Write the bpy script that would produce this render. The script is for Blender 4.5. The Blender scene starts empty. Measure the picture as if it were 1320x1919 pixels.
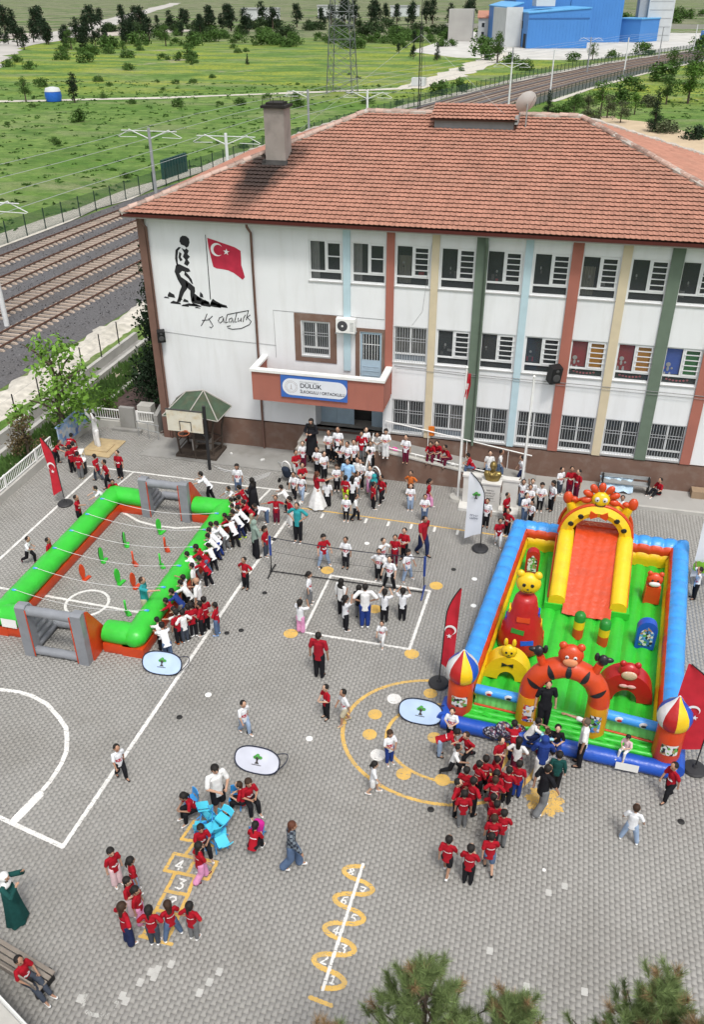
import bpy, bmesh, math, random
import numpy as np
from mathutils import Vector, Matrix, Quaternion
from mathutils.bvhtree import BVHTree
random.seed(7)
RNG = np.random.default_rng(7)
C = bpy.context.scene.collection
SC = bpy.context.scene
# ---------------------------------------------------------------- camera
PITCH, ROLL, YAW = math.radians(31.386), math.radians(-0.222), math.radians(-13.733)
CAM_H, CAM_D = 18.076, 33.4
fw = Vector((math.sin(YAW)*math.cos(PITCH), math.cos(YAW)*math.cos(PITCH), -math.sin(PITCH)))
rt = Vector((math.cos(YAW), -math.sin(YAW), 0)); up = rt.cross(fw)
R2 = rt*math.cos(ROLL)+up*math.sin(ROLL); U2 = -rt*math.sin(ROLL)+up*math.cos(ROLL)
cd = bpy.data.cameras.new('camera'); cam = bpy.data.objects.new('camera', cd); C.objects.link(cam)
cam.matrix_world = Matrix(((R2.x, U2.x, -fw.x, 0), (R2.y, U2.y, -fw.y, -CAM_D), (R2.z, U2.z, -fw.z, CAM_H), (0, 0, 0, 1)))
cd.sensor_fit = 'VERTICAL'; cd.sensor_height = 24; cd.lens = 1600.925/1919*24; cd.clip_start = 0.2; cd.clip_end = 9000
SC.camera = cam
# ---------------------------------------------------------------- world, sun, exposure (bright overcast)
w = bpy.data.worlds.new("World"); SC.world = w; w.use_nodes = True
nt = w.node_tree; nt.nodes.clear()
sky = nt.nodes.new('ShaderNodeTexSky'); sky.sky_type = 'NISHITA'; sky.sun_disc = False
SUN_EL, SUN_AZ = math.radians(62), math.radians(150)     # azimuth clockwise from +Y: sun behind the camera, to the right
sky.sun_elevation = SUN_EL; sky.sun_rotation = SUN_AZ; sky.air_density = 1.0; sky.dust_density = 3.0; sky.ozone_density = 1.0
hs = nt.nodes.new('ShaderNodeHueSaturation'); hs.inputs['Saturation'].default_value = 0.22
bg = nt.nodes.new('ShaderNodeBackground'); bg.inputs['Strength'].default_value = 0.15
ow = nt.nodes.new('ShaderNodeOutputWorld')
nt.links.new(sky.outputs[0], hs.inputs['Color']); nt.links.new(hs.outputs[0], bg.inputs[0]); nt.links.new(bg.outputs[0], ow.inputs[0])
sl = bpy.data.lights.new('sun', 'SUN'); sl.energy = 1.5; sl.angle = math.radians(10); sl.color = (1.0, 0.96, 0.90)
so = bpy.data.objects.new('sun', sl); C.objects.link(so)
sd = Vector((math.sin(SUN_AZ)*math.cos(SUN_EL), math.cos(SUN_AZ)*math.cos(SUN_EL), math.sin(SUN_EL)))
so.rotation_euler = sd.to_track_quat('Z', 'Y').to_euler()
SC.view_settings.view_transform = 'Standard'; SC.view_settings.look = 'None'
SC.view_settings.exposure = 0.55; SC.view_settings.gamma = 1.0; SC.view_settings.use_curve_mapping = False

# ---------------------------------------------------------------- materials
MATS = {}
def srgb(r, g, b):
    f = lambda c: (c/255/12.92) if c/255 <= .04045 else ((c/255+.055)/1.055)**2.4
    return (f(r), f(g), f(b))
def mat(name, col, rough=.7, var=.12, scale=3.0, bump=0.0, bscale=40.0, spec=.3, metal=0.0, island=0.0, dirt=None, dscale=.6, damt=.5, streak=0):
    """procedural material: colour with broad + fine value noise, optional per-piece variation, dirt and fine bump"""
    if name in MATS: return MATS[name]
    m = bpy.data.materials.new(name); m.use_nodes = True; n = m.node_tree.nodes; l = m.node_tree.links
    b = n['Principled BSDF']; b.inputs['Roughness'].default_value = rough; b.inputs['Metallic'].default_value = metal
    b.inputs['Specular IOR Level'].default_value = spec
    tc = n.new('ShaderNodeTexCoord')
    n1 = n.new('ShaderNodeTexNoise'); n1.inputs['Scale'].default_value = scale; n1.inputs['Detail'].default_value = 6
    l.new(tc.outputs['Object'], n1.inputs['Vector'])
    mr = n.new('ShaderNodeMapRange'); mr.inputs['From Min'].default_value = .25; mr.inputs['From Max'].default_value = .75
    mr.inputs['To Min'].default_value = 1-var; mr.inputs['To Max'].default_value = 1+var
    l.new(n1.outputs['Fac'], mr.inputs['Value'])
    last = mr.outputs[0]
    if island:
        g = n.new('ShaderNodeNewGeometry'); oi = n.new('ShaderNodeObjectInfo')
        ad = n.new('ShaderNodeMath'); ad.operation = 'ADD'; fr = n.new('ShaderNodeMath'); fr.operation = 'FRACT'
        l.new(g.outputs['Random Per Island'], ad.inputs[0]); l.new(oi.outputs['Random'], ad.inputs[1]); l.new(ad.outputs[0], fr.inputs[0])
        m2 = n.new('ShaderNodeMapRange'); m2.inputs['To Min'].default_value = 1-island; m2.inputs['To Max'].default_value = 1+island
        l.new(fr.outputs[0], m2.inputs['Value'])
        mu = n.new('ShaderNodeMath'); mu.operation = 'MULTIPLY'; l.new(last, mu.inputs[0]); l.new(m2.outputs[0], mu.inputs[1]); last = mu.outputs[0]
    vm = n.new('ShaderNodeVectorMath'); vm.operation = 'SCALE'; vm.inputs[0].default_value = col; l.new(last, vm.inputs['Scale'])
    cout = vm.outputs[0]
    if dirt:
        n2 = n.new('ShaderNodeTexNoise'); n2.inputs['Scale'].default_value = dscale; n2.inputs['Detail'].default_value = 8; n2.inputs['Roughness'].default_value = .65
        mp2 = n.new('ShaderNodeMapping'); mp2.inputs['Scale'].default_value = (1, 1, 1 if not streak else 1/streak); l.new(tc.outputs['Object'], mp2.inputs[0]); l.new(mp2.outputs[0], n2.inputs['Vector'])
        r2 = n.new('ShaderNodeMapRange'); r2.inputs['From Min'].default_value = .48; r2.inputs['From Max'].default_value = .75; r2.inputs['To Max'].default_value = damt
        l.new(n2.outputs['Fac'], r2.inputs['Value'])
        mx = n.new('ShaderNodeMix'); mx.data_type = 'RGBA'; l.new(r2.outputs[0], mx.inputs[0]); l.new(cout, mx.inputs[6]); mx.inputs[7].default_value = (*dirt, 1)
        cout = mx.outputs[2]
    l.new(cout, b.inputs['Base Color'])
    if bump:
        nb = n.new('ShaderNodeTexNoise'); nb.inputs['Scale'].default_value = bscale; nb.inputs['Detail'].default_value = 4; l.new(tc.outputs['Object'], nb.inputs['Vector'])
        bp = n.new('ShaderNodeBump'); bp.inputs['Strength'].default_value = bump; bp.inputs['Distance'].default_value = .02
        l.new(nb.outputs['Fac'], bp.inputs['Height']); l.new(bp.outputs[0], b.inputs['Normal'])
    MATS[name] = m
    return m
def nodes_of(m): return m.node_tree.nodes, m.node_tree.links

M_white = mat('white_paint', (.72, .72, .70), .55, .05, 2, dirt=(.42, .40, .36), dscale=1.5, damt=.35)
M_black = mat('black_plastic', (.015, .015, .016), .5, .2)
M_dmetal = mat('dark_metal', (.03, .03, .032), .5, .2, metal=.3)
M_gmetal = mat('grey_metal', (.35, .36, .36), .5, .1, metal=.4)

# ---------------------------------------------------------------- mesh builders
def link(o, parent=None, **kw):
    C.objects.link(o)
    if parent is not None: o.parent = parent
    for k, v in kw.items(): o[k] = v
    return o
def thing(name, label, cat, loc=(0, 0, 0), rz=0.0, group=None, s=1.0):
    o = bpy.data.objects.new(name, None); C.objects.link(o); o.empty_display_size = .2
    o.location = loc; o.rotation_euler = (0, 0, rz); o.scale = (s, s, s)
    o['label'] = label; o['category'] = cat
    if group: o['group'] = group
    return o
def tag(o, label, cat, group=None):
    o['label'] = label; o['category'] = cat
    if group: o['group'] = group
    return o
class MB:
    def __init__(s): s.v = []; s.f = []; s.mi = []; s.m = 0
    def add(s, vs, fs, m=None):
        k = len(s.v); s.v += [tuple(p) for p in vs]; s.f += [tuple(i+k for i in f) for f in fs]; s.mi += [s.m if m is None else m]*len(fs); return s
    def box(s, c, d, rz=0.0, m=None, taper=1.0, rot=None):
        x, y, z = d[0]/2, d[1]/2, d[2]/2; P = []
        q = rot if rot is not None else Matrix.Rotation(rz, 3, 'Z')
        for sz in (-1, 1):
            t = taper if sz > 0 else 1
            for sx, sy in ((-1, -1), (1, -1), (1, 1), (-1, 1)): P.append(Vector(c)+q @ Vector((sx*x*t, sy*y*t, sz*z)))
        return s.add(P, [(3, 2, 1, 0), (4, 5, 6, 7), (0, 1, 5, 4), (1, 2, 6, 5), (2, 3, 7, 6), (3, 0, 4, 7)], m)
    def b2(s, x0, x1, y0, y1, z0, z1, m=None): return s.box(((x0+x1)/2, (y0+y1)/2, (z0+z1)/2), (abs(x1-x0), abs(y1-y0), abs(z1-z0)), m=m)
    def tube(s, pts, r, n=6, m=None, caps=True, closed=False):
        pts = [Vector(p) for p in pts]; N = len(pts); rs = r if isinstance(r, (list, tuple)) else [r]*N
        rings = []; ref = None
        for i, p in enumerate(pts):
            if closed: t = pts[(i+1) % N]-pts[i-1]
            else: t = pts[min(i+1, N-1)]-pts[max(i-1, 0)]
            if t.length < 1e-9: t = Vector((0, 0, 1))
            t.normalize()
            if ref is None: ref = Vector((0, 0, 1)) if abs(t.z) < .9 else Vector((1, 0, 0))
            a = (ref-t*ref.dot(t)); a = a.normalized() if a.length > 1e-6 else t.orthogonal().normalized()
            b = t.cross(a); ref = a
            rings.append([p+(a*math.cos(2*math.pi*k/n)+b*math.sin(2*math.pi*k/n))*rs[i] for k in range(n)])
        V = [q for R in rings for q in R]; F = []
        for i in range(N if closed else N-1):
            j = (i+1) % N
            for k in range(n): F.append((i*n+k, i*n+(k+1) % n, j*n+(k+1) % n, j*n+k))
        if caps and not closed: F.append(tuple(range(n-1, -1, -1))); F.append(tuple((N-1)*n+k for k in range(n)))
        return s.add(V, F, m)
    def lathe(s, prof, c=(0, 0, 0), n=16, m=None, seg_m=None):
        V = []; F = []; k0 = len(s.v)
        for r, z in prof:
            for k in range(n): a = 2*math.pi*k/n; V.append((c[0]+r*math.cos(a), c[1]+r*math.sin(a), c[2]+z))
        mm = []
        for i in range(len(prof)-1):
            for k in range(n):
                F.append((i*n+k, i*n+(k+1) % n, (i+1)*n+(k+1) % n, (i+1)*n+k)); mm.append(seg_m[k % len(seg_m)] if seg_m else (s.m if m is None else m))
        F.append(tuple(range(n-1, -1, -1))); mm.append(mm[0]); F.append(tuple((len(prof)-1)*n+k for k in range(n))); mm.append(mm[-1])
        s.v += V; s.f += [tuple(i+k0 for i in f) for f in F]; s.mi += mm; return s
    def ball(s, c, r, n=12, m=None, q=None):
        r = r if isinstance(r, (list, tuple)) else (r, r, r); V = []; F = []; h = n//2
        q = q or Matrix.Identity(3)
        for i in range(h+1):
            th = math.pi*i/h
            for k in range(n): a = 2*math.pi*k/n; V.append(Vector(c)+q @ Vector((r[0]*math.sin(th)*math.cos(a), r[1]*math.sin(th)*math.sin(a), r[2]*math.cos(th))))
        for i in range(h):
            for k in range(n): F.append((i*n+k, (i+1)*n+k, (i+1)*n+(k+1) % n, i*n+(k+1) % n))
        return s.add(V, F, m)
    def prism(s, poly, a, b, axis='z', m=None):
        """extrude a 2D polygon between a and b along axis"""
        n = len(poly)
        def P(p, t): return {'z': (p[0], p[1], t), 'y': (p[0], t, p[1]), 'x': (t, p[0], p[1])}[axis]
        V = [P(p, a) for p in poly]+[P(p, b) for p in poly]
        F = [tuple(range(n-1, -1, -1)), tuple(range(n, 2*n))]+[(i, (i+1) % n, n+(i+1) % n, n+i) for i in range(n)]
        return s.add(V, F, m)
    def quad(s, a, b, c, d, m=None): return s.add([a, b, c, d], [(0, 1, 2, 3)], m)
    def build(s, name, mats, parent=None, smooth=False, loc=None, fix=False, **kw):
        me = bpy.data.meshes.new(name); me.from_pydata([tuple(p) for p in s.v], [], s.f)
        mats = mats if isinstance(mats, (list, tuple)) else [mats]
        for mm in mats: me.materials.append(mm)
        if len(mats) > 1: me.polygons.foreach_set('material_index', s.mi)
        if fix:
            bm = bmesh.new(); bm.from_mesh(me); bmesh.ops.recalc_face_normals(bm, faces=bm.faces); bm.to_mesh(me); bm.free()
        if smooth:
            me.polygons.foreach_set('use_smooth', [True]*len(me.polygons))
            try: me.set_sharp_from_angle(angle=math.radians(smooth if smooth is not True else 50))
            except Exception: pass
        me.update()
        o = bpy.data.objects.new(name, me); link(o, parent, **kw)
        if loc: o.location = loc
        return o
def np_mesh(name, V, F, mats, parent=None, mi=None, **kw):
    """fast mesh from numpy arrays, F is (n,4) or (n,3)"""
    me = bpy.data.meshes.new(name); nv, nf, k = len(V), len(F), F.shape[1]
    me.vertices.add(nv); me.vertices.foreach_set('co', np.ascontiguousarray(V, dtype=np.float32).ravel())
    me.loops.add(nf*k); me.loops.foreach_set('vertex_index', np.ascontiguousarray(F, dtype=np.int32).ravel())
    me.polygons.add(nf); me.polygons.foreach_set('loop_start', np.arange(nf, dtype=np.int32)*k)
    try: me.polygons.foreach_set('loop_total', np.full(nf, k, dtype=np.int32))
    except Exception: pass
    mats = mats if isinstance(mats, (list, tuple)) else [mats]
    for m in mats: me.materials.append(m)
    if mi is not None: me.polygons.foreach_set('material_index', np.asarray(mi, dtype=np.int32))
    me.update(calc_edges=True); me.validate()
    o = bpy.data.objects.new(name, me); return link(o, parent, **kw)
def dup(root, loc, rz=0.0, label=None, group=None):
    r = root.copy(); C.objects.link(r); r.location = loc; r.rotation_euler = (0, 0, rz)
    if label: r['label'] = label
    if group: r['group'] = group
    for ch in list(root.children):
        c = ch.copy(); C.objects.link(c); c.parent = r
        for g in ch.children: d = g.copy(); C.objects.link(d); d.parent = c
    return r
def text_part(body, size, loc, rot, material, parent, name='lettering', depth=.004, bold=0.0, align='LEFT', sx=1.0):
    cu = bpy.data.curves.new(name, 'FONT'); cu.body = body; cu.size = size; cu.extrude = depth; cu.offset = bold; cu.align_x = align
    t = bpy.data.objects.new(name, cu); C.objects.link(t); bpy.context.view_layer.update()
    me = bpy.data.meshes.new_from_object(t.evaluated_get(bpy.context.evaluated_depsgraph_get()))
    bpy.data.objects.remove(t); me.materials.clear(); me.materials.append(material)
    o = bpy.data.objects.new(name, me); link(o, parent); o.location = loc; o.rotation_euler = rot; o.scale = (sx, 1, 1); return o
def tiny_print(parent, c, w, h, m, name='small_print', seed=1, t=.002):
    """a line of print too small to read, centred at c and facing -Y"""
    r = random.Random(seed); b = MB(); x = -w/2
    while x < w/2-h*.4:
        cw = h*r.uniform(.45, .8); b.b2(c[0]+x, c[0]+x+h*.16, c[1]-t, c[1], c[2]-h/2, c[2]+h/2)
        k = r.choice((-1, 0, 1)); b.b2(c[0]+x+h*.16, c[0]+x+cw, c[1]-t, c[1], c[2]+k*h*.4-h*.08, c[2]+k*h*.4+h*.08)
        if r.random() < .5: b.b2(c[0]+x+cw-h*.14, c[0]+x+cw, c[1]-t-.0004, c[1]-.0004, c[2]-h/2, c[2]+h*.3)
        x += cw+h*.22
    return b.build(name, m, parent)
# projection used only to decide which far or unseen pieces need not be built
_CO = np.array([0, -CAM_D, CAM_H]); _R = np.array(R2); _U = np.array(U2); _F = np.array(fw)
def in_view(P, margin=160):
    d = np.asarray(P, float)-_CO; z = d @ _F; z = np.where(z > .1, z, .1)
    x = 660+1600.925*(d @ _R)/z; y = 960-1600.925*(d @ _U)/z
    return (x > -margin) & (x < 1320+margin) & (y > -margin) & (y < 1919+margin)
# ================================================================ SETTING: terrain
def grass_mat():
    m = bpy.data.materials.new('meadow_grass'); m.use_nodes = True; n, l = nodes_of(m); b = n['Principled BSDF']; b.inputs['Roughness'].default_value = .9; b.inputs['Specular IOR Level'].default_value = .1
    g = n.new('ShaderNodeNewGeometry')
    def noise(sc, det=8, rough=.6, stretch=(1, 1, 1)):
        mp = n.new('ShaderNodeMapping'); mp.inputs['Scale'].default_value = stretch; l.new(g.outputs['Position'], mp.inputs[0])
        t = n.new('ShaderNodeTexNoise'); t.inputs['Scale'].default_value = sc; t.inputs['Detail'].default_value = det; t.inputs['Roughness'].default_value = rough; l.new(mp.outputs[0], t.inputs[0]); return t.outputs['Fac']
    def ramp(f, a, b_):
        r = n.new('ShaderNodeMapRange'); r.inputs[1].default_value = a; r.inputs[2].default_value = b_; l.new(f, r.inputs[0]); return r.outputs[0]
    def mix(f, a, b_):
        x = n.new('ShaderNodeMix'); x.data_type = 'RGBA'; l.new(f, x.inputs[0])
        for i, c in ((6, a), (7, b_)):
            if isinstance(c, tuple): x.inputs[i].default_value = (*c, 1)
            else: l.new(c, x.inputs[i])
        return x.outputs[2]
    def mul(a, b_):
        x = n.new('ShaderNodeMath'); x.operation = 'MULTIPLY'; l.new(a, x.inputs[0]); l.new(b_, x.inputs[1]); return x.outputs[0]
    c = mix(ramp(noise(.06, 9, .62), .36, .62), (.088, .180, .030), (.185, .265, .075))
    c = mix(ramp(noise(.5, 8, .72), .42, .66), c, (.062, .128, .026))
    c = mix(ramp(noise(.03, 7, .65, (1, 2.2, 1)), .52, .66), c, (.20, .225, .11))          # dry paler swathes
    sp = n.new('ShaderNodeSeparateXYZ'); l.new(g.outputs['Position'], sp.inputs[0])
    c = mix(ramp(noise(.13, 7, .75, (1, 1.7, 1)), .50, .64), c, (.060, .122, .026))
    c = mix(ramp(noise(.3, 8, .8, (1, 2, 1)), .53, .70), c, (.15, .20, .055))
    c = mix(mul(ramp(noise(.012, 8, .7, (1, 2, 1)), .40, .52), ramp(sp.outputs['Y'], 330, 440)), c, (.20, .20, .13))
    c = mix(mul(ramp(noise(.03, 8, .8, (1, 2, 1)), .5, .56), ramp(sp.outputs['Y'], 300, 420)), c, (.05, .08, .03))
    far = mul(ramp(sp.outputs['Y'], 135, 170), ramp(sp.outputs['Y'], 420, 300))
    yel = mul(mul(ramp(noise(.035, 6, .65, (1, 2.5, 1)), .47, .57), ramp(noise(1.2, 6, .8), .42, .6)), far)
    c = mix(yel, c, (.32, .34, .04))                                                      # yellow flowers
    c = mix(mul(ramp(noise(.035, 7, .7), .60, .68), ramp(sp.outputs['Y'], 90, 140)), c, (.30, .27, .20))   # bare soil
    fine = noise(4.0, 4, .7); fm = n.new('ShaderNodeMapRange'); fm.inputs[1].default_value = .3; fm.inputs[2].default_value = .7; fm.inputs[3].default_value = .72; fm.inputs[4].default_value = 1.25; l.new(fine, fm.inputs[0])
    v = n.new('ShaderNodeVectorMath'); v.operation = 'SCALE'; l.new(c, v.inputs[0]); l.new(fm.outputs[0], v.inputs['Scale'])
    l.new(v.outputs[0], b.inputs['Base Color'])
    bp = n.new('ShaderNodeBump'); bp.inputs['Strength'].default_value = .6; bp.inputs['Distance'].default_value = .4; l.new(noise(1.5, 6, .7), bp.inputs['Height']); l.new(bp.outputs[0], b.inputs['Normal'])
    return m
M_grass = grass_mat()
M_dirt = mat('dirt', (.36, .31, .24), .95, .2, .4, .4, 8, dirt=(.22, .20, .14), dscale=.3, damt=.6)
M_rubble = mat('pale_rubble', (.50, .47, .41), .95, .25, 2.5, 1.0, 6, dirt=(.25, .24, .18), dscale=.5, damt=.4)
M_conc = mat('concrete', (.27, .265, .25), .85, .15, .8, .3, 30, dirt=(.16, .15, .13), dscale=.9, damt=.6)
M_pconc = mat('pale_concrete', (.42, .41, .38), .85, .12, 1.5, .3, 30, dirt=(.25, .24, .2), dscale=1, damt=.5)
M_ballast = mat('ballast_stone', (.105, .102, .105), .95, .4, 9, 1.0, 14, dirt=(.075, .062, .052), dscale=.25, damt=.5)
def sheet(name, x0, x1, y0, y1, z, m, nx=1, ny=1, amp=0, **kw):
    xs = np.linspace(x0, x1, nx+1); ys = np.linspace(y0, y1, ny+1); X, Y = np.meshgrid(xs, ys)
    Z = np.full_like(X, z)+(RNG.random(X.shape)-.5)*amp
    V = np.stack([X, Y, Z], -1).reshape(-1, 3); i = np.arange(ny)[:, None]*(nx+1)+np.arange(nx)[None]; i = i.ravel()
    return np_mesh(name, V, np.stack([i, i+1, i+nx+2, i+nx+1], -1), m, **kw)
sheet('ground', -3500, 3500, -800, 6000, -.10, M_grass, 1, 1, kind='structure')
def strip(name, pts, wl, wr, z, m, amp=0.0, jag=0.0, parent=None, sub=6, **kw):
    """ribbon along a plan polyline, wl/wr metres to each side"""
    P = [Vector((p[0], p[1], 0)) for p in pts]; Q = []
    for i in range(len(P)-1):
        for k in range(sub): Q.append(P[i].lerp(P[i+1], k/sub))
    Q.append(P[-1]); V = []; F = []
    for i, p in enumerate(Q):
        t = (Q[min(i+1, len(Q)-1)]-Q[max(i-1, 0)]).normalized(); nn = Vector((-t.y, t.x, 0))
        a = p+nn*(wl+random.uniform(-jag, jag)); b = p-nn*(wr+random.uniform(-jag, jag))
        V += [(a.x, a.y, z+random.uniform(-amp, amp)), (b.x, b.y, z+random.uniform(-amp, amp))]
    for i in range(len(Q)-1): F.append((2*i, 2*i+1, 2*i+3, 2*i+2))
    o = MB(); o.v = V; o.f = F; o.mi = [0]*len(F)
    return o.build(name, m, parent, **kw)
strip('dirt_path', [(-400, 120), (-180, 122), (-110, 128.7), (-82, 141.4), (-54, 159), (-36.4, 170.8)], 1.5, 1.5, -.06, M_rubble, jag=.5, kind='structure')
strip('dirt_path', [(-36.4, 170.8), (-33, 200), (-31, 225), (-28, 262), (-30, 300)], 4.0, 4.0, -.05, M_rubble, jag=1.2, kind='structure')
b = MB(); b.prism([(-60, 300), (-40, 272), (-10, 266), (2, 270), (14, 290), (24, 310), (38, 338), (60, 400), (60, 470), (-60, 470)], -.3, -.055); b.build('factory_yard', mat('factory_concrete', (.48, .47, .44), .9, .15, .2, dirt=(.3, .29, .25), dscale=.08, damt=.6), kind='structure')
strip('far_road', [(-165, 195), (-190, 240), (-222, 300), (-244, 379), (-290, 497), (-347, 642), (-433, 868), (-603, 1304), (-751, 1682)], 12, 9, -.04, mat('far_road_surface', (.42, .40, .37), .9, .2, .1, dirt=(.2, .19, .16), dscale=.05, damt=.7), jag=3, kind='structure')
strip('far_road', [(60, 1200), (60, 900), (120, 760), (260, 700)], 5, 5, -.04, M_dirt, jag=1, kind='structure')
strip('dirt_clearing', [(-310, 330), (-260, 400), (-230, 480)], 30, 30, -.05, mat('bare_ground', (.42, .38, .33), .95, .2, .1), jag=6, kind='structure')
strip('dirt_patch', [(2, 128), (6, 123), (11, 116), (15, 108), (19, 98), (30, 80)], 3.2, 5.5, -.03, mat('sandy_soil', (.46, .36, .24), .95, .15, .3), jag=1.5, kind='structure')
# grass clumps so the nearer meadow is not a flat sheet
def clumps(name, n, box, h, m, keep=lambda x, y: True, w=.5):
    X = RNG.uniform(box[0], box[1], n*3); Y = RNG.uniform(box[2], box[3], n*3); V = []; F = []
    ok = in_view(np.stack([X, Y, X*0], -1), 30)
    for x, y, k in zip(X, Y, ok):
        if not k or not keep(x, y): continue
        for j in range(4):
            a = random.uniform(0, 6.28); r = random.uniform(.1, w); hh = h*random.uniform(.4, 1.3); q = len(V)
            cx, cy = x+random.uniform(-w, w), y+random.uniform(-w, w)
            V += [(cx-r*math.cos(a), cy-r*math.sin(a), -.1), (cx+r*math.cos(a), cy+r*math.sin(a), -.1), (cx+.3*r*math.sin(a), cy-.3*r, hh)]; F.append((q, q+1, q+2))
        if len(F) > n*4: break
    return np_mesh(name, np.array(V), np.array(F), m, kind='stuff')
def cx_track(y): t = max(y, -40)-10; return -37.9+.055*t+(.00068*t*t if t > 0 else 0)
M_clump = mat('tall_grass', (.075, .15, .032), .9, .35, .12, island=.2)
o = clumps('tall_grass', 900, (-130, 30, 18, 175), .13, M_clump, lambda x, y: x < cx_track(y)-11.5 or x > cx_track(y)+14 and y > 130+.0*x, .45)
tag(o, 'rough tufts of tall green meadow grass beyond the railway', 'grass')
o = clumps('tall_grass', 1800, (-24, -21.6, -10, 25), .3, M_clump, lambda x, y: x > -23.4 or x < -24.7, .18); tag(o, 'weeds growing along the ditch beside the school fence', 'grass')
# bank of pale rubble between ballast and ditch
X0 = -24.9
V = []; F = []
ny, nx = 90, 9
for j in range(ny+1):
    y = -14+j*.5
    edge = -28.1+.045*(y-5)+random.uniform(-.35, .35)
    for i in range(nx+1):
        t = i/nx; x = edge+(-25.9+.02*y-edge)*t if i < nx else -25.7+.02*y
        V.append((x, y, -.02+.32*math.sin(math.pi*min(1, t*1.05))*random.uniform(.6, 1.3)))
for j in range(ny):
    for i in range(nx): a = j*(nx+1)+i; F.append((a, a+1, a+nx+2, a+nx+1))
np_mesh('gravel_bank', np.array(V), np.array(F), M_rubble, kind='structure')
sheet('grass_verge', -26.2, -24.7, -14, 31, .01, M_grass, kind='structure')
sheet('dirt_path', -23.5, -21.95, -16, 14, .0, M_dirt, 3, 30, .05, kind='structure')
sheet('garden_soil', -21.9, -17.1, .3, 16, -.02, mat('dark_mulch', (.075, .05, .045), .95, .5, 5, 1, 10), 10, 30, .12, kind='structure')
# concrete drain walls beside the path
for xx, h in ((-24.6, .45), (-23.75, .25)):
    b = MB(); b.b2(xx-.11, xx+.11, -14, 12, -.1, h); o = b.build('ditch_wall', M_pconc); tag(o, 'long low concrete drain wall %s' % ('carrying the black fence posts' if h > .3 else 'beside the dirt path'), 'wall')
b = MB(); b.b2(-24.48, -23.87, -14, 12, -.09, -.03); b.build('ditch_floor', M_conc, kind='structure')
b = MB(); b.b2(-21.95, -21.75, .6, 16, -.1, .12); tag(b.build('garden_kerb', M_pconc), 'narrow concrete kerb between dirt path and dark garden soil', 'kerb')
# ---------------------------------------------------------------- railway
def track_frame(y):
    x = cx_track(y); d = (cx_track(y+.5)-cx_track(y-.5)); t = Vector((d, 1, 0)).normalized(); return Vector((x, y, 0)), t, Vector((t.y, -t.x, 0))
ys = [-30+i*3.0 for i in range(130)]
V = []; F = []
for i, y in enumerate(ys):
    p, t, nn = track_frame(y)
    for o_, z in ((-9.0, -.09), (-8.2, .0), (8.6, .0), (9.8, -.09)):
        q = p+nn*o_; V.append((q.x, q.y, z))
for i in range(len(ys)-1):
    for k in range(3): a = i*4+k; F.append((a, a+1, a+5, a+4))
b = MB(); b.v = V; b.f = F; b.mi = [0]*len(F); b.build('railway_bed', M_ballast, kind='structure')
V = []; F = []                                                                   # loose stones
n = 0
while n < 9000:
    y = random.uniform(0, 60); p, t, nn = track_frame(y); off = random.uniform(-8.5, 9.2); q = p+nn*off; r = random.uniform(.04, .085); k = len(V)
    for j in range(4):
        a = random.uniform(0, 6.28); V.append((q.x+r*math.cos(a), q.y+r*math.sin(a), .0))
    V.append((q.x, q.y, r*1.1)); F += [(k, k+1, k+4), (k+1, k+2, k+4), (k+2, k+3, k+4)]; n += 1
o = np_mesh('ballast_stones', np.array(V), np.array(F), mat('loose_stone', (.12, .118, .122), .95, .5, 5, island=.5), kind='stuff'); tag(o, 'loose grey ballast stones between the railway tracks', 'gravel')
strip('white_verge', [(cx_track(y)-10.4, y) for y in range(-30, 345, 15)], 1.6, 1.1, -.03, M_rubble, jag=.5, sub=3, kind='structure')
strip('white_verge', [(cx_track(y)+11.4, y) for y in range(150, 345, 15)], .8, .8, -.03, M_rubble, jag=.3, sub=3, kind='structure')
M_rail = mat('rusty_rail', (.085, .038, .024), .6, .25, 2, metal=.3)
M_sleeper = mat('sleeper_concrete', (.36, .29, .235), .85, .15, 3, .3, 20, island=.15)
sl_b = MB(); sl_b.box((0, 0, .02), (2.4, .20, .13), taper=.88)
TR_L = ['railway track nearest the school, with pale sleepers', 'second railway track from the school, pole standing beside it', 'third railway track from the school', 'farthest railway track, beside the white verge and meadow']
for ti, off in enumerate((5.55, 1.9, -2.05, -5.9)):
    tr = thing('railway_track', TR_L[ti], 'railway track', (cx_track(10)+off, 10, 0), group='railway tracks side by side')
    base = Vector((cx_track(10)+off, 10, 0))
    for s_ in (-1, 1):
        pts = []
        for y in [-20+i*4 for i in range(95)]:
            p, t, nn = track_frame(y); pts.append(p+nn*(off+s_*.7525)-base+Vector((0, 0, .17)))
        r = MB(); r.tube(pts, .065, 4); r.build('rail', M_rail, tr)
    proto = None; far = MB(); k = 0
    for i in range(480):
        y = 0+i*.62; p, t, nn = track_frame(y); q = p+nn*off-base
        if not in_view([p+nn*off], 40)[0]: continue
        ang = math.atan2(t.y, t.x)-math.pi/2
        if k < 75:
            if proto is None: proto = sl_b.build('sleeper', M_sleeper, tr); s2 = proto
            else: s2 = proto.copy(); C.objects.link(s2); s2.parent = tr
            s2.location = (q.x, q.y, .03); s2.rotation_euler = (0, 0, ang)
        elif i % 1 == 0: far.box((q.x, q.y, .03), (2.4, .20, .13), rz=ang)
        k += 1
    if far.f: far.build('sleepers', M_sleeper, tr, kind='stuff')
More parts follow.
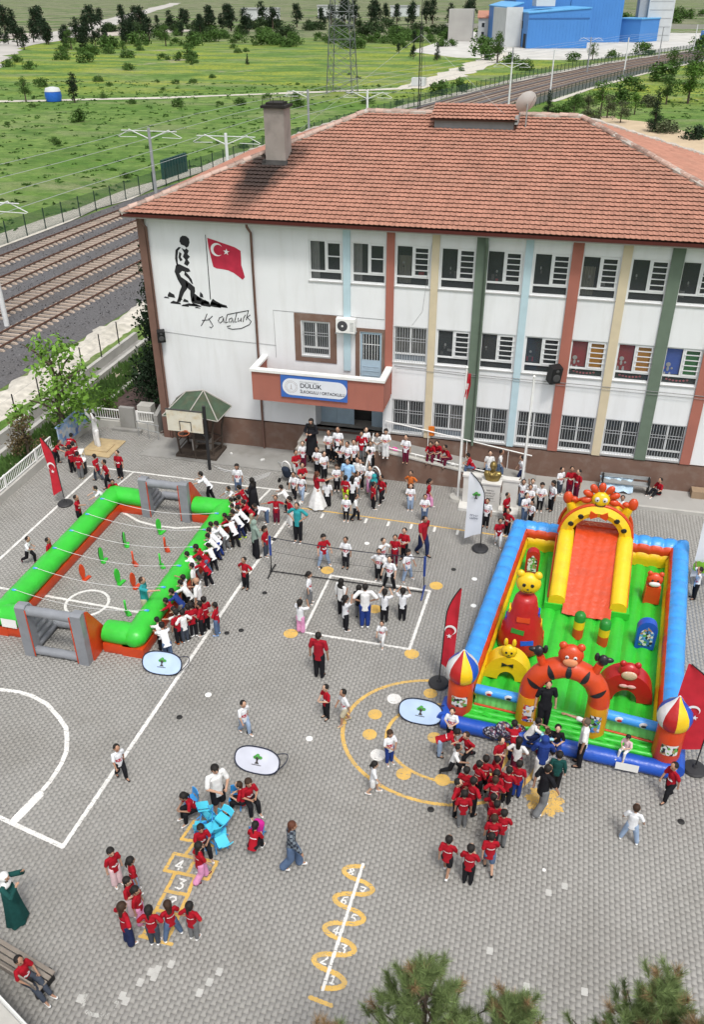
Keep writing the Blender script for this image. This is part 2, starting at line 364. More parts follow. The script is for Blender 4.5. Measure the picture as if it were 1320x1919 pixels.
# catenary poles
M_pole_w = mat('white_steel', (.62, .63, .63), .5, .08); M_pole_g = mat('galvanised_steel', (.26, .27, .28), .5, .12)
def cat_pole(x, y, h, m, label, arms, dbl=True):
    t = thing('catenary_pole', label, 'railway pole', (x, y, 0), group='overhead line poles along the railway')
    b = MB(); b.tube([(0, 0, -.1), (0, 0, h)], [.17, .13], 8); b.build('pole', m, t, smooth=True)
    if arms:
        for s_ in ((-1, 1) if dbl else (-1,)):
            b = MB(); b.tube([(0, 0, h-.9), (s_*1.9, 0, h-.15)], .045, 5); b.tube([(0, 0, h-.25), (s_*2.6, 0, h-.25)], .035, 5); b.tube([(s_*1.9, 0, h-.2), (s_*3.0, .1, h-.75)], .03, 5); b.tube([(s_*1.2, 0, h-.75), (s_*2.9, .1, h-.8)], .025, 5)
            b.build('arm', M_pole_w, t)
    return t
cat_pole(-33.72, 12.4, 7.8, M_pole_w, 'white railway pole at left edge of the view between tracks', True)
cat_pole(-36.17, 40.7, 8, M_pole_g, 'grey catenary pole with double arms, left of the roof corner', True)
cat_pole(-28.46, 39.1, 8, M_pole_w, 'catenary pole with double arms just behind the roof hip, left of the chimney', True)
cat_pole(-32.0, 76, 8, M_pole_g, 'grey catenary pole right of the chimney top', True, False)
cat_pole(-24.7, 76.2, 8, M_pole_w, 'white catenary pole top showing above the left end of the ridge', True)
cat_pole(-14.8, 169.3, 8, M_pole_g, 'grey catenary pole left of the bright white poles, before the blue factory', False)
cat_pole(-11.5, 124, 8.2, M_pole_w, 'white catenary pole rising behind the roof dormer', True)
cat_pole(-6.2, 163.2, 8, M_pole_w, 'white catenary pole right of the satellite dish', False)
cat_pole(.75, 218.5, 8, M_pole_g, 'grey catenary pole in front of the blue factory wall', True)
cat_pole(9.6, 212, 8.2, M_pole_w, 'white catenary pole in front of the small blue shed', False)
cat_pole(21.5, 272.8, 8.6, M_pole_g, 'grey catenary pole in front of the white silo tower', False)
cat_pole(35.4, 315.8, 8, M_pole_w, 'white catenary pole at the upper right corner', False)
for k, (o1, z) in enumerate(((-5.9, 6.9), (-2.05, 6.9), (1.9, 6.9), (5.55, 6.9))):
    b = MB(); b.tube([(cx_track(y)+o1, y, z+.12*math.sin(y*.13)) for y in range(-10, 340, 10)], .02, 3)
    o = b.build('overhead_wire', M_gmetal); tag(o, 'thin overhead wire hanging above the %s railway track' % ('farthest', 'third', 'second', 'nearest')[k], 'wire')
# mesh fences along the line
def mesh_alpha():
    m = bpy.data.materials.new('green_wire_mesh'); m.use_nodes = True; n, l = nodes_of(m); b = n['Principled BSDF']; b.inputs['Base Color'].default_value = (.02, .06, .04, 1)
    tc = n.new('ShaderNodeTexCoord'); w1 = n.new('ShaderNodeTexWave'); w1.inputs['Scale'].default_value = 6; w1.bands_direction = 'Z'; l.new(tc.outputs['Object'], w1.inputs[0])
    w2 = n.new('ShaderNodeTexWave'); w2.inputs['Scale'].default_value = 6; w2.bands_direction = 'Y'; l.new(tc.outputs['Object'], w2.inputs[0])
    mx = n.new('ShaderNodeMath'); mx.operation = 'MAXIMUM'; l.new(w1.outputs['Fac'], mx.inputs[0]); l.new(w2.outputs['Fac'], mx.inputs[1])
    g = n.new('ShaderNodeMapRange'); g.inputs[1].default_value = .72; g.inputs[2].default_value = .8; g.inputs[4].default_value = .8; l.new(mx.outputs[0], g.inputs[0]); l.new(g.outputs[0], b.inputs['Alpha']); return m
M_mesh = mesh_alpha()
def rail_fence(label, off, y0, y1, step, h, pm, mm, side=-1):
    base = Vector((cx_track(y0)+off, y0, 0)); t = thing('mesh_fence', label, 'fence', base); b = MB(); pts = []; proto = None
    y = y0; k = 0; post_b = MB(); post_b.tube([(0, 0, -.1), (0, 0, h)], .06, 4)
    far = MB()
    while y < y1:
        p, tt, nn = track_frame(y); q = p+nn*off-base; pts.append(q)
        if k < 60:
            if proto is None: proto = post_b.build('post', pm, t); c = proto
            else: c = proto.copy(); C.objects.link(c); c.parent = t
            c.location = q
        else: far.tube([(q.x, q.y, -.1), (q.x, q.y, h)], .07, 4)
        y += step; k += 1
    if far.f: far.build('posts', pm, t, kind='stuff')
    for i in range(len(pts)-1):
        a, c = pts[i], pts[i+1]; b.quad((a.x, a.y, 0), (c.x, c.y, 0), (c.x, c.y, h*.95), (a.x, a.y, h*.95))
    if mm: b.build('wire_mesh', mm, t)
    return t
M_fpost = mat('dark_green_post', (.012, .03, .022), .6, .2)
rail_fence('green mesh fence with dark posts along the meadow side of the railway', -9.2, 20, 330, 2.6, 1.8, M_fpost, M_mesh)
rail_fence('black mesh fence with posts on the near side of the distant railway curve', 10.6, 95, 300, 2.6, 1.9, M_fpost, M_mesh)
b = MB()
for i in range(9): b.b2(-44.9+i*.33*.2, -44.6+i*.33*.2, 60.5+i*.62, 61.05+i*.62, -.1, 2.0)
tag(b.build('corrugated_gate', mat('dark_teal_sheet', (.012, .05, .045), .6, .2)), 'dark green sheet metal gate panel standing in the railway fence', 'gate')
t = thing('post_fence', 'row of thin black fence posts on the concrete drain wall', 'fence', (-24.6, 0, .45))
for i in range(10):
    b = MB(); b.tube([(0, 0, 0), (.0, 0, 1.35)], .035, 5); o = b.build('post', M_black, t); o.location = (0, -9.3+i*2.13, 0)
b = MB(); b.tube([(0, -9.3, 1.25), (0, 10, 1.25)], .006, 3); b.tube([(0, -9.3, .7), (0, 10, .7)], .006, 3); b.build('wire', M_gmetal, t)
# ================================================================ THE SCHOOL
M_wall = mat('white_render', (.69, .70, .71), .85, .05, .6, .15, 30, dirt=(.46, .45, .42), dscale=2.2, damt=.28, streak=7)
M_brown = mat('brown_base_paint', (.165, .10, .075), .8, .10, 1.2, .1, 30, dirt=(.25, .20, .17), dscale=1.6, damt=.6)
M_terra = mat('terracotta_paint', (.34, .125, .092), .8, .08, 1, .1, 30, dirt=(.24, .10, .08), dscale=2, damt=.5, streak=6)
M_pil = {'blue': mat('pale_blue_paint', (.42, .55, .60), .8, .06), 'terra': M_terra, 'cream': mat('cream_paint', (.55, .47, .33), .8, .06), 'green': mat('grey_green_paint', (.12, .16, .12), .8, .08)}
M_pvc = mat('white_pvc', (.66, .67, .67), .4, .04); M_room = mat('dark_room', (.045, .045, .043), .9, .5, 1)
M_pipe = mat('brown_pipe', (.16, .09, .07), .6, .1); M_curt = mat('curtain_cloth', (.42, .42, .40), .9, .12, 5); M_sill = mat('marble_sill', (.36, .36, .35), .5, .1)
def glass_mat(name, tint, tr):
    m = bpy.data.materials.new(name); m.use_nodes = True; n, l = nodes_of(m); b = n['Principled BSDF']; b.inputs['Base Color'].default_value = (*tint, 1); b.inputs['Roughness'].default_value = .08; b.inputs['Alpha'].default_value = 1-tr; MATS[name] = m; return m
M_glass = glass_mat('window_glass', (.075, .085, .09), .50)
M_lglass = glass_mat('frosted_lower_glass', (.22, .26, .30), .25)
school = thing('school_building', 'three-storey white school with red tiled hip roof and coloured pilasters', 'building', (0, 0, 0))
WX0, WX1, EAVE = -17.2, 7.9, 10.30
gc = lambda k: -8.33+1.785*(k+.5)
wins = []   # x0,x1,z0,z1,kind
for k in range(-1, 8):
    c = gc(k) if k >= 0 else -9.22
    wins.append((c-.70, c+.70, 7.97, 9.61, 'plain' if k < 1 else 'hbars', k, 1))
    if k >= 1:
        wins.append((c-.70, c+.70, 4.77, 6.32, 'vbars' if k == 1 else 'hbars', k, 2)); wins.append((c-.70, c+.70, 1.50, 3.08, 'vbars', k, 3))
wins.append((-10.33, -9.12, 4.72, 6.22, 'vbars', -1, 2))
holes = [(w_[0], w_[1], w_[2], w_[3]) for w_ in wins]+[(-7.78, -6.86, 3.3, 5.95), (-9.82, -6.76, 1.19, 3.12)]
def holed(x0, x1, z0, z1, y, dep, hs):
    hs = [h for h in hs if h[1] > x0 and h[0] < x1 and h[3] > z0 and h[2] < z1]; b = MB()
    xs = sorted({x0, x1, *[min(max(v, x0), x1) for h in hs for v in h[:2]]}); zs = sorted({z0, z1, *[min(max(v, z0), z1) for h in hs for v in h[2:4]]})
    for i in range(len(xs)-1):
        for j in range(len(zs)-1):
            cx, cz = (xs[i]+xs[i+1])/2, (zs[j]+zs[j+1])/2
            if not any(h[0] < cx < h[1] and h[2] < cz < h[3] for h in hs): b.quad((xs[i], y, zs[j]), (xs[i+1], y, zs[j]), (xs[i+1], y, zs[j+1]), (xs[i], y, zs[j+1]))
    for h in hs:
        a, c, d, e = h[0], h[1], max(h[2], z0), min(h[3], z1); Y = y+dep
        b.quad((a, y, d), (a, y, e), (a, Y, e), (a, Y, d)); b.quad((c, y, e), (c, y, d), (c, Y, d), (c, Y, e)); b.quad((a, y, e), (c, y, e), (c, Y, e), (a, Y, e)); b.quad((c, y, d), (a, y, d), (a, Y, d), (c, Y, d))
    return b
holed(WX0, WX1, 1.40, EAVE, 0, .2, holes).build('wall', M_wall, school)
b = MB(); b.quad((WX0, 0, 0), (WX0, 15, 0), (WX0, 15, EAVE), (WX0, 0, EAVE)); b.quad((WX1, 15, 0), (WX1, 0, 0), (WX1, 0, EAVE), (WX1, 15, EAVE)); b.quad((WX1, 15, 0), (WX0, 15, 0), (WX0, 15, EAVE), (WX1, 15, EAVE)); b.build('side_wall', M_wall, school)
b = holed(WX0-.02, WX1+.02, -.1, 1.40, -.025, .22, [(-9.82, -6.76, 1.19, 1.5)]); b.b2(WX0-.02, -9.82, -.025, .0, 1.36, 1.40); b.b2(-6.76, WX1, -.025, .0, 1.36, 1.40); b.build('base_band', M_brown, school)
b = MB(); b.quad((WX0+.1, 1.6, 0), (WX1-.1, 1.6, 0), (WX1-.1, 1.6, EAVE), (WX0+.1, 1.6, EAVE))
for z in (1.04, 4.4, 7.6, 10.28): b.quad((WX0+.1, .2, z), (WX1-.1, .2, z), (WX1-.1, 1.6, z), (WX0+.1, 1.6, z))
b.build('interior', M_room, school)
for k, (cn, wd, z0) in enumerate((('blue', .29, 4.2), ('terra', .32, 3.3), ('cream', .29, 1.405), ('green', .42, 1.405), ('blue', .28, 1.405), ('terra', .41, 1.405), ('cream', .34, 1.405), ('green', .45, 1.405), ('terra', .40, 1.405))):
    x = -8.33+1.785*k; b = MB(); b.b2(x-wd/2, x+wd/2, -.07, -.002, z0, EAVE-.12)
    b.build('pilaster', M_pil[cn], school)['label'] = {'blue': 'pale blue', 'terra': 'terracotta', 'cream': 'cream', 'green': 'grey green'}[cn]+' pilaster strip'
b = MB(); b.b2(-17.30, -16.98, -.09, .3, -.05, EAVE-.12); b.build('corner_pilaster', M_pipe, school)
bar1 = {}
rnd = random.Random(11)
for (x0, x1, z0, z1, kind, k, row) in wins:
    W_, H_ = x1-x0, z1-z0; cx = (x0+x1)/2; f = MB(); t = .065; Y0, Y1 = .06, .13; zt = z0+H_*.235; xm = cx
    f.b2(x0, x0+t, Y0, Y1, z0, z1); f.b2(x1-t, x1, Y0, Y1, z0, z1); f.b2(x0+t, x1-t, Y0, Y1, z1-t, z1); f.b2(x0+t, x1-t, Y0, Y1, z0, z0+t); f.b2(x0+t, x1-t, Y0-.004, Y1, zt-t/2, zt+t/2); f.b2(xm-t*.6, xm+t*.6, Y0-.002, Y1, zt+t/2, z1-t)
    if kind != 'vbars':                                               # opened right-hand sash has a thicker inner frame
        s_ = .05; a, c = xm+t*.6, x1-t; f.b2(a, a+s_, Y0-.02, Y1-.01, zt+t/2, z1-t); f.b2(c-s_, c, Y0-.02, Y1-.01, zt+t/2, z1-t); f.b2(a+s_, c-s_, Y0-.02, Y1-.01, z1-t-s_, z1-t); f.b2(a+s_, c-s_, Y0-.02, Y1-.01, zt+t/2, zt+t/2+s_)
    wn = f.build('window', M_pvc, school)
    for (a, c, d, e, mt) in ((x0+t, xm-t*.6, zt+t/2, z1-t, M_glass), (xm+t*.6, x1-t, zt+t/2, z1-t, M_glass), (x0+t, x1-t, z0+t, zt-t/2, M_lglass if (row == 3 and k < 3) or (row == 2 and kind == 'vbars' and k > 0) else M_glass)):
        q = MB(); q.quad((a, .10, d), (c, .10, d), (c, .10, e), (a, .10, e)); q.build('pane', mt, wn)
    q = MB(); q.b2(x0-.04, x1+.04, -.04, .08, z0-.05, z0-.003); q.build('window_sill', M_sill, wn)
    bb = MB()
    if kind == 'hbars':
        for i in range(4): z = zt+t+(z1-t-zt-t)*(i+1)/5; bb.b2(xm+.03, x1-.03, .015, .035, z-.017, z+.017)
        bb.build('security_bars', M_pvc, wn)
    elif kind == 'vbars':
        nb = 12
        for i in range(nb+1): x = x0+.03+(W_-.06)*i/nb; bb.b2(x-.0065, x+.0065, .0, .016, z0+.01, z1-.01)
        for z in (z0+H_*.60, z0+H_*.68): bb.b2(x0+.01, x1-.01, .017, .030, z-.01, z+.01)
        bb.build('security_bars', mat('grey_bars', (.42, .43, .44), .5, .1), wn)
    elif kind == 'plain': z = (zt+z1)/2; bb.b2(xm+.09, x1-t-.05, .03, .06, z-.02, z+.02); bb.build('glazing_bar', M_pvc, wn)
    def curtain(a, c, mt=M_curt, y=.28, zb=z0, ze=z1):
        q = MB(); n = max(4, int((c-a)/.05))
        for i in range(n): u0 = a+(c-a)*i/n; u1 = a+(c-a)*(i+1)/n; q.quad((u0, y+.03*(i % 2), zb), (u1, y+.03*((i+1) % 2), zb), (u1, y+.03*((i+1) % 2), ze), (u0, y+.03*(i % 2), ze))
        q.build('curtain', mt, wn)
    if row == 1 and k in (-1, 0): curtain(x0+.05, x0+.38)
    elif row == 1 and k in (1, 5): curtain(x0+.06, x0+.55, mat('pale_cupboard', (.36, .34, .26), .8, .1), .5, z0, z0+1.1)
    elif row == 2 and kind == 'vbars' and k == 1: curtain(x0, x1, mat('lace_curtain', (.28, .27, .24), .9, .2, 5))
    elif row == 3 and k in (2,): curtain(xm, x1, mat('lace_curtain', (.28, .27, .24), .9, .2, 5))
    # paper cut-outs stuck inside the panes
    if kind == 'hbars':
        bright = row == 2 and k >= 5; q = MB(); y = .14
        if bright:
            q.b2(x0+.06, xm-.05, y+.02, y+.03, zt+.05, z1-.07, m=0 if k != 7 else 2); q.b2(xm+.06, x1-.08, y+.02, y+.03, zt+.05, z1-.07, m=1 if k in (5, 6) else 3)
            q.b2(x0+.08, x1-.1, y+.02, y+.03, z0+.08, zt-.07, m=4)
            for i in range(7): q.ball((x0+.25+i*.13, y, z0+.2-.05*math.sin(i*.52)), (.05, .01, .04), 8, m=5)
        fx, fz = x0+.3+rnd.uniform(-.1, .14), zt+.55+rnd.uniform(-.15, .1)
        q.ball((fx, y, fz), (.09, .008, .09) if bright else (rnd.uniform(.025, .06), .008, rnd.uniform(.03, .07)), 10, m=6 if bright else 7); q.ball((fx+rnd.uniform(-.03, .03)*(not bright), y, fz-(.18 if bright else rnd.uniform(.08, .2))), (.05, .008, .10) if bright else (.035, .008, rnd.uniform(.03, .08)), 8, m=6 if bright else 8)
        if not bright:
            for i in range(rnd.randint(0, 3)): q.b2(*(lambda a, c: (a, a+rnd.uniform(.1, .3), y+.3, y+.31, c, c+rnd.uniform(.1, .35)))(x0+rnd.uniform(.1, .9), z0+rnd.uniform(.1, .5)), m=rnd.choice((0, 7, 8, 8)))
        if bright:
            for s_ in (-1, 1): q.ball((fx+s_*.10, y, fz-.42), (.045, .008, .12), 8, m=6); q.ball((fx+s_*.15, y, fz-.15), (.045, .008, .045), 8, m=6 if s_ > 0 else 5)
        q.build('paper_cutout', [mat('cutout_red', (.48, .03, .04), .8), mat('cutout_orange', (.95, .42, .02), .8), mat('cutout_blue', (.05, .16, .75), .8), mat('cutout_green', (.06, .34, .08), .8), mat('cutout_dark', (.03, .04, .03), .8), mat('cutout_pink', (.9, .2, .22), .8), M_white, mat('cutout_pale', (.42, .42, .40), .8), mat('dim_furniture', (.14, .13, .12), .9)], wn)
# brown surround of the balcony window and door, the balcony door itself
b = MB(); b.b2(-10.64, -10.37, -.03, -.003, 4.45, 6.56); b.b2(-9.08, -8.80, -.03, -.003, 4.45, 6.56); b.b2(-10.37, -9.08, -.03, -.003, 6.26, 6.56); b.b2(-10.37, -9.08, -.03, -.003, 4.45, 4.64); b.build('window_surround', M_brown, school)
b = MB(); b.b2(-7.98, -7.80, -.03, -.003, 3.3, 6.12); b.b2(-6.84, -6.71, -.03, -.003, 3.3, 6.12); b.b2(-7.80, -6.84, -.03, -.003, 5.98, 6.12); b.build('door_surround', M_brown, school)
M_ldoor = mat('pale_blue_door', (.36, .47, .55), .5, .08)
b = MB(); b.b2(-7.76, -6.88, .04, .08, 3.3, 4.72)
for s_ in (-7.76, -6.94): b.b2(s_, s_+.06, .03, .09, 4.72, 5.93)
b.b2(-7.70, -6.94, .03, .09, 5.86, 5.93)
for i in range(6): b.b2(-7.66, -6.98, .026, .039, 3.42+i*.2, 3.45+i*.2)
dr = b.build('balcony_door', M_ldoor, school)
b = MB()
for i in range(6): x = -7.64+i*.12; b.b2(x-.01, x+.01, .02, .04, 4.73, 5.86)
b.b2(-7.70, -6.94, .042, .06, 5.4, 5.43); b.build('door_bars', M_pvc, dr)
b = MB(); b.quad((-7.7, .09, 4.72), (-6.94, .09, 4.72), (-6.94, .09, 5.86), (-7.7, .09, 5.86)); b.build('pane', M_glass, dr)
M_step = mat('step_stone', (.34, .32, .29), .8, .12, 1.5, .2, 30, dirt=(.2, .18, .16), dscale=1.2, damt=.6)
# entrance doors
def door_leaf(x0, x1):
    b = MB(); y0, y1 = .95, 1.0
    b.b2(x0, x0+.07, y0, y1, 1.19, 3.12); b.b2(x1-.07, x1, y0, y1, 1.19, 3.12); b.b2(x0+.07, x1-.07, y0, y1, 1.19, 1.95); b.b2(x0+.07, x1-.07, y0, y1, 3.05, 3.12); b.b2(x0+.07, x1-.07, y0, y1, 2.25, 2.33)
    for i in range(max(3, int((x1-x0)/.13))): x = x0+.12+i*.125; (x < x1-.09) and b.b2(x-.011, x+.011, y0-.02, y0+.0, 1.95, 3.05)
    d = b.build('door', M_ldoor, school); q = MB(); q.quad((x0+.07, .98, 1.95), (x1-.07, .98, 1.95), (x1-.07, .98, 3.05), (x0+.07, .98, 3.05)); q.build('pane', M_glass, d)
b = MB(); b.b2(-9.98, -9.83, .201, 1.02, 1.16, 3.2); b.b2(-6.75, -6.6, .201, 1.02, 1.16, 3.2); b.b2(-9.83, -6.75, .201, 1.02, 3.13, 3.2); b.build('entrance_recess', M_wall, school)
b = MB(); b.b2(-9.83, -6.75, -.03, 1.5, 1.05, 1.188); b.build('entrance_floor', M_step, school)
door_leaf(-9.82, -9.10); door_leaf(-9.09, -8.28); door_leaf(-7.46, -6.76)
# balcony
b = MB(); X0, X1 = -12.12, -6.42
b.b2(X0, X1, -1.6, -1.45, 3.15, 4.45); b.b2(X0, X0+.15, -1.45, -.003, 3.15, 4.45); b.b2(X1-.15, X1, -1.45, -.08, 3.15, 4.45); b.build('balcony_parapet', M_terra, school)
b = MB(); b.b2(X0+.15, X1-.15, -1.45, -.003, 3.15, 3.3); b.build('balcony_floor', M_conc, school)
b = MB(); b.b2(X0-.06, X1+.06, -1.67, -1.40, 4.453, 4.56); b.b2(X0-.06, X0+.21, -1.40, -.003, 4.453, 4.56); b.b2(X1-.21, X1+.06, -1.40, -.08, 4.453, 4.56); b.build('balcony_coping', M_white, school)
sg = thing('school_sign', 'blue school name board with white rounded panel on the terracotta balcony', 'sign', (-9.38, -1.61, 3.93))
M_sblue = mat('sign_blue', (.045, .13, .42), .45, .05); M_swht = mat('sign_white', (.66, .68, .72), .45, .03); M_sink = mat('sign_ink', (.03, .03, .04), .5)
b = MB(); b.b2(-1.44, 1.44, -.05, 0, -.49, .49); b.build('board', M_sblue, sg)
pl = [(1.05+.37*math.cos(a), .37*math.sin(a)) for a in [math.radians(-90+i*15) for i in range(13)]]+[(-1.0+.37*math.cos(a), .37*math.sin(a)) for a in [math.radians(90+i*15) for i in range(13)]]
b = MB(); b.prism(pl, -.056, -.0505, 'y'); b.build('panel', M_swht, sg)
b = MB(); 
for r, n in ((.27, 28), (.20, 22)): b.tube([(-.98+r*math.cos(2*math.pi*i/n), -.058, r*math.sin(2*math.pi*i/n)) for i in range(n)], .006, 4, closed=True)
for i in range(20): a = 2*math.pi*i/20; b.tube([(-.98+.21*math.cos(a), -.058, .21*math.sin(a)), (-.98+.26*math.cos(a), -.058, .26*math.sin(a))], .006, 4)
b.tube([(-.98, -.058, -.09), (-.98, -.058, .1)], .016, 5); b.tube([(-1.05, -.058, -.1), (-.91, -.058, -.1)], .01, 4)
b.build('emblem', mat('emblem_grey', (.42, .38, .38), .5), sg)
hp = math.pi/2
text_part('DÜLÜK', .27, (-.60, -.0575, -.0), (hp, 0, 0), M_sink, sg, 'lettering', .003, .004, sx=1.05)
text_part('İLKOKULU / ORTAOKULU', .185, (-.60, -.0575, -.24), (hp, 0, 0), M_sink, sg, 'lettering', .003, .003, sx=.88)
tiny_print(sg, (-.18, -.0575, .26), .85, .045, mat('sign_grey_ink', (.3, .3, .32), .5))
# steps, landing, ramp
b = MB(); b.b2(-10.3, -6.78, -1.3, -.03, -.05, 1.19); b.build('landing', M_step, school)
for i in range(6):
    b = MB(); y = -1.3-.3*i; b.b2(-10.3+.02*i, -6.85, y-.3, y-.002, -.05, 1.19-.17*(i+1)); b.b2(-10.32+.02*i, -6.84, y-.325, y-.29, 1.19-.17*(i+1)-.05, 1.19-.17*(i+1)+.004); b.build('step', M_step, school)
rz_ = lambda x: 1.19-(x+6.75)*.152
b = MB(); b.prism([(-6.75, -.05), (.1, -.05), (.1, .14), (-6.75, 1.18)], -1.45, -.03, 'y'); b.build('ramp', M_conc, school)
b = MB(); b.prism([(-6.75, -.05), (-.2, -.05), (-.2, .38), (-6.75, 1.38)], -1.65, -1.45, 'y'); b.build('ramp_wall', M_brown, school)
b = MB(); b.prism([(-6.80, 1.383), (-.15, .375), (-.15, .43), (-6.80, 1.45)], -1.69, -1.41, 'y'); b.build('ramp_coping', M_pconc, school)
b = MB(); b.tube([(-6.75, -1.5, 1.56), (-.3, -1.5, .58)], .028, 6)
for x in (-6.7, -5, -3.3, -1.6, -.4): b.tube([(x, -1.5, rz_(x)+.2), (x, -1.5, rz_(x)+.36)], .018, 5)
b.tube([(-6.6, -.12, 2.05), (-3.0, -.12, 1.52), (-.2, -.12, 1.1)], .028, 6)
for x in (-6.5, -4.7, -3.0, -1.2): b.tube([(x, -.12, rz_(x)), (x, -.12, rz_(x)+.85)], .018, 5)
b.build('handrail', M_white, school)
b = MB()
for i in range(11): y = -1.35-i*.16; z = 1.19+(y+1.3)*.55; b.tube([(-6.88, y, z-.1), (-6.88, y, z+.78)], .014, 4)
b.tube([(-6.88, -1.3, 1.98), (-6.88, -3.0, 1.03)], .022, 5); b.build('stair_railing', M_white, school)
# downpipes, cables, lamps
def pipe(x, z0, z1, m, r=.055, y=-.09):
    b = MB(); b.tube([(x, -.55, z1+.15), (x, -.5, z1-.02), (x, y, z1-.35), (x, y, z0)], r, 8); b.build('downpipe', m, school, smooth=True)
pipe(-12.31, .02, 10.1, M_pipe); pipe(-2.78, 1.3, 10.1, M_pil['green'], .055, -.13); pipe(-16.9, .0, 10.1, M_pipe, .05)
b = MB(); b.tube([(-16.7, -.012, 5.25), (-14.5, -.012, 5.12), (-11.5, -.012, 5.05)], .008, 3); b.tube([(-11.52, -.012, 4.5), (-11.55, -.012, 6.6), (-6.75, -.012, 6.55)], .008, 3); b.tube([(-6.3, -.02, 4.6), (-2, -.09, 4.52), (2, -.09, 4.5), (7, -.09, 4.45)], .014, 4); b.tube([(-6.2, -.1, 4.52), (0, -.1, 4.40), (7, -.1, 4.33)], .01, 4); b.tube([(-4.9, -.012, 9.9), (-5.2, -.012, 7), (-5.6, -.012, 6.4)], .006, 3)
b.build('cable', mat('grey_cable', (.2, .2, .2), .7), school)
ac = thing('air_conditioner', 'white air conditioner unit with round fan grille beside the balcony window', 'air conditioner', (-8.33, -.22, 5.96))
b = MB(); b.b2(-.40, .40, -.16, .16, .02, .60); b.build('casing', M_white, ac)
b = MB(); b.ball((-.12, -.165, .31), (.22, .012, .22), 20); b.build('fan_grille', mat('dark_grille', (.06, .06, .065), .6), ac)
b = MB(); b.ball((-.12, -.18, .31), (.045, .01, .045), 12); b.build('fan_hub', M_white, ac)
b = MB()
for i in range(7): b.b2(.20, .36, -.165, -.16, .12+i*.055, .14+i*.055)
b.build('louvres', M_gmetal, ac)
b = MB(); b.b2(-.42, -.38, -.18, .2, -.04, .02); b.b2(.38, .42, -.18, .2, -.04, .02); b.build('bracket', M_gmetal, ac)
for x, y, z, s_, rz, lab in ((-16.72, -.28, 4.88, 1.0, .5, 'small black loudspeaker on the white wall by the left corner'), (.30, -.38, 4.62, 1.35, .5, 'large black loudspeaker hanging tilted between the upper windows')):
    sp_ = thing('loudspeaker', lab, 'loudspeaker', (x, y, z), rz, s=s_)
    b = MB(); b.box((0, 0, .26), (.34, .28, .52), rot=Matrix.Rotation(.2, 3, 'X')); b.build('cabinet', M_black, sp_)
    b = MB(); b.ball((0, -.15, .18), (.12, .02, .12), 14); b.ball((0, -.18, .4), (.06, .02, .05), 12); b.build('speaker_cone', mat('speaker_grey', (.05, .05, .05), .6), sp_)
    b = MB(); b.tube([(0, .1, .25), (0, .3, .2)], .02, 5); b.build('bracket', M_dmetal, sp_)
oc = MB(); oc.b2(-4.70, -4.45, -.10, -.03, 1.55, 1.98); o = oc.build('orange_cloth', mat('orange_cloth', (.62, .17, .02), .9, .1)); tag(o, 'orange cloth hanging from the barred ground-floor window nearest the entrance', 'cloth')
# mural: silhouette of a walking man, rocks and a flag, painted flat on the wall
mu = thing('wall_mural', 'black silhouette of a walking man beside a red flag painted on the wall', 'mural', (-14.6, -.003, 8.0))
ML = lambda p: [(x+14.6, z-8.0) for x, z in p]
b = MB()
def flat(b, poly, y=-.004, m=0): b.prism(ML(poly), y, 0.0+(y+.0035 if y < -.004 else -.0005), 'y', m)
flat(b, [(-15.50, 9.22), (-15.46, 9.38), (-15.34, 9.47), (-15.18, 9.46), (-15.06, 9.36), (-15.05, 9.20), (-15.12, 9.04), (-15.22, 8.98), (-15.30, 9.06), (-15.44, 9.10)])
flat(b, [(-15.72, 8.86), (-15.56, 9.00), (-15.46, 8.98), (-15.60, 8.84), (-15.66, 8.60), (-15.68, 8.32), (-15.62, 8.20), (-15.74, 8.20), (-15.78, 8.50)])
flat(b, [(-15.44, 8.96), (-15.30, 8.90), (-15.22, 8.96), (-15.12, 8.86), (-15.20, 8.72), (-15.10, 8.62), (-15.22, 8.50), (-15.14, 8.36), (-15.26, 8.22), (-15.40, 8.30), (-15.32, 8.48), (-15.42, 8.60), (-15.34, 8.76)])
flat(b, [(-15.56, 8.80), (-15.46, 8.72), (-15.52, 8.58), (-15.44, 8.46), (-15.56, 8.40), (-15.62, 8.56)])
flat(b, [(-15.78, 8.22), (-15.62, 8.28), (-15.42, 8.20), (-15.20, 8.12), (-15.14, 8.00), (-15.30, 7.96), (-15.52, 8.00), (-15.66, 7.88), (-15.60, 7.74), (-15.40, 7.62), (-15.30, 7.44), (-15.38, 7.24), (-15.54, 7.06), (-15.66, 6.84), (-15.74, 6.66), (-15.96, 6.60), (-15.96, 6.55), (-15.62, 6.60), (-15.86, 6.56), (-15.94, 6.66), (-15.82, 6.84), (-15.74, 7.06), (-15.64, 7.34), (-15.76, 7.56), (-15.86, 7.92)][:17]+[(-15.92, 6.64), (-15.82, 6.86), (-15.74, 7.10), (-15.62, 7.34), (-15.76, 7.60), (-15.87, 7.95)])
flat(b, [(-15.40, 7.62), (-15.22, 7.50), (-15.02, 7.34), (-15.02, 7.16), (-15.10, 6.96), (-15.08, 6.72), (-15.24, 6.70), (-15.26, 6.98), (-15.24, 7.18), (-15.42, 7.34)])
flat(b, [(-15.40, 8.00), (-15.24, 7.84), (-15.12, 7.66), (-15.08, 7.46), (-15.16, 7.50), (-15.26, 7.68), (-15.44, 7.84)])
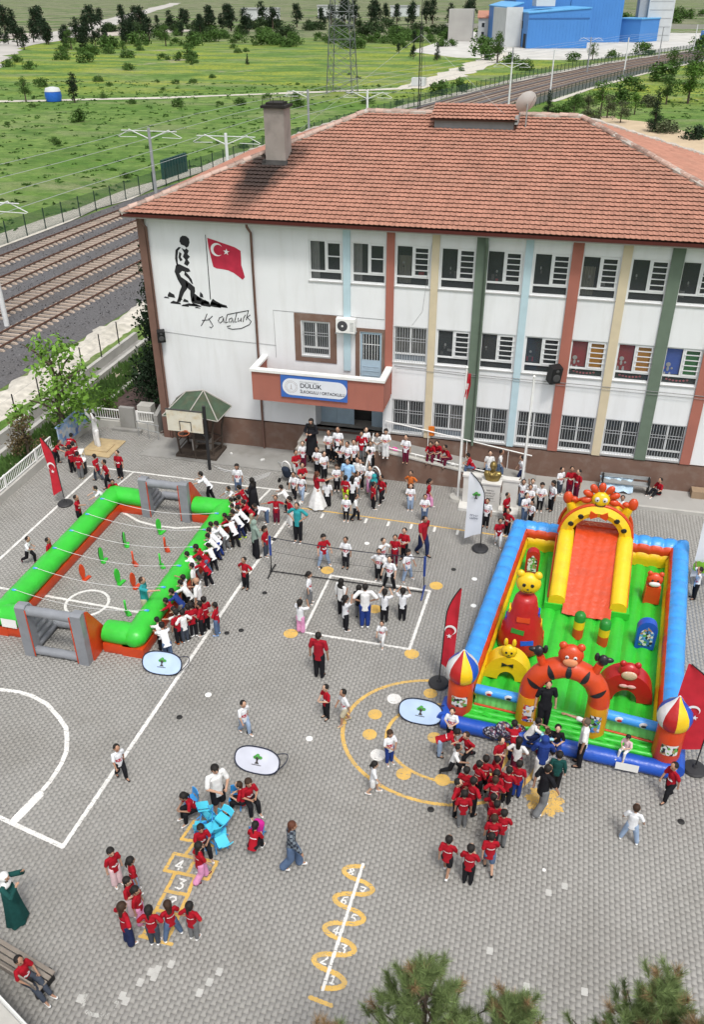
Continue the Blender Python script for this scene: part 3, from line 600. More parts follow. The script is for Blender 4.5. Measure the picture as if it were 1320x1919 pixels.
for cx, cz, w_, h_ in ((-16.15, 6.92, .34, .16), (-16.38, 6.80, .24, .05), (-15.98, 6.60, .5, .09), (-14.95, 6.80, .55, .30), (-14.60, 6.66, .45, .2), (-14.15, 6.68, .5, .24), (-13.85, 6.62, .5, .12), (-15.2, 6.55, .8, .08), (-15.5, 6.72, .25, .1), (-15.55, 6.50, .35, .06), (-15.1, 6.58, .35, .07), (-14.9, 6.85, .22, .14), (-14.75, 7.02, .16, .16), (-14.55, 6.72, .3, .12), (-14.2, 6.68, .35, .10), (-13.85, 6.60, .28, .05), (-15.75, 6.78, .2, .05), (-14.98, 6.45, .25, .04)):
    flat(b, [(cx-w_*.5, cz-h_*.5), (cx+w_*.5, cz-h_*.7), (cx+w_*.42, cz+h_*.2), (cx+w_*.1, cz+h_*.5), (cx-w_*.2, cz+h_*.9), (cx-w_*.45, cz+h_*.1)])
flat(b, [(-14.37, 6.85), (-14.33, 6.85), (-14.30, 9.56), (-14.33, 9.56)])
b.build('silhouette', mat('mural_black', (.02, .02, .022), .8, .1), mu)
M_flag = mat('flag_red', (.46, .018, .032), .75, .16, 3); M_fwhite = mat('flag_white', (.70, .70, .70), .75, .04)
b = MB(); flat(b, [(-14.25, 9.44), (-13.86, 9.34), (-13.58, 9.26), (-13.35, 9.2), (-13.07, 9.12), (-12.83, 8.99), (-12.83, 8.67), (-12.84, 8.4), (-12.77, 8.14), (-12.72, 7.91), (-12.83, 7.8), (-13.02, 7.94), (-13.2, 8.06), (-13.43, 8.15), (-13.72, 8.19), (-13.94, 8.2), (-14.09, 8.26), (-14.16, 8.64), (-14.23, 9.08)]); b.build('flag_cloth', mat('painted_flag', (.40, .022, .05), .8, .22, 2.5), mu)
def crescent(cx, cz, r, rot=0.0, n=22):
    P = []; d = .26*r; r2 = .80*r; a0 = math.acos(max(-1, min(1, (r*r+d*d-r2*r2)/(2*r*d)))); b0 = math.acos(max(-1, min(1, (d*d+r2*r2-r*r)/(2*d*r2))))
    b0 = math.pi-b0
    for i in range(n+1): a = a0+(2*math.pi-2*a0)*i/n; P.append((r*math.cos(a), r*math.sin(a)))
    for i in range(n+1): a = (2*math.pi-b0)-(2*math.pi-2*b0)*i/n; P.append((d+r2*math.cos(a), r2*math.sin(a)))
    c, s = math.cos(rot), math.sin(rot); return [(cx+c*x-s*y, cz+s*x+c*y) for x, y in P]
def star(cx, cz, r, rot=0.0):
    return [(cx+(r if i % 2 == 0 else r*.4)*math.cos(rot+math.pi*i/5), cz+(r if i % 2 == 0 else r*.4)*math.sin(rot+math.pi*i/5)) for i in range(10)]
b = MB(); b.prism(ML(crescent(-13.87, 8.98, .27, -.15)), -.0075, -.004, 'y'); b.prism(ML(star(-13.46, 8.91, .14, .2)), -.0075, -.004, 'y'); b.build('flag_emblem', M_fwhite, mu)
b = MB()
for st in [[(-14.57, 6.21), (-14.72, 5.91), (-14.9, 5.65)], [(-14.83, 5.9), (-14.52, 5.95), (-14.33, 6.13)], [(-14.52, 6.02), (-14.43, 5.86), (-14.34, 5.69), (-14.43, 5.6), (-14.51, 5.64)], [(-13.85, 6.15), (-14.01, 6.08), (-14.08, 5.93), (-14.0, 5.84), (-13.88, 5.95), (-13.82, 6.11), (-13.83, 5.87)], [(-13.64, 6.25), (-13.76, 5.87), (-13.64, 5.92)], [(-13.64, 6.25), (-13.14, 6.38), (-12.66, 6.5)], [(-13.44, 6.12), (-13.57, 6.05), (-13.59, 5.92), (-13.47, 5.94), (-13.41, 6.11), (-13.4, 5.91)], [(-13.2, 6.35), (-13.34, 5.94), (-13.23, 5.96)], [(-13.15, 6.14), (-13.18, 5.98), (-13.05, 6.05), (-13.02, 6.15), (-13.03, 5.98)], [(-12.94, 5.98), (-12.9, 6.16), (-12.81, 6.3)], [(-12.66, 6.5), (-12.74, 6.28), (-12.79, 6.07)], [(-12.6, 6.31), (-12.74, 6.19), (-12.64, 6.1), (-12.57, 6.03), (-12.66, 5.88), (-13.04, 5.68), (-13.45, 5.61), (-13.65, 5.65), (-13.69, 5.72), (-13.54, 5.76)]]: b.tube([(x+14.6, -.004, z-8.0) for x, z in st], .018, 4)
b.build('signature', MATS['mural_black'], mu)
# ---------------------------------------------------------------- roof
EX0, EX1, EY0, EY1, EZ = -17.62, 8.45, -.72, 15.12, 10.42
RY, RX0, RX1, RZ = 7.2, -9.15, .10, 13.48
M_under = mat('roof_underlay', (.05, .025, .018), .9)
M_tile = mat('clay_roof_tile', (.365, .178, .126), .85, .10, 1.2, .2, 40, island=.10, dirt=(.25, .15, .11), dscale=.5, damt=.5)
def soot(m):
    n, l = nodes_of(m); b = n['Principled BSDF']; src = b.inputs['Base Color'].links[0].from_socket; g = n.new('ShaderNodeNewGeometry'); sp = n.new('ShaderNodeSeparateXYZ'); l.new(g.outputs['Position'], sp.inputs[0])
    def M(op, a, b_=None, c=None):
        x = n.new('ShaderNodeMath'); x.operation = op
        for i, v in enumerate((a, b_, c)):
            if v is None: continue
            if isinstance(v, (int, float)): x.inputs[i].default_value = v
            else: l.new(v, x.inputs[i])
        return x.outputs[0]
    X, Y = sp.outputs['X'], sp.outputs['Y']
    # stain washed down from the chimney foot, widest just below it
    dx = M('SUBTRACT', X, M('MULTIPLY_ADD', Y, .10, -12.75)); wd = M('MULTIPLY_ADD', Y, .20, .56)
    q = M('DIVIDE', M('ABSOLUTE', dx), wd); nz = n.new('ShaderNodeTexNoise'); nz.inputs['Scale'].default_value = 2.2; nz.inputs['Detail'].default_value = 7; l.new(g.outputs['Position'], nz.inputs[0])
    q = M('ADD', q, M('MULTIPLY_ADD', nz.outputs['Fac'], 1.1, -.55))
    a = n.new('ShaderNodeMapRange'); a.inputs[1].default_value = 1.35; a.inputs[2].default_value = .5; l.new(q, a.inputs[0])
    y1 = n.new('ShaderNodeMapRange'); y1.inputs[1].default_value = -1.4; y1.inputs[2].default_value = 1.5; l.new(Y, y1.inputs[0])
    y2 = n.new('ShaderNodeMapRange'); y2.inputs[1].default_value = 4.9; y2.inputs[2].default_value = 3.9; l.new(Y, y2.inputs[0])
    f = M('MULTIPLY', M('MULTIPLY', M('MULTIPLY', a.outputs[0], y1.outputs[0]), y2.outputs[0]), .93)
    mx = n.new('ShaderNodeMix'); mx.data_type = 'RGBA'; l.new(f, mx.inputs[0]); l.new(src, mx.inputs[6]); mx.inputs[7].default_value = (.02, .018, .017, 1); l.new(mx.outputs[2], b.inputs['Base Color'])
soot(M_tile)
A, B_, C_, D_ = (EX0, EY0, EZ), (EX1, EY0, EZ), (EX1, EY1, EZ), (EX0, EY1, EZ); R0, R1 = (RX0, RY, RZ), (RX1, RY, RZ)
b = MB(); dn = -.05; sh = lambda p: (p[0], p[1], p[2]+dn)
b.add([sh(p) for p in (A, B_, C_, D_, R0, R1)], [(0, 1, 5, 4), (1, 2, 5), (2, 3, 4, 5), (3, 0, 4)]); roof = b.build('roof', M_under, school)
b = MB(); b.b2(EX0-.03, EX1+.03, EY0-.05, EY0-.005, EZ-.13, EZ-.02); b.b2(EX0-.03, EX0-.0, EY0, EY1, EZ-.13, EZ-.02); b.build('fascia', mat('dark_red_fascia', (.07, .014, .010), .6, .1), school)
b = MB(); b.b2(EX0, EX1, EY0, EY1, EZ-.19, EZ-.14); b.build('soffit', mat('soffit_grey', (.30, .27, .25), .9, .1), school)
TW, NR = .20, 30
def tile_geo(o, u, v, nrm, L, w=TW):
    """one pantile: o lower-left corner, u across, v up the slope"""
    P = []; prof = ((0, .008), (.22, .0), (.45, .0), (.72, .024), (1.0, .008))
    for s_, lift in ((0, .058), (1, .006)):
        for a, h in prof: P.append(o+u*(a*w)+v*(s_*L)+nrm*(h+lift))
    for a, h in prof: P.append(o+u*(a*w)+nrm*(h+.042))
    F = [(i, i+1, i+6, i+5) for i in range(4)]+[(10+i, 11+i, i+1, i) for i in range(4)]
    return P, F
def slope(p0, p1, q0, q1):
    """rows of tile origins between eave p0-p1 and ridge q0-q1"""
    p0, p1, q0, q1 = map(Vector, (p0, p1, q0, q1)); u = (p1-p0).normalized(); r = []
    mid = q0 if (q1-q0).length < .01 else q0; v = (q0-p0)-u*(q0-p0).dot(u); Ls = v.length; v.normalize(); nrm = u.cross(v); nrm = nrm if nrm.z > 0 else -nrm
    a0, a1 = 0.0, (p1-p0).length; c0, c1 = (q0-p0).dot(u), (q1-p0).dot(u); L = Ls/NR
    for i in range(NR):
        t = i/NR; s0 = a0+(c0-a0)*t; s1 = a1+(c1-a1)*t; k0 = math.ceil(s0/TW-.3); k1 = int(s1/TW)
        for k in range(k0, k1): r.append((p0+u*(k*TW)+v*(i*L), u, v, nrm, L*1.03))
    return r
front = slope(A, B_, R0, R1)
front.sort(key=lambda t: not in_view([t[0]], -6)[0])
pr = None
for i, (o_, u, v, nrm, L) in enumerate(front[:290]):
    if pr is None:
        P, F = tile_geo(Vector((0, 0, 0)), u, v, nrm, L); q = MB(); q.add(P, F); pr = q.build('roof_tile', M_tile, roof); c = pr
    else: c = pr.copy(); C.objects.link(c)
    c.location = o_+nrm*random.uniform(0, .012)
q = MB()
for (o_, u, v, nrm, L) in front[290:]+slope(D_, A, R0, R0)+slope(B_, C_, R1, R1): P, F = tile_geo(o_+nrm*random.uniform(0, .012), u, v, nrm, L); q.add(P, F)
q.build('roof_tiles', M_tile, roof, kind='stuff')
M_cap = mat('weathered_ridge_tile', (.33, .22, .18), .9, .3, 5, .3, 20, island=.35, dirt=(.42, .38, .34), dscale=3, damt=.8); M_mort = mat('ridge_mortar', (.40, .36, .32), .95, .2, 6, .6, 20)
cap = MB(); n = 7
for s_ in (0, 1):
    for i in range(n): a = math.pi*i/(n-1); cap.v.append(((s_)*.40, .14*math.cos(a)*(1.0-.12*s_), .13*math.sin(a)*(1-.12*s_)))
for i in range(n-1): cap.f.append((i, i+1, n+i+1, n+i)); cap.mi.append(0)
cap.f.append(tuple(range(n))); cap.mi.append(0)
cp = None
for a, c_ in ((A, R0), (B_, R1), (D_, R0), (C_, R1), (R0, R1)):
    a, c_ = Vector(a), Vector(c_); d = (c_-a); L = d.length; d.normalize(); k = int(L/.38)
    q = MB(); m_ = MB(); q = d.to_track_quat('X', 'Z')
    m_.tube([a+d*(L*i/40)+Vector((random.uniform(-.02, .02), random.uniform(-.02, .02), .0)) for i in range(41)], [random.uniform(.10, .17) for _ in range(41)], 6); m_.build('mortar', M_mort, roof)
    if a == Vector(D_) or a == Vector(C_): k = min(k, 0)
    for i in range(k):
        if cp is None: cp = cap.build('ridge_tile', M_cap, roof); o = cp
        else: o = cp.copy(); C.objects.link(o)
        o.rotation_mode = 'QUATERNION'; o.rotation_quaternion = q @ Quaternion((1, 0, 0), random.uniform(-.12, .12)); o.location = a+d*(i*.38)+Vector((0, 0, .045+random.uniform(-.012, .015)))
# chimney
ch = MB(); ch.b2(-12.58, -11.72, 3.05, 3.95, 11.3, 14.0); chm = ch.build('chimney', mat('chimney_render', (.27, .24, .22), .9, .1, 1.5, .3, 20, dirt=(.12, .11, .10), dscale=1, damt=.6), school)
b = MB(); b.b2(-12.68, -11.62, 2.95, 4.05, 14.0, 14.1); b.b2(-12.5, -11.8, 3.12, 3.88, 14.1, 14.2)
for x, y in ((-12.6, 3.0), (-11.7, 3.0), (-12.6, 4.0), (-11.7, 4.0), (-12.15, 3.0), (-12.15, 4.0)): b.tube([(x, y, 14.1), (x+.02, y, 14.36)], .012, 4)
b.tube([(-12.6, 3, 14.32), (-11.7, 3.02, 14.3)], .008, 4); b.build('chimney_cap', mat('sooty_concrete', (.02, .018, .016), .95, .3), chm)
b = MB(); b.b2(-12.70, -12.58, 2.9, 4.0, 11.5, 12.02+.0); b.prism([(2.88, 11.83), (3.05, 11.9), (3.05, 12.02), (2.86, 11.86)], -12.72, -11.62, 'x'); b.build('chimney_flashing', mat('sooty_lead', (.035, .033, .032), .8, .3), chm)
# little tiled roof light on the ridge, dish and mast
b = MB(); b.b2(-5.95, -2.6, 6.05, 8.35, 12.7, 13.46); b.build('roof_light', mat('grey_sheet', (.20, .21, .22), .6, .15), school)
b = MB(); b.prism([(5.85, 13.44), (7.2, 13.92), (8.55, 13.44), (8.55, 13.40), (7.2, 13.86), (5.85, 13.38)], -6.1, -2.45, 'x'); rl = b.build('roof_light_roof', M_under, school)
q = MB(); u, v = Vector((1, 0, 0)), Vector((0, 1.35, .48)).normalized(); nrm = u.cross(v)
for i in range(5):
    for k in range(18): P, F = tile_geo(Vector((-6.1+k*.203, 5.83, 13.435))+v*(i*.288), u, v, nrm, .295, .203); q.add(P, F)
q.build('roof_tiles', M_tile, rl, kind='stuff')
b = MB(); b.b2(-2.55, -2.42, 5.85, 7.1, 13.3, 13.62); b.build('flashing', M_gmetal, school)
ds = thing('satellite_dish', 'pale satellite dish at the right end of the small ridge roof', 'satellite dish', (-2.12, 6.3, 13.05))
b = MB(); q = Matrix.Rotation(.55, 3, 'Z') @ Matrix.Rotation(-1.1, 3, 'X')
V = []; F = []; n = 20
for i in range(6):
    r = .46*i/5+.001
    for k in range(n): a = 2*math.pi*k/n; V.append(q @ Vector((r*math.cos(a), r*math.sin(a), .35*r*r/.46))+Vector((0, 0, 1.0)))
for i in range(5):
    for k in range(n): F.append((i*n+k, i*n+(k+1) % n, (i+1)*n+(k+1) % n, (i+1)*n+k))
b.add(V, F); b.build('dish', mat('dish_grey', (.50, .48, .47), .5, .1), ds, smooth=True)
b = MB(); b.tube([(0, 0, 0), (0, 0, 1.0)], .03, 6); b.tube([(0, 0, .7), (.3, -.35, 1.3)], .014, 4); b.build('mount', M_gmetal, ds)
ms = thing('antenna_mast', 'thin lattice radio mast with guy wires standing on the roof ridge', 'antenna mast', (-6.84, 7.2, 13.5))
b = MB()
for k in range(3): a = 2.1*k; b.tube([(.06*math.cos(a), .06*math.sin(a), 0), (.06*math.cos(a), .06*math.sin(a), 3.3)], .014, 4)
for i in range(16): a, c = 2.1*i, 2.1*(i+1); b.tube([(.06*math.cos(a), .06*math.sin(a), i*.2), (.06*math.cos(c), .06*math.sin(c), i*.2+.2)], .008, 3)
b.tube([(0, 0, 3.2), (0, 0, 4.9)], .016, 5); b.build('mast', M_dmetal, ms)
b = MB()
for x, y, z in ((-5, -1.5, -.6), (4.5, -1, -.4), (0, 5, -1.9)): b.tube([(0, 0, 3), (x, y, z)], .005, 3)
b.build('guy_wire', M_gmetal, ms)
# ================================================================ SETTING: paved school yard
M_grout = mat('paver_grout', (.225, .215, .19), .95, .3, 5)
M_paver = mat('paver_concrete', (.276, .268, .250), .85, .08, .22, .2, 60, island=.04, dirt=(.205, .195, .175), dscale=.35, damt=.75)
PL, PP, PA, GAP = .175, .120, .0095, .0045       # paver length, mean width, waist depth, joint
X_L, X_R, Y_F, Y_B = -21.6, 9.5, -27.4, .45
yard = sheet('yard_pavement', X_L, X_R+1, Y_F-3, Y_B+.2, -.007, M_grout, kind='structure')
# interlocking I-shaped blocks in columns, neighbouring columns half a block apart
g = GAP/2; gx, gy = .0020, .0026
out = np.array([(-PP/2-PA+gx, -PL/2+gy), (PP/2+PA-gx, -PL/2+gy), (PP/2-PA-gx, 0), (PP/2+PA-gx, PL/2-gy), (-PP/2-PA+gx, PL/2-gy), (-PP/2+PA+gx, 0)])
inn = out-np.sign(out)*np.array([.0010, .0012])
nc = int((X_R-X_L)/PP); nr = int((Y_B-Y_F)/PL)
ci, ri = np.meshgrid(np.arange(nc), np.arange(nr), indexing='ij')
cxs = X_L+(ci+.5)*PP; cys = Y_F+ri*PL+(ci % 2)*PL/2
cxs, cys = cxs.ravel(), cys.ravel()
keep = in_view(np.stack([cxs, cys, cxs*0], -1), 110)
keep &= ~((cys > -1.9) & (cxs < -6.7) & (cxs > -17.55)); keep &= ~((cys > -1.55) & (cxs > -17.2)); keep &= ~((cys > -3.2) & (cxs > -10.2) & (cxs < -6.9))
cxs, cys = cxs[keep], cys[keep]
dist = np.hypot(cxs-0, cys+CAM_D); order = np.argsort(dist+1e3*~in_view(np.stack([cxs, cys, cxs*0], -1), -4))
near, rest = order[:290], order[290:]
def paver_arrays(cx, cy):
    n = len(cx); z = RNG.normal(0, .0006, n); tl = RNG.normal(0, .0015, (n, 2))
    P = np.zeros((n, 12, 3)); P[:, :6, :2] = inn[None]; P[:, 6:, :2] = out[None]
    P[:, :6, 2] = z[:, None]+inn[None, :, 0]*tl[:, :1]+inn[None, :, 1]*tl[:, 1:]; P[:, 6:, 2] = -.006
    P[:, :, 0] += cx[:, None]; P[:, :, 1] += cy[:, None]
    f = np.array([[0, 1, 2, 5], [5, 2, 3, 4]]+[[6+i, 6+(i+1) % 6, (i+1) % 6, i] for i in range(6)])
    return P.reshape(-1, 3), (f[None]+(np.arange(n)*12)[:, None, None]).reshape(-1, 4)
V, F = paver_arrays(cxs[rest], cys[rest])
np_mesh('pavers', V, F, M_paver, yard, kind='stuff')
V, F = paver_arrays(np.zeros(1), np.zeros(1)); V[:6, 2] = .0005
pv = np_mesh('paver', V, F, M_paver, yard)
for k, i in enumerate(near):
    o = pv if k == 0 else pv.copy()
    if k: C.objects.link(o)
    o.location = (cxs[i], cys[i], random.gauss(0, .0005)); o.rotation_euler = (random.gauss(0, .0015), random.gauss(0, .0015), 0)
def on_paver(x, y):
    """True where a point lies on a block's flat top, not on a joint"""
    c = np.floor((x-X_L)/PP).astype(int)
    def inside(c):
        u = x-(X_L+(c+.5)*PP); v = y-(Y_F+(c % 2)*PL/2); v = v-np.round(v/PL)*PL; a = np.abs(v)
        half = PP/2-PA+a/(PL/2)*2*PA-.0012
        return (np.abs(u) < half) & (a < PL/2-.0012)
    return inside(c) | inside(c-1) | inside(c+1)
def seg_d(x, y, a, b):
    ax, ay = a; dx, dy = b[0]-ax, b[1]-ay; L = dx*dx+dy*dy
    t = np.clip(((x-ax)*dx+(y-ay)*dy)/L, 0, 1) if L > 0 else 0
    return np.hypot(x-ax-t*dx, y-ay-t*dy)
PZ = [0]
def paint(name, m, fn, box, cell=.014, wear=.008, z=.0035, square=True):
    """painted marking: only the block tops inside fn get paint, with a little wear"""
    PZ[0] += 1; z = .0028+PZ[0]*.00004+(.0016 if 'number' in name else 0)
    x0, x1, y0, y1 = box; nx = int((x1-x0)/cell)+1; ny = int((y1-y0)/cell)+1; V = []; xs = x0+(np.arange(nx)+.5)*cell
    for j0 in range(0, ny, 400):
        js = np.arange(j0, min(ny, j0+400)); X, Y = np.meshgrid(xs, y0+(js+.5)*cell)
        ok = fn(X, Y)
        if not ok.any(): continue
        k = np.nonzero(ok); xx, yy = X[k], Y[k]; t = on_paver(xx, yy)
        pn = np.sin(xx*7.3+2*np.sin(yy*5.1))*np.sin(yy*6.7+1.7*np.sin(xx*4.3))
        t &= RNG.random(len(xx)) > wear*(1+1.5*np.clip(pn, -.4, 1)); ok[k] = t
        for r in range(ok.shape[0]):
            row = np.concatenate([[0], ok[r].astype(np.int8), [0]]); d = np.diff(row); s = np.nonzero(d == 1)[0]; e = np.nonzero(d == -1)[0]
            ya = y0+(js[r])*cell
            for a, b_ in zip(s, e): V.append((x0+a*cell, x0+b_*cell, ya))
    if not V: return
    V = np.array(V); n = len(V); P = np.zeros((n, 4, 3)); P[:, [0, 3], 0] = V[:, :1]; P[:, [1, 2], 0] = V[:, 1:2]; P[:, :2, 1] = V[:, 2:3]; P[:, 2:, 1] = V[:, 2:3]+cell; P[..., 2] = z
    return np_mesh(name, P.reshape(-1, 3), np.arange(n*4).reshape(-1, 4), m, yard)
M_pw = mat('road_paint_white', (.66, .65, .62), .7, .10, 3, dirt=(.35, .34, .32), dscale=2, damt=.5)
M_py = mat('road_paint_yellow', (.60, .38, .10), .7, .13, 3, dirt=(.33, .27, .16), dscale=1.6, damt=.7)
def line(name, m, pts, wd=.1, **kw):
    xs = [p[0] for p in pts]; ys = [p[1] for p in pts]
    def fn(X, Y):
        d = np.full(X.shape, 9.0)
        for a, b in zip(pts[:-1], pts[1:]): d = np.minimum(d, seg_d(X, Y, a, b))
        return d < wd/2
    return paint(name, m, fn, (min(xs)-wd, max(xs)+wd, min(ys)-wd, max(ys)+wd), **kw)
def disc(name, m, c, r, r0=0, **kw):
    return paint(name, m, lambda X, Y: (np.hypot(X-c[0], Y-c[1]) < r) & (np.hypot(X-c[0], Y-c[1]) >= r0), (c[0]-r, c[0]+r, c[1]-r, c[1]+r), **kw)
def arcpts(c, r, a0, a1, n=24): return [(c[0]+r*math.cos(math.radians(a0+(a1-a0)*i/n)), c[1]+r*math.sin(math.radians(a0+(a1-a0)*i/n))) for i in range(n+1)]
# ball court
line('court_line', M_pw, [(-10.27, -21.74), (-9.98, -15.61), (-9.71, -10.06), (-9.44, -6.27), (-9.25, -3.62)], .115)
line('court_line', M_pw, [(-13.6, -21.05), (-12.28, -21.33), (-10.27, -21.74)], .12)
line('court_line', M_pw, [(-20.2, -3.50), (-13.6, -3.58), (-9.2, -3.58)], .095)
line('court_line', M_pw, [(-19.1, -13), (-19.07, -10.89), (-18.87, -3.55)], .11)
line('court_line', M_pw, [(-17.4, -5.2), (-17.22, -3.6)], .09)
line('court_line', M_pw, [(-11.35, -7.2), (-11.19, -5.73), (-10.86, -3.62)], .1)
line('court_line', M_pw, [(-19.0, -12.5), (-12.0, -12.70), (-9.9, -12.74)], .10)
disc('court_line', M_pw, (-14.55, -12.62), .78, .68)
line('court_line', M_pw, [(-16.9, -5.6), (-16.04, -6.83), (-15.16, -7.28), (-14.42, -7.42), (-13.51, -7.40), (-12.58, -7.09), (-12.0, -6.6)], .11)
line('court_line', M_pw, [(-15.0, -17.14), (-14.4, -17.10), (-13.93, -17.16), (-13.3, -17.36), (-12.66, -17.78), (-12.25, -18.1), (-12.0, -18.48), (-11.78, -18.9), (-11.68, -19.35), (-11.66, -19.9), (-11.72, -20.5), (-11.86, -21.38)], .13)
line('court_line', M_pw, [(-11.70, -20.45), (-11.87, -21.30)], .24)
for p in ((-6.95, -8.80), (-7.19, -12.56), (-3.13, -12.63), (-2.93, -8.82), (-4.77, -10.64)): disc('yellow_dot', M_py, p, .235)
line('volleyball_line', M_pw, [(-6.74, -9.08), (-3.10, -9.18), (-3.24, -12.42), (-6.82, -12.40), (-6.74, -9.08)], .095)
line('yellow_line', M_py, [(-9.1, -4.80), (-5.6, -4.86), (-2.22, -4.96), (-.6, -5.0)], .075)
for p in ((-8.14, -5.18), (-6.34, -5.15), (-5.42, -5.16), (-4.50, -5.15), (-3.57, -5.14), (-2.66, -5.15)): line('white_dash', M_pw, [(p[0], p[1]-.14), (p[0], p[1]+.14)], .1)
# circle game: two yellow rings with dots between
RC = (-1.55, -15.95)
ring = lambda X, Y: np.hypot((X-RC[0]), (Y-RC[1])*1.0)
RO = (-1.72, -15.98)
paint('yellow_ring', M_py, lambda X, Y: np.abs(np.hypot((X-RO[0])/2.78, (Y-RO[1])/2.32)-1) < .021, (-4.7, 1.3, -18.5, -13.4), wear=.05)
paint('yellow_ring', M_py, lambda X, Y: np.abs(np.hypot((X-RC[0]-.05)/1.72, (Y-RC[1]+.12)/1.45)-1) < .030, (-3.6, .5, -17.8, -14.2), wear=.05)
for p in ((-2.26, -14.27), (-3.70, -15.51), (-3.68, -16.32), (-2.47, -17.51), (-1.42, -17.47), (-1.86, -16.01)): disc('yellow_dot', M_py, p, .205)
for p in ((-3.28, -14.75), (-3.29, -17.01)): disc('white_dot', M_pw, p, .215)
SNC = (1.29, -17.55)
paint('painted_sun', M_py, lambda X, Y: np.hypot(X-SNC[0], Y-SNC[1]) < .36+.15*np.abs(np.sin(4.5*np.arctan2(Y-SNC[1], X-SNC[0])+.4))**.8+.03*np.sin(X*40)*np.sin(Y*37), (.6, 2, -18.3, -16.8), wear=.1)
# numerals as strokes in a unit box (x right, y up)
DIG = {'1': [[(.2, .75), (.5, 1), (.5, 0)], [(.2, 0), (.8, 0)]], '2': [[(.1, .8), (.3, 1), (.7, 1), (.85, .75), (.1, 0), (.9, 0)]],
       '3': [[(.1, 1), (.85, 1), (.45, .6), (.8, .5), (.85, .2), (.6, 0), (.1, .05)]], '4': [[(.6, 0), (.6, 1), (.05, .3), (.9, .3)]],
       '5': [[(.85, 1), (.2, 1), (.15, .55), (.6, .6), (.85, .35), (.7, .05), (.1, 0)]], '6': [[(.8, 1), (.3, .8), (.12, .3), (.35, 0), (.7, .02), (.85, .3), (.6, .52), (.2, .42)]],
       '7': [[(.1, 1), (.9, 1), (.4, 0)], [(.3, .5), (.75, .5)]], '8': [[(.5, .52), (.15, .75), (.5, 1), (.85, .75), (.5, .52), (.1, .25), (.5, 0), (.9, .25), (.5, .52)]]}
def digit(ch, c, h, wdt, ang=0.0, sw=.045):
    ca, sa = math.cos(ang), math.sin(ang); st = [[(c[0]+((u-.5)*wdt*ca-(v-.5)*h*sa), c[1]+((u-.5)*wdt*sa+(v-.5)*h*ca)) for u, v in s_] for s_ in DIG[ch]]
    def fn(X, Y):
        d = np.full(X.shape, 9.0)
        for s_ in st:
            for a, b in zip(s_[:-1], s_[1:]): d = np.minimum(d, seg_d(X, Y, a, b))
        return d < sw/2
    return paint('painted_number', M_pw, fn, (c[0]-h*.8, c[0]+h*.8, c[1]-h*.8, c[1]+h*.8), cell=.01, wear=.02, z=.004)
for ch, p in zip('12345678', ((-2.90, -23.39), (-3.19, -23.01), (-2.86, -22.69), (-3.11, -22.30), (-2.80, -21.93), (-3.12, -21.53), (-2.77, -21.20), (-3.14, -20.76))): digit(ch, p, .2, .15, -.1, .036)
sn_pts = []
for k in range(8):
    sg_ = 1 if k % 2 == 0 else -1
    for i in range(14):
        t = (k+i/14)/8; y = -23.62+t*3.06; lx = -3.055+t*.145; sn_pts.append((lx+sg_*.40*math.sin(math.pi*i/14)**.55, y+.05*sg_*0))
sn_pts.append((-2.91, -20.56))
line('number_snake', M_py, sn_pts, .115, wear=.03)
line('number_snake_line', M_pw, [(-2.91, -20.49), (-3.06, -23.66)], .075, wear=.005, z=.0042)
line('yellow_line', M_py, [(-3.27, -23.88), (-2.80, -23.94)], .09)
# hopscotch
hop = [[(-7.40, -20.28), (-7.49, -20.85), (-7.10, -20.83), (-6.40, -20.86)], [(-7.12, -20.82), (-7.22, -21.26)], [(-7.50, -21.28), (-6.38, -21.27), (-6.42, -21.75), (-7.53, -21.77), (-7.50, -21.28)],
       [(-6.93, -21.27), (-6.96, -21.76)], [(-7.25, -21.77), (-7.30, -22.95), (-7.30, -23.45)], [(-6.74, -21.77), (-6.72, -22.90), (-6.74, -23.4)], [(-7.25, -22.27), (-6.72, -22.26)], [(-7.28, -22.78), (-6.72, -22.78)], [(-7.36, -23.46), (-6.6, -23.47)]]
for s_ in hop: line('hopscotch_line', M_py, s_, .085)
for ch, p in (('4', (-7.23, -21.55)), ('3', (-7.00, -22.03)), ('2', (-7.02, -22.50)), ('5', (-6.68, -21.53)), ('6', (-6.85, -20.95))): digit(ch, p, .25, .2, -.05, .045)
# whole blocks painted white
M_wb = mat('whitewashed_block', (.43, .425, .40), .8, .12, 4)
def white_block(x, y):
    c = int((x-X_L)/PP); cx = X_L+(c+.5)*PP; r = round((y-Y_F-(c % 2)*PL/2)/PL); cy = Y_F+r*PL+(c % 2)*PL/2
    paint('painted_block', M_wb, lambda X, Y: (np.abs(Y-cy) < PL/2) & (np.abs(X-cx) < PP/2+PA) & on_paver(X, Y), (cx-.09, cx+.09, cy-.1, cy+.1), cell=.009, wear=.01)
for p in ((-8.0, -24.95), (-7.15, -24.83), (-7.0, -24.93), (-6.75, -24.2), (-6.88, -24.37), (-6.62, -24.2), (-6.62, -24.02), (-6.43, -23.95), (-5.45, -24.05), (-5.35, -23.75), (-5.58, -24.3), (2.35, -22.35), (1.15, -22.6), (.3, -21.9), (1.9, -19.9), (1.45, -20.3)): white_block(*p)
paint('worn_ring', M_wb, lambda X, Y: np.abs(np.hypot(X+7.55, (Y+24.95)*1.1)-.36) < .05, (-8, -7, -25.4, -24.9), wear=.6)
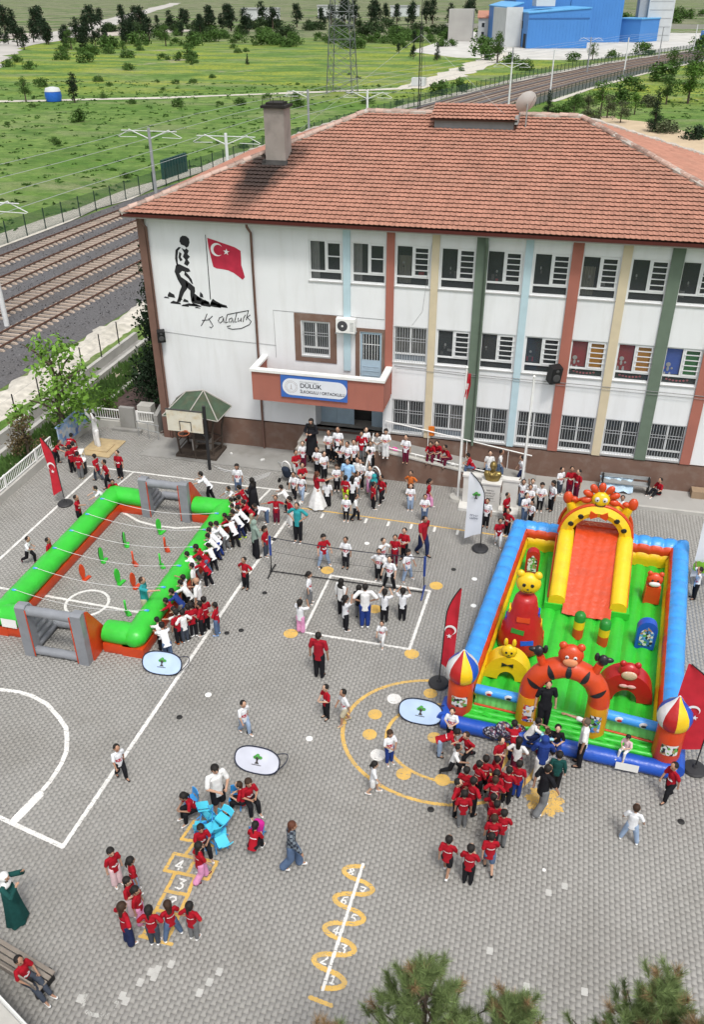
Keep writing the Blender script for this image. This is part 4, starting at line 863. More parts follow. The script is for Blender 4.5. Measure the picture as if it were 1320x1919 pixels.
# concrete apron and pavement along the school
b = MB(); b.b2(-17.6, -10.35, -2.05, -.02, -.1, .045); b.build('concrete_apron', M_conc, kind='structure')
b = MB(); b.b2(.0, 9, -1.6, -.02, -.1, .14); b.build('sidewalk', mat('sidewalk_concrete', (.33, .32, .30), .85, .1, .8, .2, 30, dirt=(.2, .19, .17), dscale=.8, damt=.5), kind='structure')
b = MB(); b.b2(-.02, 9, -1.72, -1.6, -.05, .15); b.build('kerb', M_pconc, kind='structure')
# small things lying on the yard
def rubber_disc(x, y, label, m, r=.09):
    t = MB(); t.lathe([(r, .0), (r, .012), (r*.45, .035), (r*.38, .035), (r*.3, .02)], n=14); o = t.build('marker_disc', m, smooth=True, loc=(x, y, .004)); tag(o, label, 'marker disc', 'marker discs on the yard')
M_rub = mat('black_rubber', (.02, .02, .02), .7, .2)
for x, y, lab in ((-9.23, -16.96, 'black marker disc left of the boy walking alone mid-yard'), (-7.05, -17.04, 'black marker disc by the feet of the lone boy mid-yard'), (-9.25, -13.03, 'black marker disc just right of the long court line, nearer the crowd'), (-8.84, -12.79, 'black marker disc right of its neighbour beside the long court line'),
                  (-8.74, -10.65, 'black marker disc left of the girl with a ponytail outside the net'), (-1.57, -18.51, 'black marker disc just below the big yellow ring'), (-9.48, -7.31, 'black marker disc near the left net post'), (-2.46, -7.69, 'black marker disc by the man in the red polo'), (4.69, -17.40, 'dark flattened disc on the empty paving at lower right'), (-7.25, -8.72, 'black marker disc behind the net between two girls')):
    rubber_disc(x, y, lab, M_rub)
for x, y, lab in ((-8.76, -15.89, 'white marker disc on the paving above the lone boy'), (-5.31, -16.88, 'white marker disc left of the big yellow ring'), (-5.93, -6.74, 'white marker disc behind the net'), (-1.65, -8.11, 'white marker disc beside the bouncy castle wall, farther one'), (-1.50, -9.68, 'white marker disc beside the bouncy castle wall, nearer one'), (1.36, -19.63, 'scrap of white paper on the lower right paving')):
    rubber_disc(x, y, lab, M_white, .10 if 'paper' not in lab else .05)
# ================================================================ people
def pose_joints(pose, kid):
    """joints for a body of height 1, facing +Y, feet on z=0"""
    if kid: KN, HP, SH, NK, HD, HR, sw, hw, UA, FA = .26, .48, .755, .80, .905, .074, .104, .052, .15, .145
    else:   KN, HP, SH, NK, HD, HR, sw, hw, UA, FA = .27, .51, .815, .85, .925, .062, .115, .052, .17, .16
    AN = .045
    lean, hz, tilt = {'lean': (.62, HP, 0), 'bend': (1.15, HP, 0), 'run': (.22, HP*.97, 0), 'walk': (.06, HP*.99, 0), 'sit': (.12, .30, 0), 'crouch': (.45, .20, 0), 'recline': (-.12, .32, 0), 'ground': (.05, .09, 0), 'slump': (.5, .30, 0)}.get(pose, (0., HP, 0))
    c, s = math.cos(lean), math.sin(lean)
    def T(y, z): return (y*c+(z-hz)*s if False else s*(z-hz)+c*y, hz+c*(z-hz)-s*y)
    off = HP-hz
    J = {}
    def body(x, y, z): yy, zz = T(y, z-off); return (x, yy, zz)
    J['pelvis'] = (0, 0, hz); J['waist'] = body(0, 0, HP+(SH-HP)*.4); J['chest'] = body(0, .0, SH-.06); J['neck'] = body(0, 0, NK)
    hl = lean*.5
    nk = J['neck']; d = HD-NK
    J['head'] = (0, nk[1]+d*math.sin(hl)+.012, nk[2]+d*math.cos(hl)); J['HR'] = HR; J['lean'] = lean; J['tilt'] = hl
    for i, sd in ((0, -1), (1, 1)):
        J['sh', i] = body(sd*sw, 0, SH); sh = J['sh', i]
        # arms: direction vectors for the upper and the fore arm
        ud, fd = (sd*.22, -.05, -1), (sd*.06, .12, -1)
        if pose in ('hold', 'sit', 'slump'): ud, fd = (sd*.3, .25, -1), (-sd*.75, 1, -.05)
        if pose == 'half' and i == 1: ud, fd = (sd*.3, .2, -1), (-sd*.55, .9, .35)
        if pose == 'wide': ud, fd = (sd*.45, .15, -1), (sd*.1, .5, -.8)
        if pose == 'lean': ud, fd = (sd*.35, 1, -.55), (sd*.0, 1, -.35)
        if pose == 'bend': ud, fd = (sd*.3, .5, -1), (0, .4, -1)
        if pose == 'up': ud, fd = (sd*.5, .9, -.25), (-sd*.55, .5, 1)
        if pose == 'raise': ud, fd = (sd*.35, .5, .75), (-sd*.1, .2, 1)
        if pose == 'point' and i == 1: ud, fd = (sd*.35, 1, -.05), (0, 1, .15)
        if pose == 'spread': ud, fd = (sd*1, .15, -.25), (sd*1, .3, .0)
        if pose == 'run': ud, fd = (sd*.25, (.6 if i else -.6), -.8), (0, .9, (.2 if i else -.3))
        if pose == 'walk': ud, fd = (sd*.2, (.35 if i else -.35), -1), (0, (.55 if i else -.1), -1)
        if pose == 'crouch': ud, fd = (sd*.3, .8, -.5), (-sd*.2, 1, -.3)
        if pose in ('recline', 'ground'): ud, fd = (sd*.3, .4, -1), (-sd*.3, 1, -.3)
        if pose == 'hips': ud, fd = (sd*.9, -.25, -1), (-sd*.9, .45, -.7)
        u = np.array(ud)/np.linalg.norm(ud)*UA; f = np.array(fd)/np.linalg.norm(fd)*FA
        J['el', i] = tuple(np.array(sh)+u); J['wr', i] = tuple(np.array(J['el', i])+f); J['hdir', i] = tuple(f/FA)
        # legs
        hx = sd*hw; J['hip', i] = (hx, 0, hz-.01)
        kn, an = (hx, .012, KN), (hx*1.05, 0, AN)
        if pose == 'wide': kn, an = (sd*.10, .01, KN), (sd*.15, 0, AN)
        if pose == 'walk': kn, an = ((hx, .085, KN+.02), (hx, .10, AN)) if i == 0 else ((hx, -.01, KN), (hx, -.14, AN+.03))
        if pose == 'run': kn, an = ((hx, .15, KN+.05), (hx, .13, AN+.03)) if i == 0 else ((hx, -.05, KN-.01), (hx, -.25, AN+.09))
        if pose == 'lean': kn, an = ((hx, .0, KN), (hx*1.3, -.08, AN)) if i else ((hx, .06, KN), (hx*1.3, .03, AN))
        if pose in ('sit', 'slump'): kn, an = (hx*1.4, .22, hz-.0), (hx*1.6, .24, AN)
        if pose == 'crouch': kn, an = (hx*1.8, .17, .26), (hx*1.5, .0, AN)
        if pose == 'recline': kn, an = ((hx*1.2, .20, hz+.03), (hx*1.2, .40, AN+.02))
        if pose == 'ground': kn, an = ((hx*1.5, .20, .20), (hx*1.5, .36, AN))
        J['kn', i] = kn; J['an', i] = an; J['toe', i] = (an[0]+sd*.012, an[1]+.085, max(.018, an[2]-.028))
        if pose == 'run' and i == 1: J['toe', i] = (an[0], an[1]-.0, an[2]-.075)
    hd = J['head']; J['top'] = (0, hd[1], hd[2]+HR*1.25)
    return J
def limb(mb, p0, p1, r0, r1, n=10, ax=None, m=0):
    """closed tapered limb with rounded ends; radii may be (side, depth)"""
    p0, p1 = Vector(p0), Vector(p1); r0 = r0 if isinstance(r0, tuple) else (r0, r0); r1 = r1 if isinstance(r1, tuple) else (r1, r1)
    t = (p1-p0); L = t.length; t = t.normalized() if L > 1e-6 else Vector((0, 0, 1))
    ax = Vector(ax) if ax else (Vector((1, 0, 0)) if abs(t.x) < .9 else Vector((0, 1, 0)))
    a = (ax-t*ax.dot(t)).normalized(); b = t.cross(a); rings = []
    for e, (c0, rr, sg) in enumerate(((p0, r0, -1), (p1, r1, 1))):
        angs = (80, 50, 22, 0) if e == 0 else (0, 22, 50, 80)
        for d in angs:
            q = math.radians(d); k = math.cos(q); h = math.sin(q)*min(rr)*sg; rings.append((c0+t*h, rr[0]*k, rr[1]*k))
    V = []; F = []
    for c0, ra, rb in rings:
        for k in range(n): an = 2*math.pi*k/n; V.append(c0+a*(ra*math.cos(an))+b*(rb*math.sin(an)))
    R = len(rings)
    for i in range(R-1):
        for k in range(n): F.append((i*n+k, i*n+(k+1) % n, (i+1)*n+(k+1) % n, (i+1)*n+k))
    F.append(tuple(range(n-1, -1, -1))); F.append(tuple((R-1)*n+k for k in range(n)))
    mb.add(V, F, m)
def remesh(mb, name, voxel, smooth=3, ratio=.45):
    """melt the overlapping limbs into one continuous skin"""
    me = bpy.data.meshes.new(name); me.from_pydata([tuple(v) for v in mb.v], [], mb.f)
    o = bpy.data.objects.new(name, me); C.objects.link(o)
    m = o.modifiers.new('r', 'REMESH'); m.mode = 'VOXEL'; m.voxel_size = voxel; m.use_smooth_shade = True
    if smooth: s_ = o.modifiers.new('s', 'SMOOTH'); s_.factor = .5; s_.iterations = smooth
    if ratio < 1: d = o.modifiers.new('d', 'DECIMATE'); d.ratio = ratio
    r = bpy.data.meshes.new_from_object(o.evaluated_get(bpy.context.evaluated_depsgraph_get()))
    bpy.data.objects.remove(o); r.name = name; r.polygons.foreach_set('use_smooth', [True]*len(r.polygons)); return r
def lerp(a, b, t): return tuple(a[i]+(b[i]-a[i])*t for i in range(3))
def headq(J): return Matrix.Rotation(-J['tilt'], 3, 'X')
CACHE = {}
def g_body(pose, kid):
    J = pose_joints(pose, kid); b = MB(); k = 1.0 if not kid else .92
    limb(b, J['pelvis'], J['waist'], (.085*k, .06), (.075*k, .052)); limb(b, J['waist'], J['chest'], (.075*k, .052), (.092*k, .058)); limb(b, J['chest'], J['neck'], (.07, .045), (.03, .03)); 
    limb(b, J['neck'], J['head'], .03, .032)
    q = headq(J); R = J['HR']; h = Vector(J['head'])
    b.ball(h+q @ Vector((0, 0, R*.18)), (R*.88, R*1.0, R*1.04), 14, q=q); b.ball(h+q @ Vector((0, R*.25, -R*.5)), (R*.62, R*.62, R*.62), 12, q=q)      # skull, jaw
    b.ball(h+q @ Vector((0, R*1.02, -R*.15)), (R*.14, R*.22, R*.2), 8, q=q)                                                                     # nose
    for i, sd in ((0, -1), (1, 1)):
        b.ball(h+q @ Vector((sd*R*.9, 0, -R*.05)), (R*.14, R*.2, R*.26), 8, q=q)                                                                   # ears
        limb(b, J['sh', i], J['el', i], .033, .025, 8); limb(b, J['el', i], J['wr', i], .025, .017, 8)
        w_ = Vector(J['wr', i]); d = Vector(J['hdir', i]).normalized(); pm = w_+d*.035; side = d.cross(Vector((0, 0, 1))); side = side.normalized() if side.length > .1 else Vector((0, 1, 0))
        limb(b, w_, pm, .016, .019, 8)
        limb(b, J['hip', i], J['kn', i], .058*k, .036, 10); limb(b, J['kn', i], J['an', i], .036, .022, 8); limb(b, J['an', i], J['toe', i], .022, .018, 8)
    me = remesh(b, 'body', .0085, 2, .5)
    # fingers, thumb, eyes and mouth joined onto the continuous body
    e = MB()
    for i, sd in ((0, -1), (1, 1)):
        w_ = Vector(J['wr', i]); d = Vector(J['hdir', i]).normalized(); side = d.cross(Vector((0, 0, 1))); side = side.normalized() if side.length > .1 else Vector((0, 1, 0)); cu = side.cross(d)
        for f, (o_, L) in enumerate(((-.013, .030), (-.0045, .036), (.0045, .034), (.013, .026))):
            p0 = w_+d*.042+side*o_; p1 = p0+d*L*.55-cu*.004; p2 = p1+d*L*.4-cu*.012*sd; e.tube([p0, p1, p2], [.006, .0055, .004], 5, m=0)
        p0 = w_+d*.02+side*.014*-sd; e.tube([p0, p0+d*.016-side*.016*sd, p0+d*.034-side*.018*sd], [.007, .006, .004], 5, m=0)
        e.ball(h+q @ Vector((sd*R*.33, R*.89, R*.08)), (R*.13, R*.08, R*.09), 8, m=1, q=q)
    e.ball(h+q @ Vector((0, R*.86, -R*.52)), (R*.24, R*.06, R*.07), 8, m=2, q=q)
    bm = bmesh.new(); bm.from_mesh(me); n0 = len(bm.verts); vs = [bm.verts.new(v) for v in e.v]
    for f, mi in zip(e.f, e.mi):
        try: ff = bm.faces.new([vs[i] for i in f]); ff.material_index = mi; ff.smooth = True
        except ValueError: pass
    bm.to_mesh(me); bm.free(); return me
def g_shirt(pose, kid, long=False, coat=False, wide=1.0):
    J = pose_joints(pose, kid); b = MB(); w_ = wide
    low = lerp(J['pelvis'], J['waist'], -.62 if not long else -.35)
    limb(b, low, J['waist'], (.100*w_, .076*w_), (.088*w_, .066*w_)); limb(b, J['waist'], J['chest'], (.088*w_, .066*w_), (.094, .066)); limb(b, J['sh', 0], J['sh', 1], .033, .034, ax=(0, 1, 0)); limb(b, J['chest'], lerp(J['chest'], J['neck'], .75), (.075, .055), (.042, .04))
    for i in (0, 1):
        e = J['el', i]; a = lerp(J['sh', i], e, .8)
        limb(b, J['sh', i], a if not long else e, .037, .039)
        if long: limb(b, e, lerp(e, J['wr', i], .9), .036, .026)
    me = remesh(b, 'shirt', .0095, 2, .5)
    if not long:                                   # straight hem
        lo = Vector(low); ax = (Vector(J['waist'])-lo).normalized(); bm = bmesh.new(); bm.from_mesh(me); dl = []
        for f in bm.faces:
            d = f.calc_center_median()-lo; t = d.dot(ax)
            if t < -.004 and abs(d.x) < .115: dl.append(f)
        bmesh.ops.delete(bm, geom=dl, context='FACES'); bm.to_mesh(me); bm.free()
    return me
def g_legs(pose, kid, kind):
    J = pose_joints(pose, kid); b = MB(); fl = {'trousers': (.052, .040), 'wide': (.058, .062), 'leggings': (.042, .028), 'shorts': (.060, .058)}[kind]
    limb(b, J['hip', 0], J['hip', 1], .056, .056, ax=(0, 1, 0)); limb(b, J['pelvis'], lerp(J['pelvis'], J['waist'], .4), (.085, .062), (.08, .058))
    for i in (0, 1):
        kn = J['kn', i]; an = lerp(kn, J['an', i], .88)
        if kind == 'shorts': limb(b, J['hip', i], lerp(J['hip', i], kn, .85), .062, .06)
        else: limb(b, J['hip', i], kn, .063, fl[0]); limb(b, kn, an, fl[0], fl[1])
    return remesh(b, kind, .009, 2, .45)
def g_skirt(pose, kid, r=.24, top=.0):
    J = pose_joints(pose, kid); b = MB(); p = J['pelvis']; n = 28; V = []; F = []
    prof = [(.075, p[2]+.09), (.09, p[2]+.04), (.12*r/.24+.0, p[2]-.1), (r*.8, .22), (r, .05)] if r > .2 else [(.098, p[2]+.20), (.114, p[2]+.08), (.125, p[2]-.08), (.150, .2), (r, .03)]
    for j, (rr, z) in enumerate(prof):
        for k in range(n): a = 2*math.pi*k/n; f = 1+.09*math.sin(a*7)*(j/4); V.append((rr*f*math.cos(a), p[1]*.6+rr*f*.85*math.sin(a), z))
    for i in range(4):
        for k in range(n): F.append((i*n+k, i*n+(k+1) % n, (i+1)*n+(k+1) % n, (i+1)*n+k)[::-1])
    F.append(tuple(range(n)))
    me = bpy.data.meshes.new('skirt'); me.from_pydata(V, [], F); me.polygons.foreach_set('use_smooth', [True]*len(F)); return me
def g_hair(pose, kid, kind):
    J = pose_joints(pose, kid); q = headq(J); R = J['HR']; h = Vector(J['head']); b = MB()
    P = lambda x, y, z: h+q @ Vector((x*R, y*R, z*R))
    if kind == 'short':
        b.ball(P(0, -.13, .30), (R*.96, R*1.02, R*.95), 14, q=q); b.ball(P(0, -.35, -.1), (R*.82, R*.74, R*.75), 12, q=q)
    elif kind in ('long', 'ponytail'):
        b.ball(P(0, -.14, .34), (R*1.02, R*1.08, R*1.0), 14, q=q); b.ball(P(0, -.35, -.2), (R*.92, R*.8, R*.85), 12, q=q)
        if kind == 'long': limb(b, P(0, -.5, -.2), P(0, -.85, -2.3), (R*.85, R*.4), (R*.55, R*.22))
        else: limb(b, P(0, -1.05, .2), P(0, -1.35, -.5), R*.3, R*.28); limb(b, P(0, -1.35, -.5), P(0, -1.15, -2.0), R*.28, R*.1)
    elif kind == 'scarf':
        b.ball(P(0, -.1, .25), (R*1.12, R*1.12, R*1.15), 14, q=q); b.ball(P(0, -.2, -.6), (R*1.0, R*.85, R*.9), 12, q=q); limb(b, P(0, -.1, -.8), P(0, -.15, -1.9), (R*1.0, R*.8), (R*1.75, R*1.15)); 
    elif kind == 'cap':
        b.ball(P(0, -.05, .35), (R*1.0, R*1.08, R*.95), 14, q=q); limb(b, P(0, .7, .5), P(0, 1.35, .35), (R*.6, R*.1), (R*.5, R*.08))
    elif kind == 'bald': b.ball(P(0, -.62, -.15), (R*.8, R*.45, R*.5), 10, q=q)
    me = remesh(b, 'hair', .0085, 1, .45)
    # keep the face clear
    if kind != 'bald':
        bm = bmesh.new(); bm.from_mesh(me); iq = q.transposed(); dl = []
        for f in bm.faces:
            c_ = iq @ (f.calc_center_median()-h)/R
            if c_.y > .30 and c_.z < (.50+.12*math.sin(c_.x*9) if kind != 'scarf' else .66) and abs(c_.x) < .8 and c_.z > -1.0: dl.append(f)
        bmesh.ops.delete(bm, geom=dl, context='FACES'); bm.to_mesh(me); bm.free()
    return me
def g_shoe(pose, kid, i):
    J = pose_joints(pose, kid); b = MB(); a = J['an', i]; t = Vector(J['toe', i]); v = (t-Vector(a)); heel = Vector(a)+Vector((0, 0, -.022))-v*.25
    limb(b, heel, t+v*.12, (.027, .022), (.024, .017)); limb(b, Vector(a)+Vector((0, 0, -.005)), heel+v*.3, .024, .024); return remesh(b, 'shoe', .008, 1, .6)
def g_print(pose, kid, where, kind):
    """printed emblem wrapped on the shirt: small cells laid on the cloth surface"""
    sh = get('shirt', pose, kid); J = pose_joints(pose, kid)
    bv = BVHTree.FromPolygons([v.co.copy() for v in sh.vertices], [tuple(p.vertices) for p in sh.polygons])
    lo, hi = Vector(J['pelvis']), Vector(J['chest']); ax = (hi-lo).normalized(); nrm = Vector((1, 0, 0)).cross(ax)*-1; nrm = nrm if nrm.y*(1) > 0 else -nrm
    if where == 'back': nrm = -nrm
    V = []; F = []; MI = []; L = (hi-lo).length
    def cell(u, v, du, dv, mi):
        c4 = []
        for a, b_ in ((u, v), (u+du, v), (u+du, v+dv), (u, v+dv)):
            o = lo+ax*(L*b_)+Vector((a, 0, 0)); r = bv.ray_cast(o+nrm*.4, -nrm, .6)
            if r[0] is None: return
            c4.append(r[0]+nrm*.004)
        k = len(V); V.extend(c4); F.append((k, k+1, k+2, k+3)); MI.append(mi)
    if where == 'front':
        W, H_, nx, ny = .17, .50, 15, 14
        for i in range(nx):
            for j in range(ny):
                u = -W/2+W*i/nx; v = .24+H_*j/ny; x = (u+W/nx/2)/(W/2); y = (v+H_/ny/2-.51)/(H_/2)
                e = x*x+(y*1.15-.15*x)**2*1.0+.12*math.sin(x*9+y*5)
                cres = ((x+.12)**2+(y-.02)**2 < .30) and not ((x-.06)**2+(y-.02)**2 < .19); star = (x-.42)**2+(y-.06)**2 < .035
                if kind == 'red_on_white' and e < .92: cell(u, v, W/nx, H_/ny, 1 if (cres or star) else 0)
                if kind == 'white_on_red' and (e < .55 and (cres or star or (y < -.1 and e < .5))): cell(u, v, W/nx, H_/ny, 1)
    else:
        W = .13; x = -W/2; rr = random.Random(3)
        while x < W/2:
            d = rr.uniform(.006, .012); hgt_ = .085+rr.uniform(-.02, .02); cell(x, .80-hgt_/2, d, hgt_, 1)
            if rr.random() < .6: cell(x, .80-hgt_/2-.0, d*.4, hgt_*1.2, 1)
            x += d+.0035
    if not F: return None
    me = bpy.data.meshes.new('shirt_print'); me.from_pydata([tuple(v) for v in V], [], F)
    me.materials.append(M_red_print); me.materials.append(M_white_print); me.polygons.foreach_set('material_index', MI); me.polygons.foreach_set('use_smooth', [True]*len(F)); return me
def get(what, pose, kid, *a):
    k = (what, pose, kid)+a
    if k not in CACHE:
        f = {'body': g_body, 'shirt': g_shirt, 'legs': g_legs, 'hair': g_hair, 'shoe': g_shoe, 'print': g_print, 'skirt': g_skirt}[what]
        if what == 'shirt': CACHE[k] = g_shirt(pose, kid, *a)
        else: CACHE[k] = f(pose, kid, *a)
    return CACHE[k]
M_red_print = mat('red_print', (.42, .015, .04), .7, .05); M_white_print = mat('white_print', (.75, .75, .75), .7, .05)
SKINS = [mat('skin_tone_%d' % i, c, .6, .06, 8, spec=.3) for i, c in enumerate(((.42, .25, .17), (.36, .20, .13), (.47, .30, .21), (.30, .17, .11)))]
M_eye = mat('dark_eye', (.015, .01, .01), .3, .0); M_lip = mat('lip', (.30, .10, .09), .5, .0)
HAIRC = {'k': (.012, .010, .009), 'b': (.035, .018, .010), 'r': (.085, .030, .016), 'g': (.09, .07, .05)}
COL = {'W': (.66, .67, .69), 'R': (.31, .010, .019), 'k': (.014, .014, .017), 'n': (.018, .026, .075), 'j': (.085, .13, .22), 'l': (.26, .34, .47), 'g': (.15, .155, .16), 'p': (.62, .27, .45), 'm': (.12, .014, .035),
       'w': (.66, .66, .65), 'o': (.50, .13, .03), 't': (.03, .26, .28), 'b': (.25, .42, .70), 'B': (.02, .045, .20), 'G': (.012, .06, .055), 's': (.22, .29, .25), 'c': (.40, .36, .26), 'e': (.30, .55, .62), 'y': (.55, .75, .05), 'P': (.60, .08, .30), 'r': (.28, .012, .022), 'd': (.05, .06, .08), 'D': (.30, .50, .74), 'h': (.66, .48, .50)}
def cloth(c, kind='cloth'):
    nm = kind+'_'+c
    if nm in MATS: return MATS[nm]
    if c == 'q':   # dark checked shirt
        m = mat(nm, (.05, .06, .08), .9, .1, 20); n, l = nodes_of(m); b = n['Principled BSDF']; tc = n.new('ShaderNodeTexCoord'); ck = n.new('ShaderNodeTexChecker'); ck.inputs['Scale'].default_value = 22; ck.inputs[1].default_value = (.02, .025, .04, 1); ck.inputs[2].default_value = (.14, .17, .2, 1); l.new(tc.outputs['Object'], ck.inputs[0]); l.new(ck.outputs[0], b.inputs['Base Color']); return m
    return mat(nm, COL[c], .9, .16, 14, .5, 25, spec=.1)
def hairm(c): return mat('hair_'+c, HAIRC[c], .65, .3, 20, .3, 60, spec=.25) if c in HAIRC else cloth(c)
ADD = {}
def person(x, y, z, rz, H, pose, kid, shirt, legs, hair, shoe, label, group=None, skin=0):
    """shirt like 'W','R','w','k+' (+ long sleeves); legs like 'trousers:k'; hair like 'short:k'"""
    t = thing('person', label, 'person', (x, y, z), rz, group, H)
    def part(name, me, ms):
        o = bpy.data.objects.new(name, me); link(o, t)
        for i, mm in enumerate(ms):
            if len(me.materials) <= i: me.materials.append(mm)
            o.material_slots[i].link = 'OBJECT'; o.material_slots[i].material = mm
        return o
    part('body', get('body', pose, kid), [SKINS[skin], M_eye, M_lip])
    long = '+' in shirt; sc = shirt[0]
    part('shirt', get('shirt', pose, kid, *((True,) if long else ())), [cloth(sc)])
    lk, lc = legs.split(':')
    if lk in ('skirt', 'robe'): part('skirt' if lk == 'skirt' else 'robe', get('skirt', pose, kid, .26 if lk == 'skirt' else .17), [cloth(lc)])
    else: part({'wide': 'trousers'}.get(lk, lk), get('legs', pose, kid, lk), [cloth(lc)])
    hk, hc = hair.split(':'); part({'scarf': 'headscarf', 'cap': 'cap'}.get(hk, 'hair'), get('hair', pose, kid, hk), [hairm(hc)])
    for i in (0, 1): part('shoe', get('shoe', pose, kid, i), [cloth(shoe)])
    if sc in 'WR' and not long:
        for wh in ('front', 'back'):
            kind = 'red_on_white' if sc == 'W' else 'white_on_red'
            if wh == 'back' and sc == 'W': continue
            me = get('print', pose, kid, wh, kind)
            if me: o = bpy.data.objects.new('shirt_print', me); link(o, t)
    return t
# ================================================================ INFLATABLES
def vinyl(name, col, var=.07):
    return mat(name, col, .34, var, 2.5, .8, 5.0, spec=.45, dirt=tuple(c*.62+.01 for c in col), dscale=1.8, damt=.5)
V_green = vinyl('green_vinyl', (.035, .46, .035)); V_org = vinyl('orange_vinyl', (.52, .052, .010)); V_yel = vinyl('yellow_vinyl', (.72, .47, .012)); V_blue = vinyl('light_blue_vinyl', (.045, .28, .70))
V_dblue = vinyl('blue_vinyl', (.012, .075, .42)); V_red = vinyl('red_vinyl', (.38, .012, .012)); V_grey = vinyl('grey_vinyl', (.215, .225, .245)); V_wht = vinyl('white_vinyl', (.62, .62, .62)); V_blk = vinyl('black_vinyl', (.012, .012, .014)); V_lgreen = vinyl('pale_green_vinyl', (.16, .52, .14)); V_amber = vinyl('amber_vinyl', (.60, .27, .01))
M_print = mat('printed_panel', (.5, .5, .48), .5, .1); M_crease = mat('seam', (.02, .25, .02), .5)
def blotch(name, cols, sc=9):
    """printed picture read as a jumble of flat colours"""
    m = bpy.data.materials.new(name); m.use_nodes = True; n, l = nodes_of(m); b = n['Principled BSDF']; b.inputs['Roughness'].default_value = .45
    tc = n.new('ShaderNodeTexCoord'); v = n.new('ShaderNodeTexVoronoi'); v.inputs['Scale'].default_value = sc; l.new(tc.outputs['Object'], v.inputs['Vector']); sp = n.new('ShaderNodeSeparateColor'); l.new(v.outputs['Color'], sp.inputs[0])
    r = n.new('ShaderNodeValToRGB'); r.color_ramp.interpolation = 'CONSTANT'; e = r.color_ramp.elements
    while len(e) < len(cols): e.new(.5)
    for i, c in enumerate(cols): e[i].position = i/len(cols); e[i].color = (*c, 1)
    l.new(sp.outputs[0], r.inputs[0]); l.new(r.outputs[0], b.inputs['Base Color']); return m
W3 = (.6, .6, .6)
P_red = blotch('print_red', [W3, (.5, .03, .03), W3, (.05, .08, .4), W3, (.5, .3, .1), (.02, .02, .02)], 14); P_blue = blotch('print_blue', [(.1, .3, .6), (.05, .15, .4), W3, (.1, .3, .05), (.02, .02, .03), (.4, .2, .1)], 12); P_grn = blotch('print_green', [W3, (.1, .3, .06), (.02, .02, .02), W3, (.3, .2, .1)], 13)
def puffed_tube(pts, r, seg=.55, n=16, dip=.035, flat=1.0):
    """inflated tube with soft seams: returns builder"""
    b = MB(); Q = []; R = []
    for a, c in zip(pts[:-1], pts[1:]):
        a, c = Vector(a), Vector(c); L = (c-a).length; k = max(2, int(L/(seg/6)))
        for i in range(k): t = i/k; Q.append(a.lerp(c, t)); R.append(r*(1-dip*abs(math.cos(math.pi*t*L/seg))**8))
    Q.append(Vector(pts[-1])); R.append(r); b.tube(Q, R, n); return b
# ---- inflatable football pitch
fp = thing('inflatable_football_pitch', 'green inflatable football pitch wall with grey and orange goals at both ends', 'inflatable pitch', (-14, -10.6, 0))
fo = Vector((-14, -10.6, 0)); LX, RX, NY, FY = -16.55, -11.72, -14.45, -6.45
def wall(name, p, q):
    p, q = Vector(p)-fo, Vector(q)-fo; d = (q-p).normalized(); s = Vector((d.y, -d.x, 0))
    # upper green roll, lower orange base
    L = (q-p).length; n = max(3, int(L/.12)); b = MB(); k = 16; lo = MB()
    for i in range(n+1):
        t = i/n; c = p.lerp(q, t); e_ = min(t*L, (1-t)*L)/.30; pf = (1-.032*abs(math.cos(t*L/.9*math.pi))**14-.012*math.sin(t*L*9))*((1-(1-min(1, e_))**2.2*.55) if name == 'side_tube' else 1)
        for j in range(k):
            a = 2*math.pi*j/k; x = .40*pf*math.cos(a); z = .60+.33*pf*math.sin(a)-(.03 if math.sin(a) < -.5 else 0); b.v.append(tuple(c+s*x+Vector((0, 0, z))))
        for x, z in ((-.36, 0), (-.40, .16), (-.37, .36), (.37, .36), (.40, .16), (.36, 0)): lo.v.append(tuple(c+s*x+Vector((0, 0, z))))
    for i in range(n):
        for j in range(k): b.f.append((i*k+j, i*k+(j+1) % k, (i+1)*k+(j+1) % k, (i+1)*k+j)); b.mi.append(0)
        for j in range(6): lo.f.append((i*6+j, i*6+(j+1) % 6, (i+1)*6+(j+1) % 6, (i+1)*6+j)); lo.mi.append(0)
    b.f += [tuple(range(k)), tuple(n*k+j for j in range(k))]; b.mi += [0, 0]; lo.f += [tuple(range(6)), tuple(n*6+j for j in range(6))]; lo.mi += [0, 0]
    b.build(name, V_green, fp, smooth=60, fix=True); lo.build('orange_base', V_org, fp, smooth=40, fix=True)
wall('side_tube', (LX, NY-.40, 0), (LX, FY+.40, 0)); wall('side_tube', (RX, NY-.40, 0), (RX, FY+.40, 0))
wall('end_tube', (LX+.05, NY, 0), (-15.2, NY, 0)); wall('end_tube', (-12.75, NY, 0), (RX-.05, NY, 0)); wall('end_tube', (LX+.05, FY, 0), (-15.2, FY, 0)); wall('end_tube', (-13.05, FY, 0), (RX-.05, FY, 0))
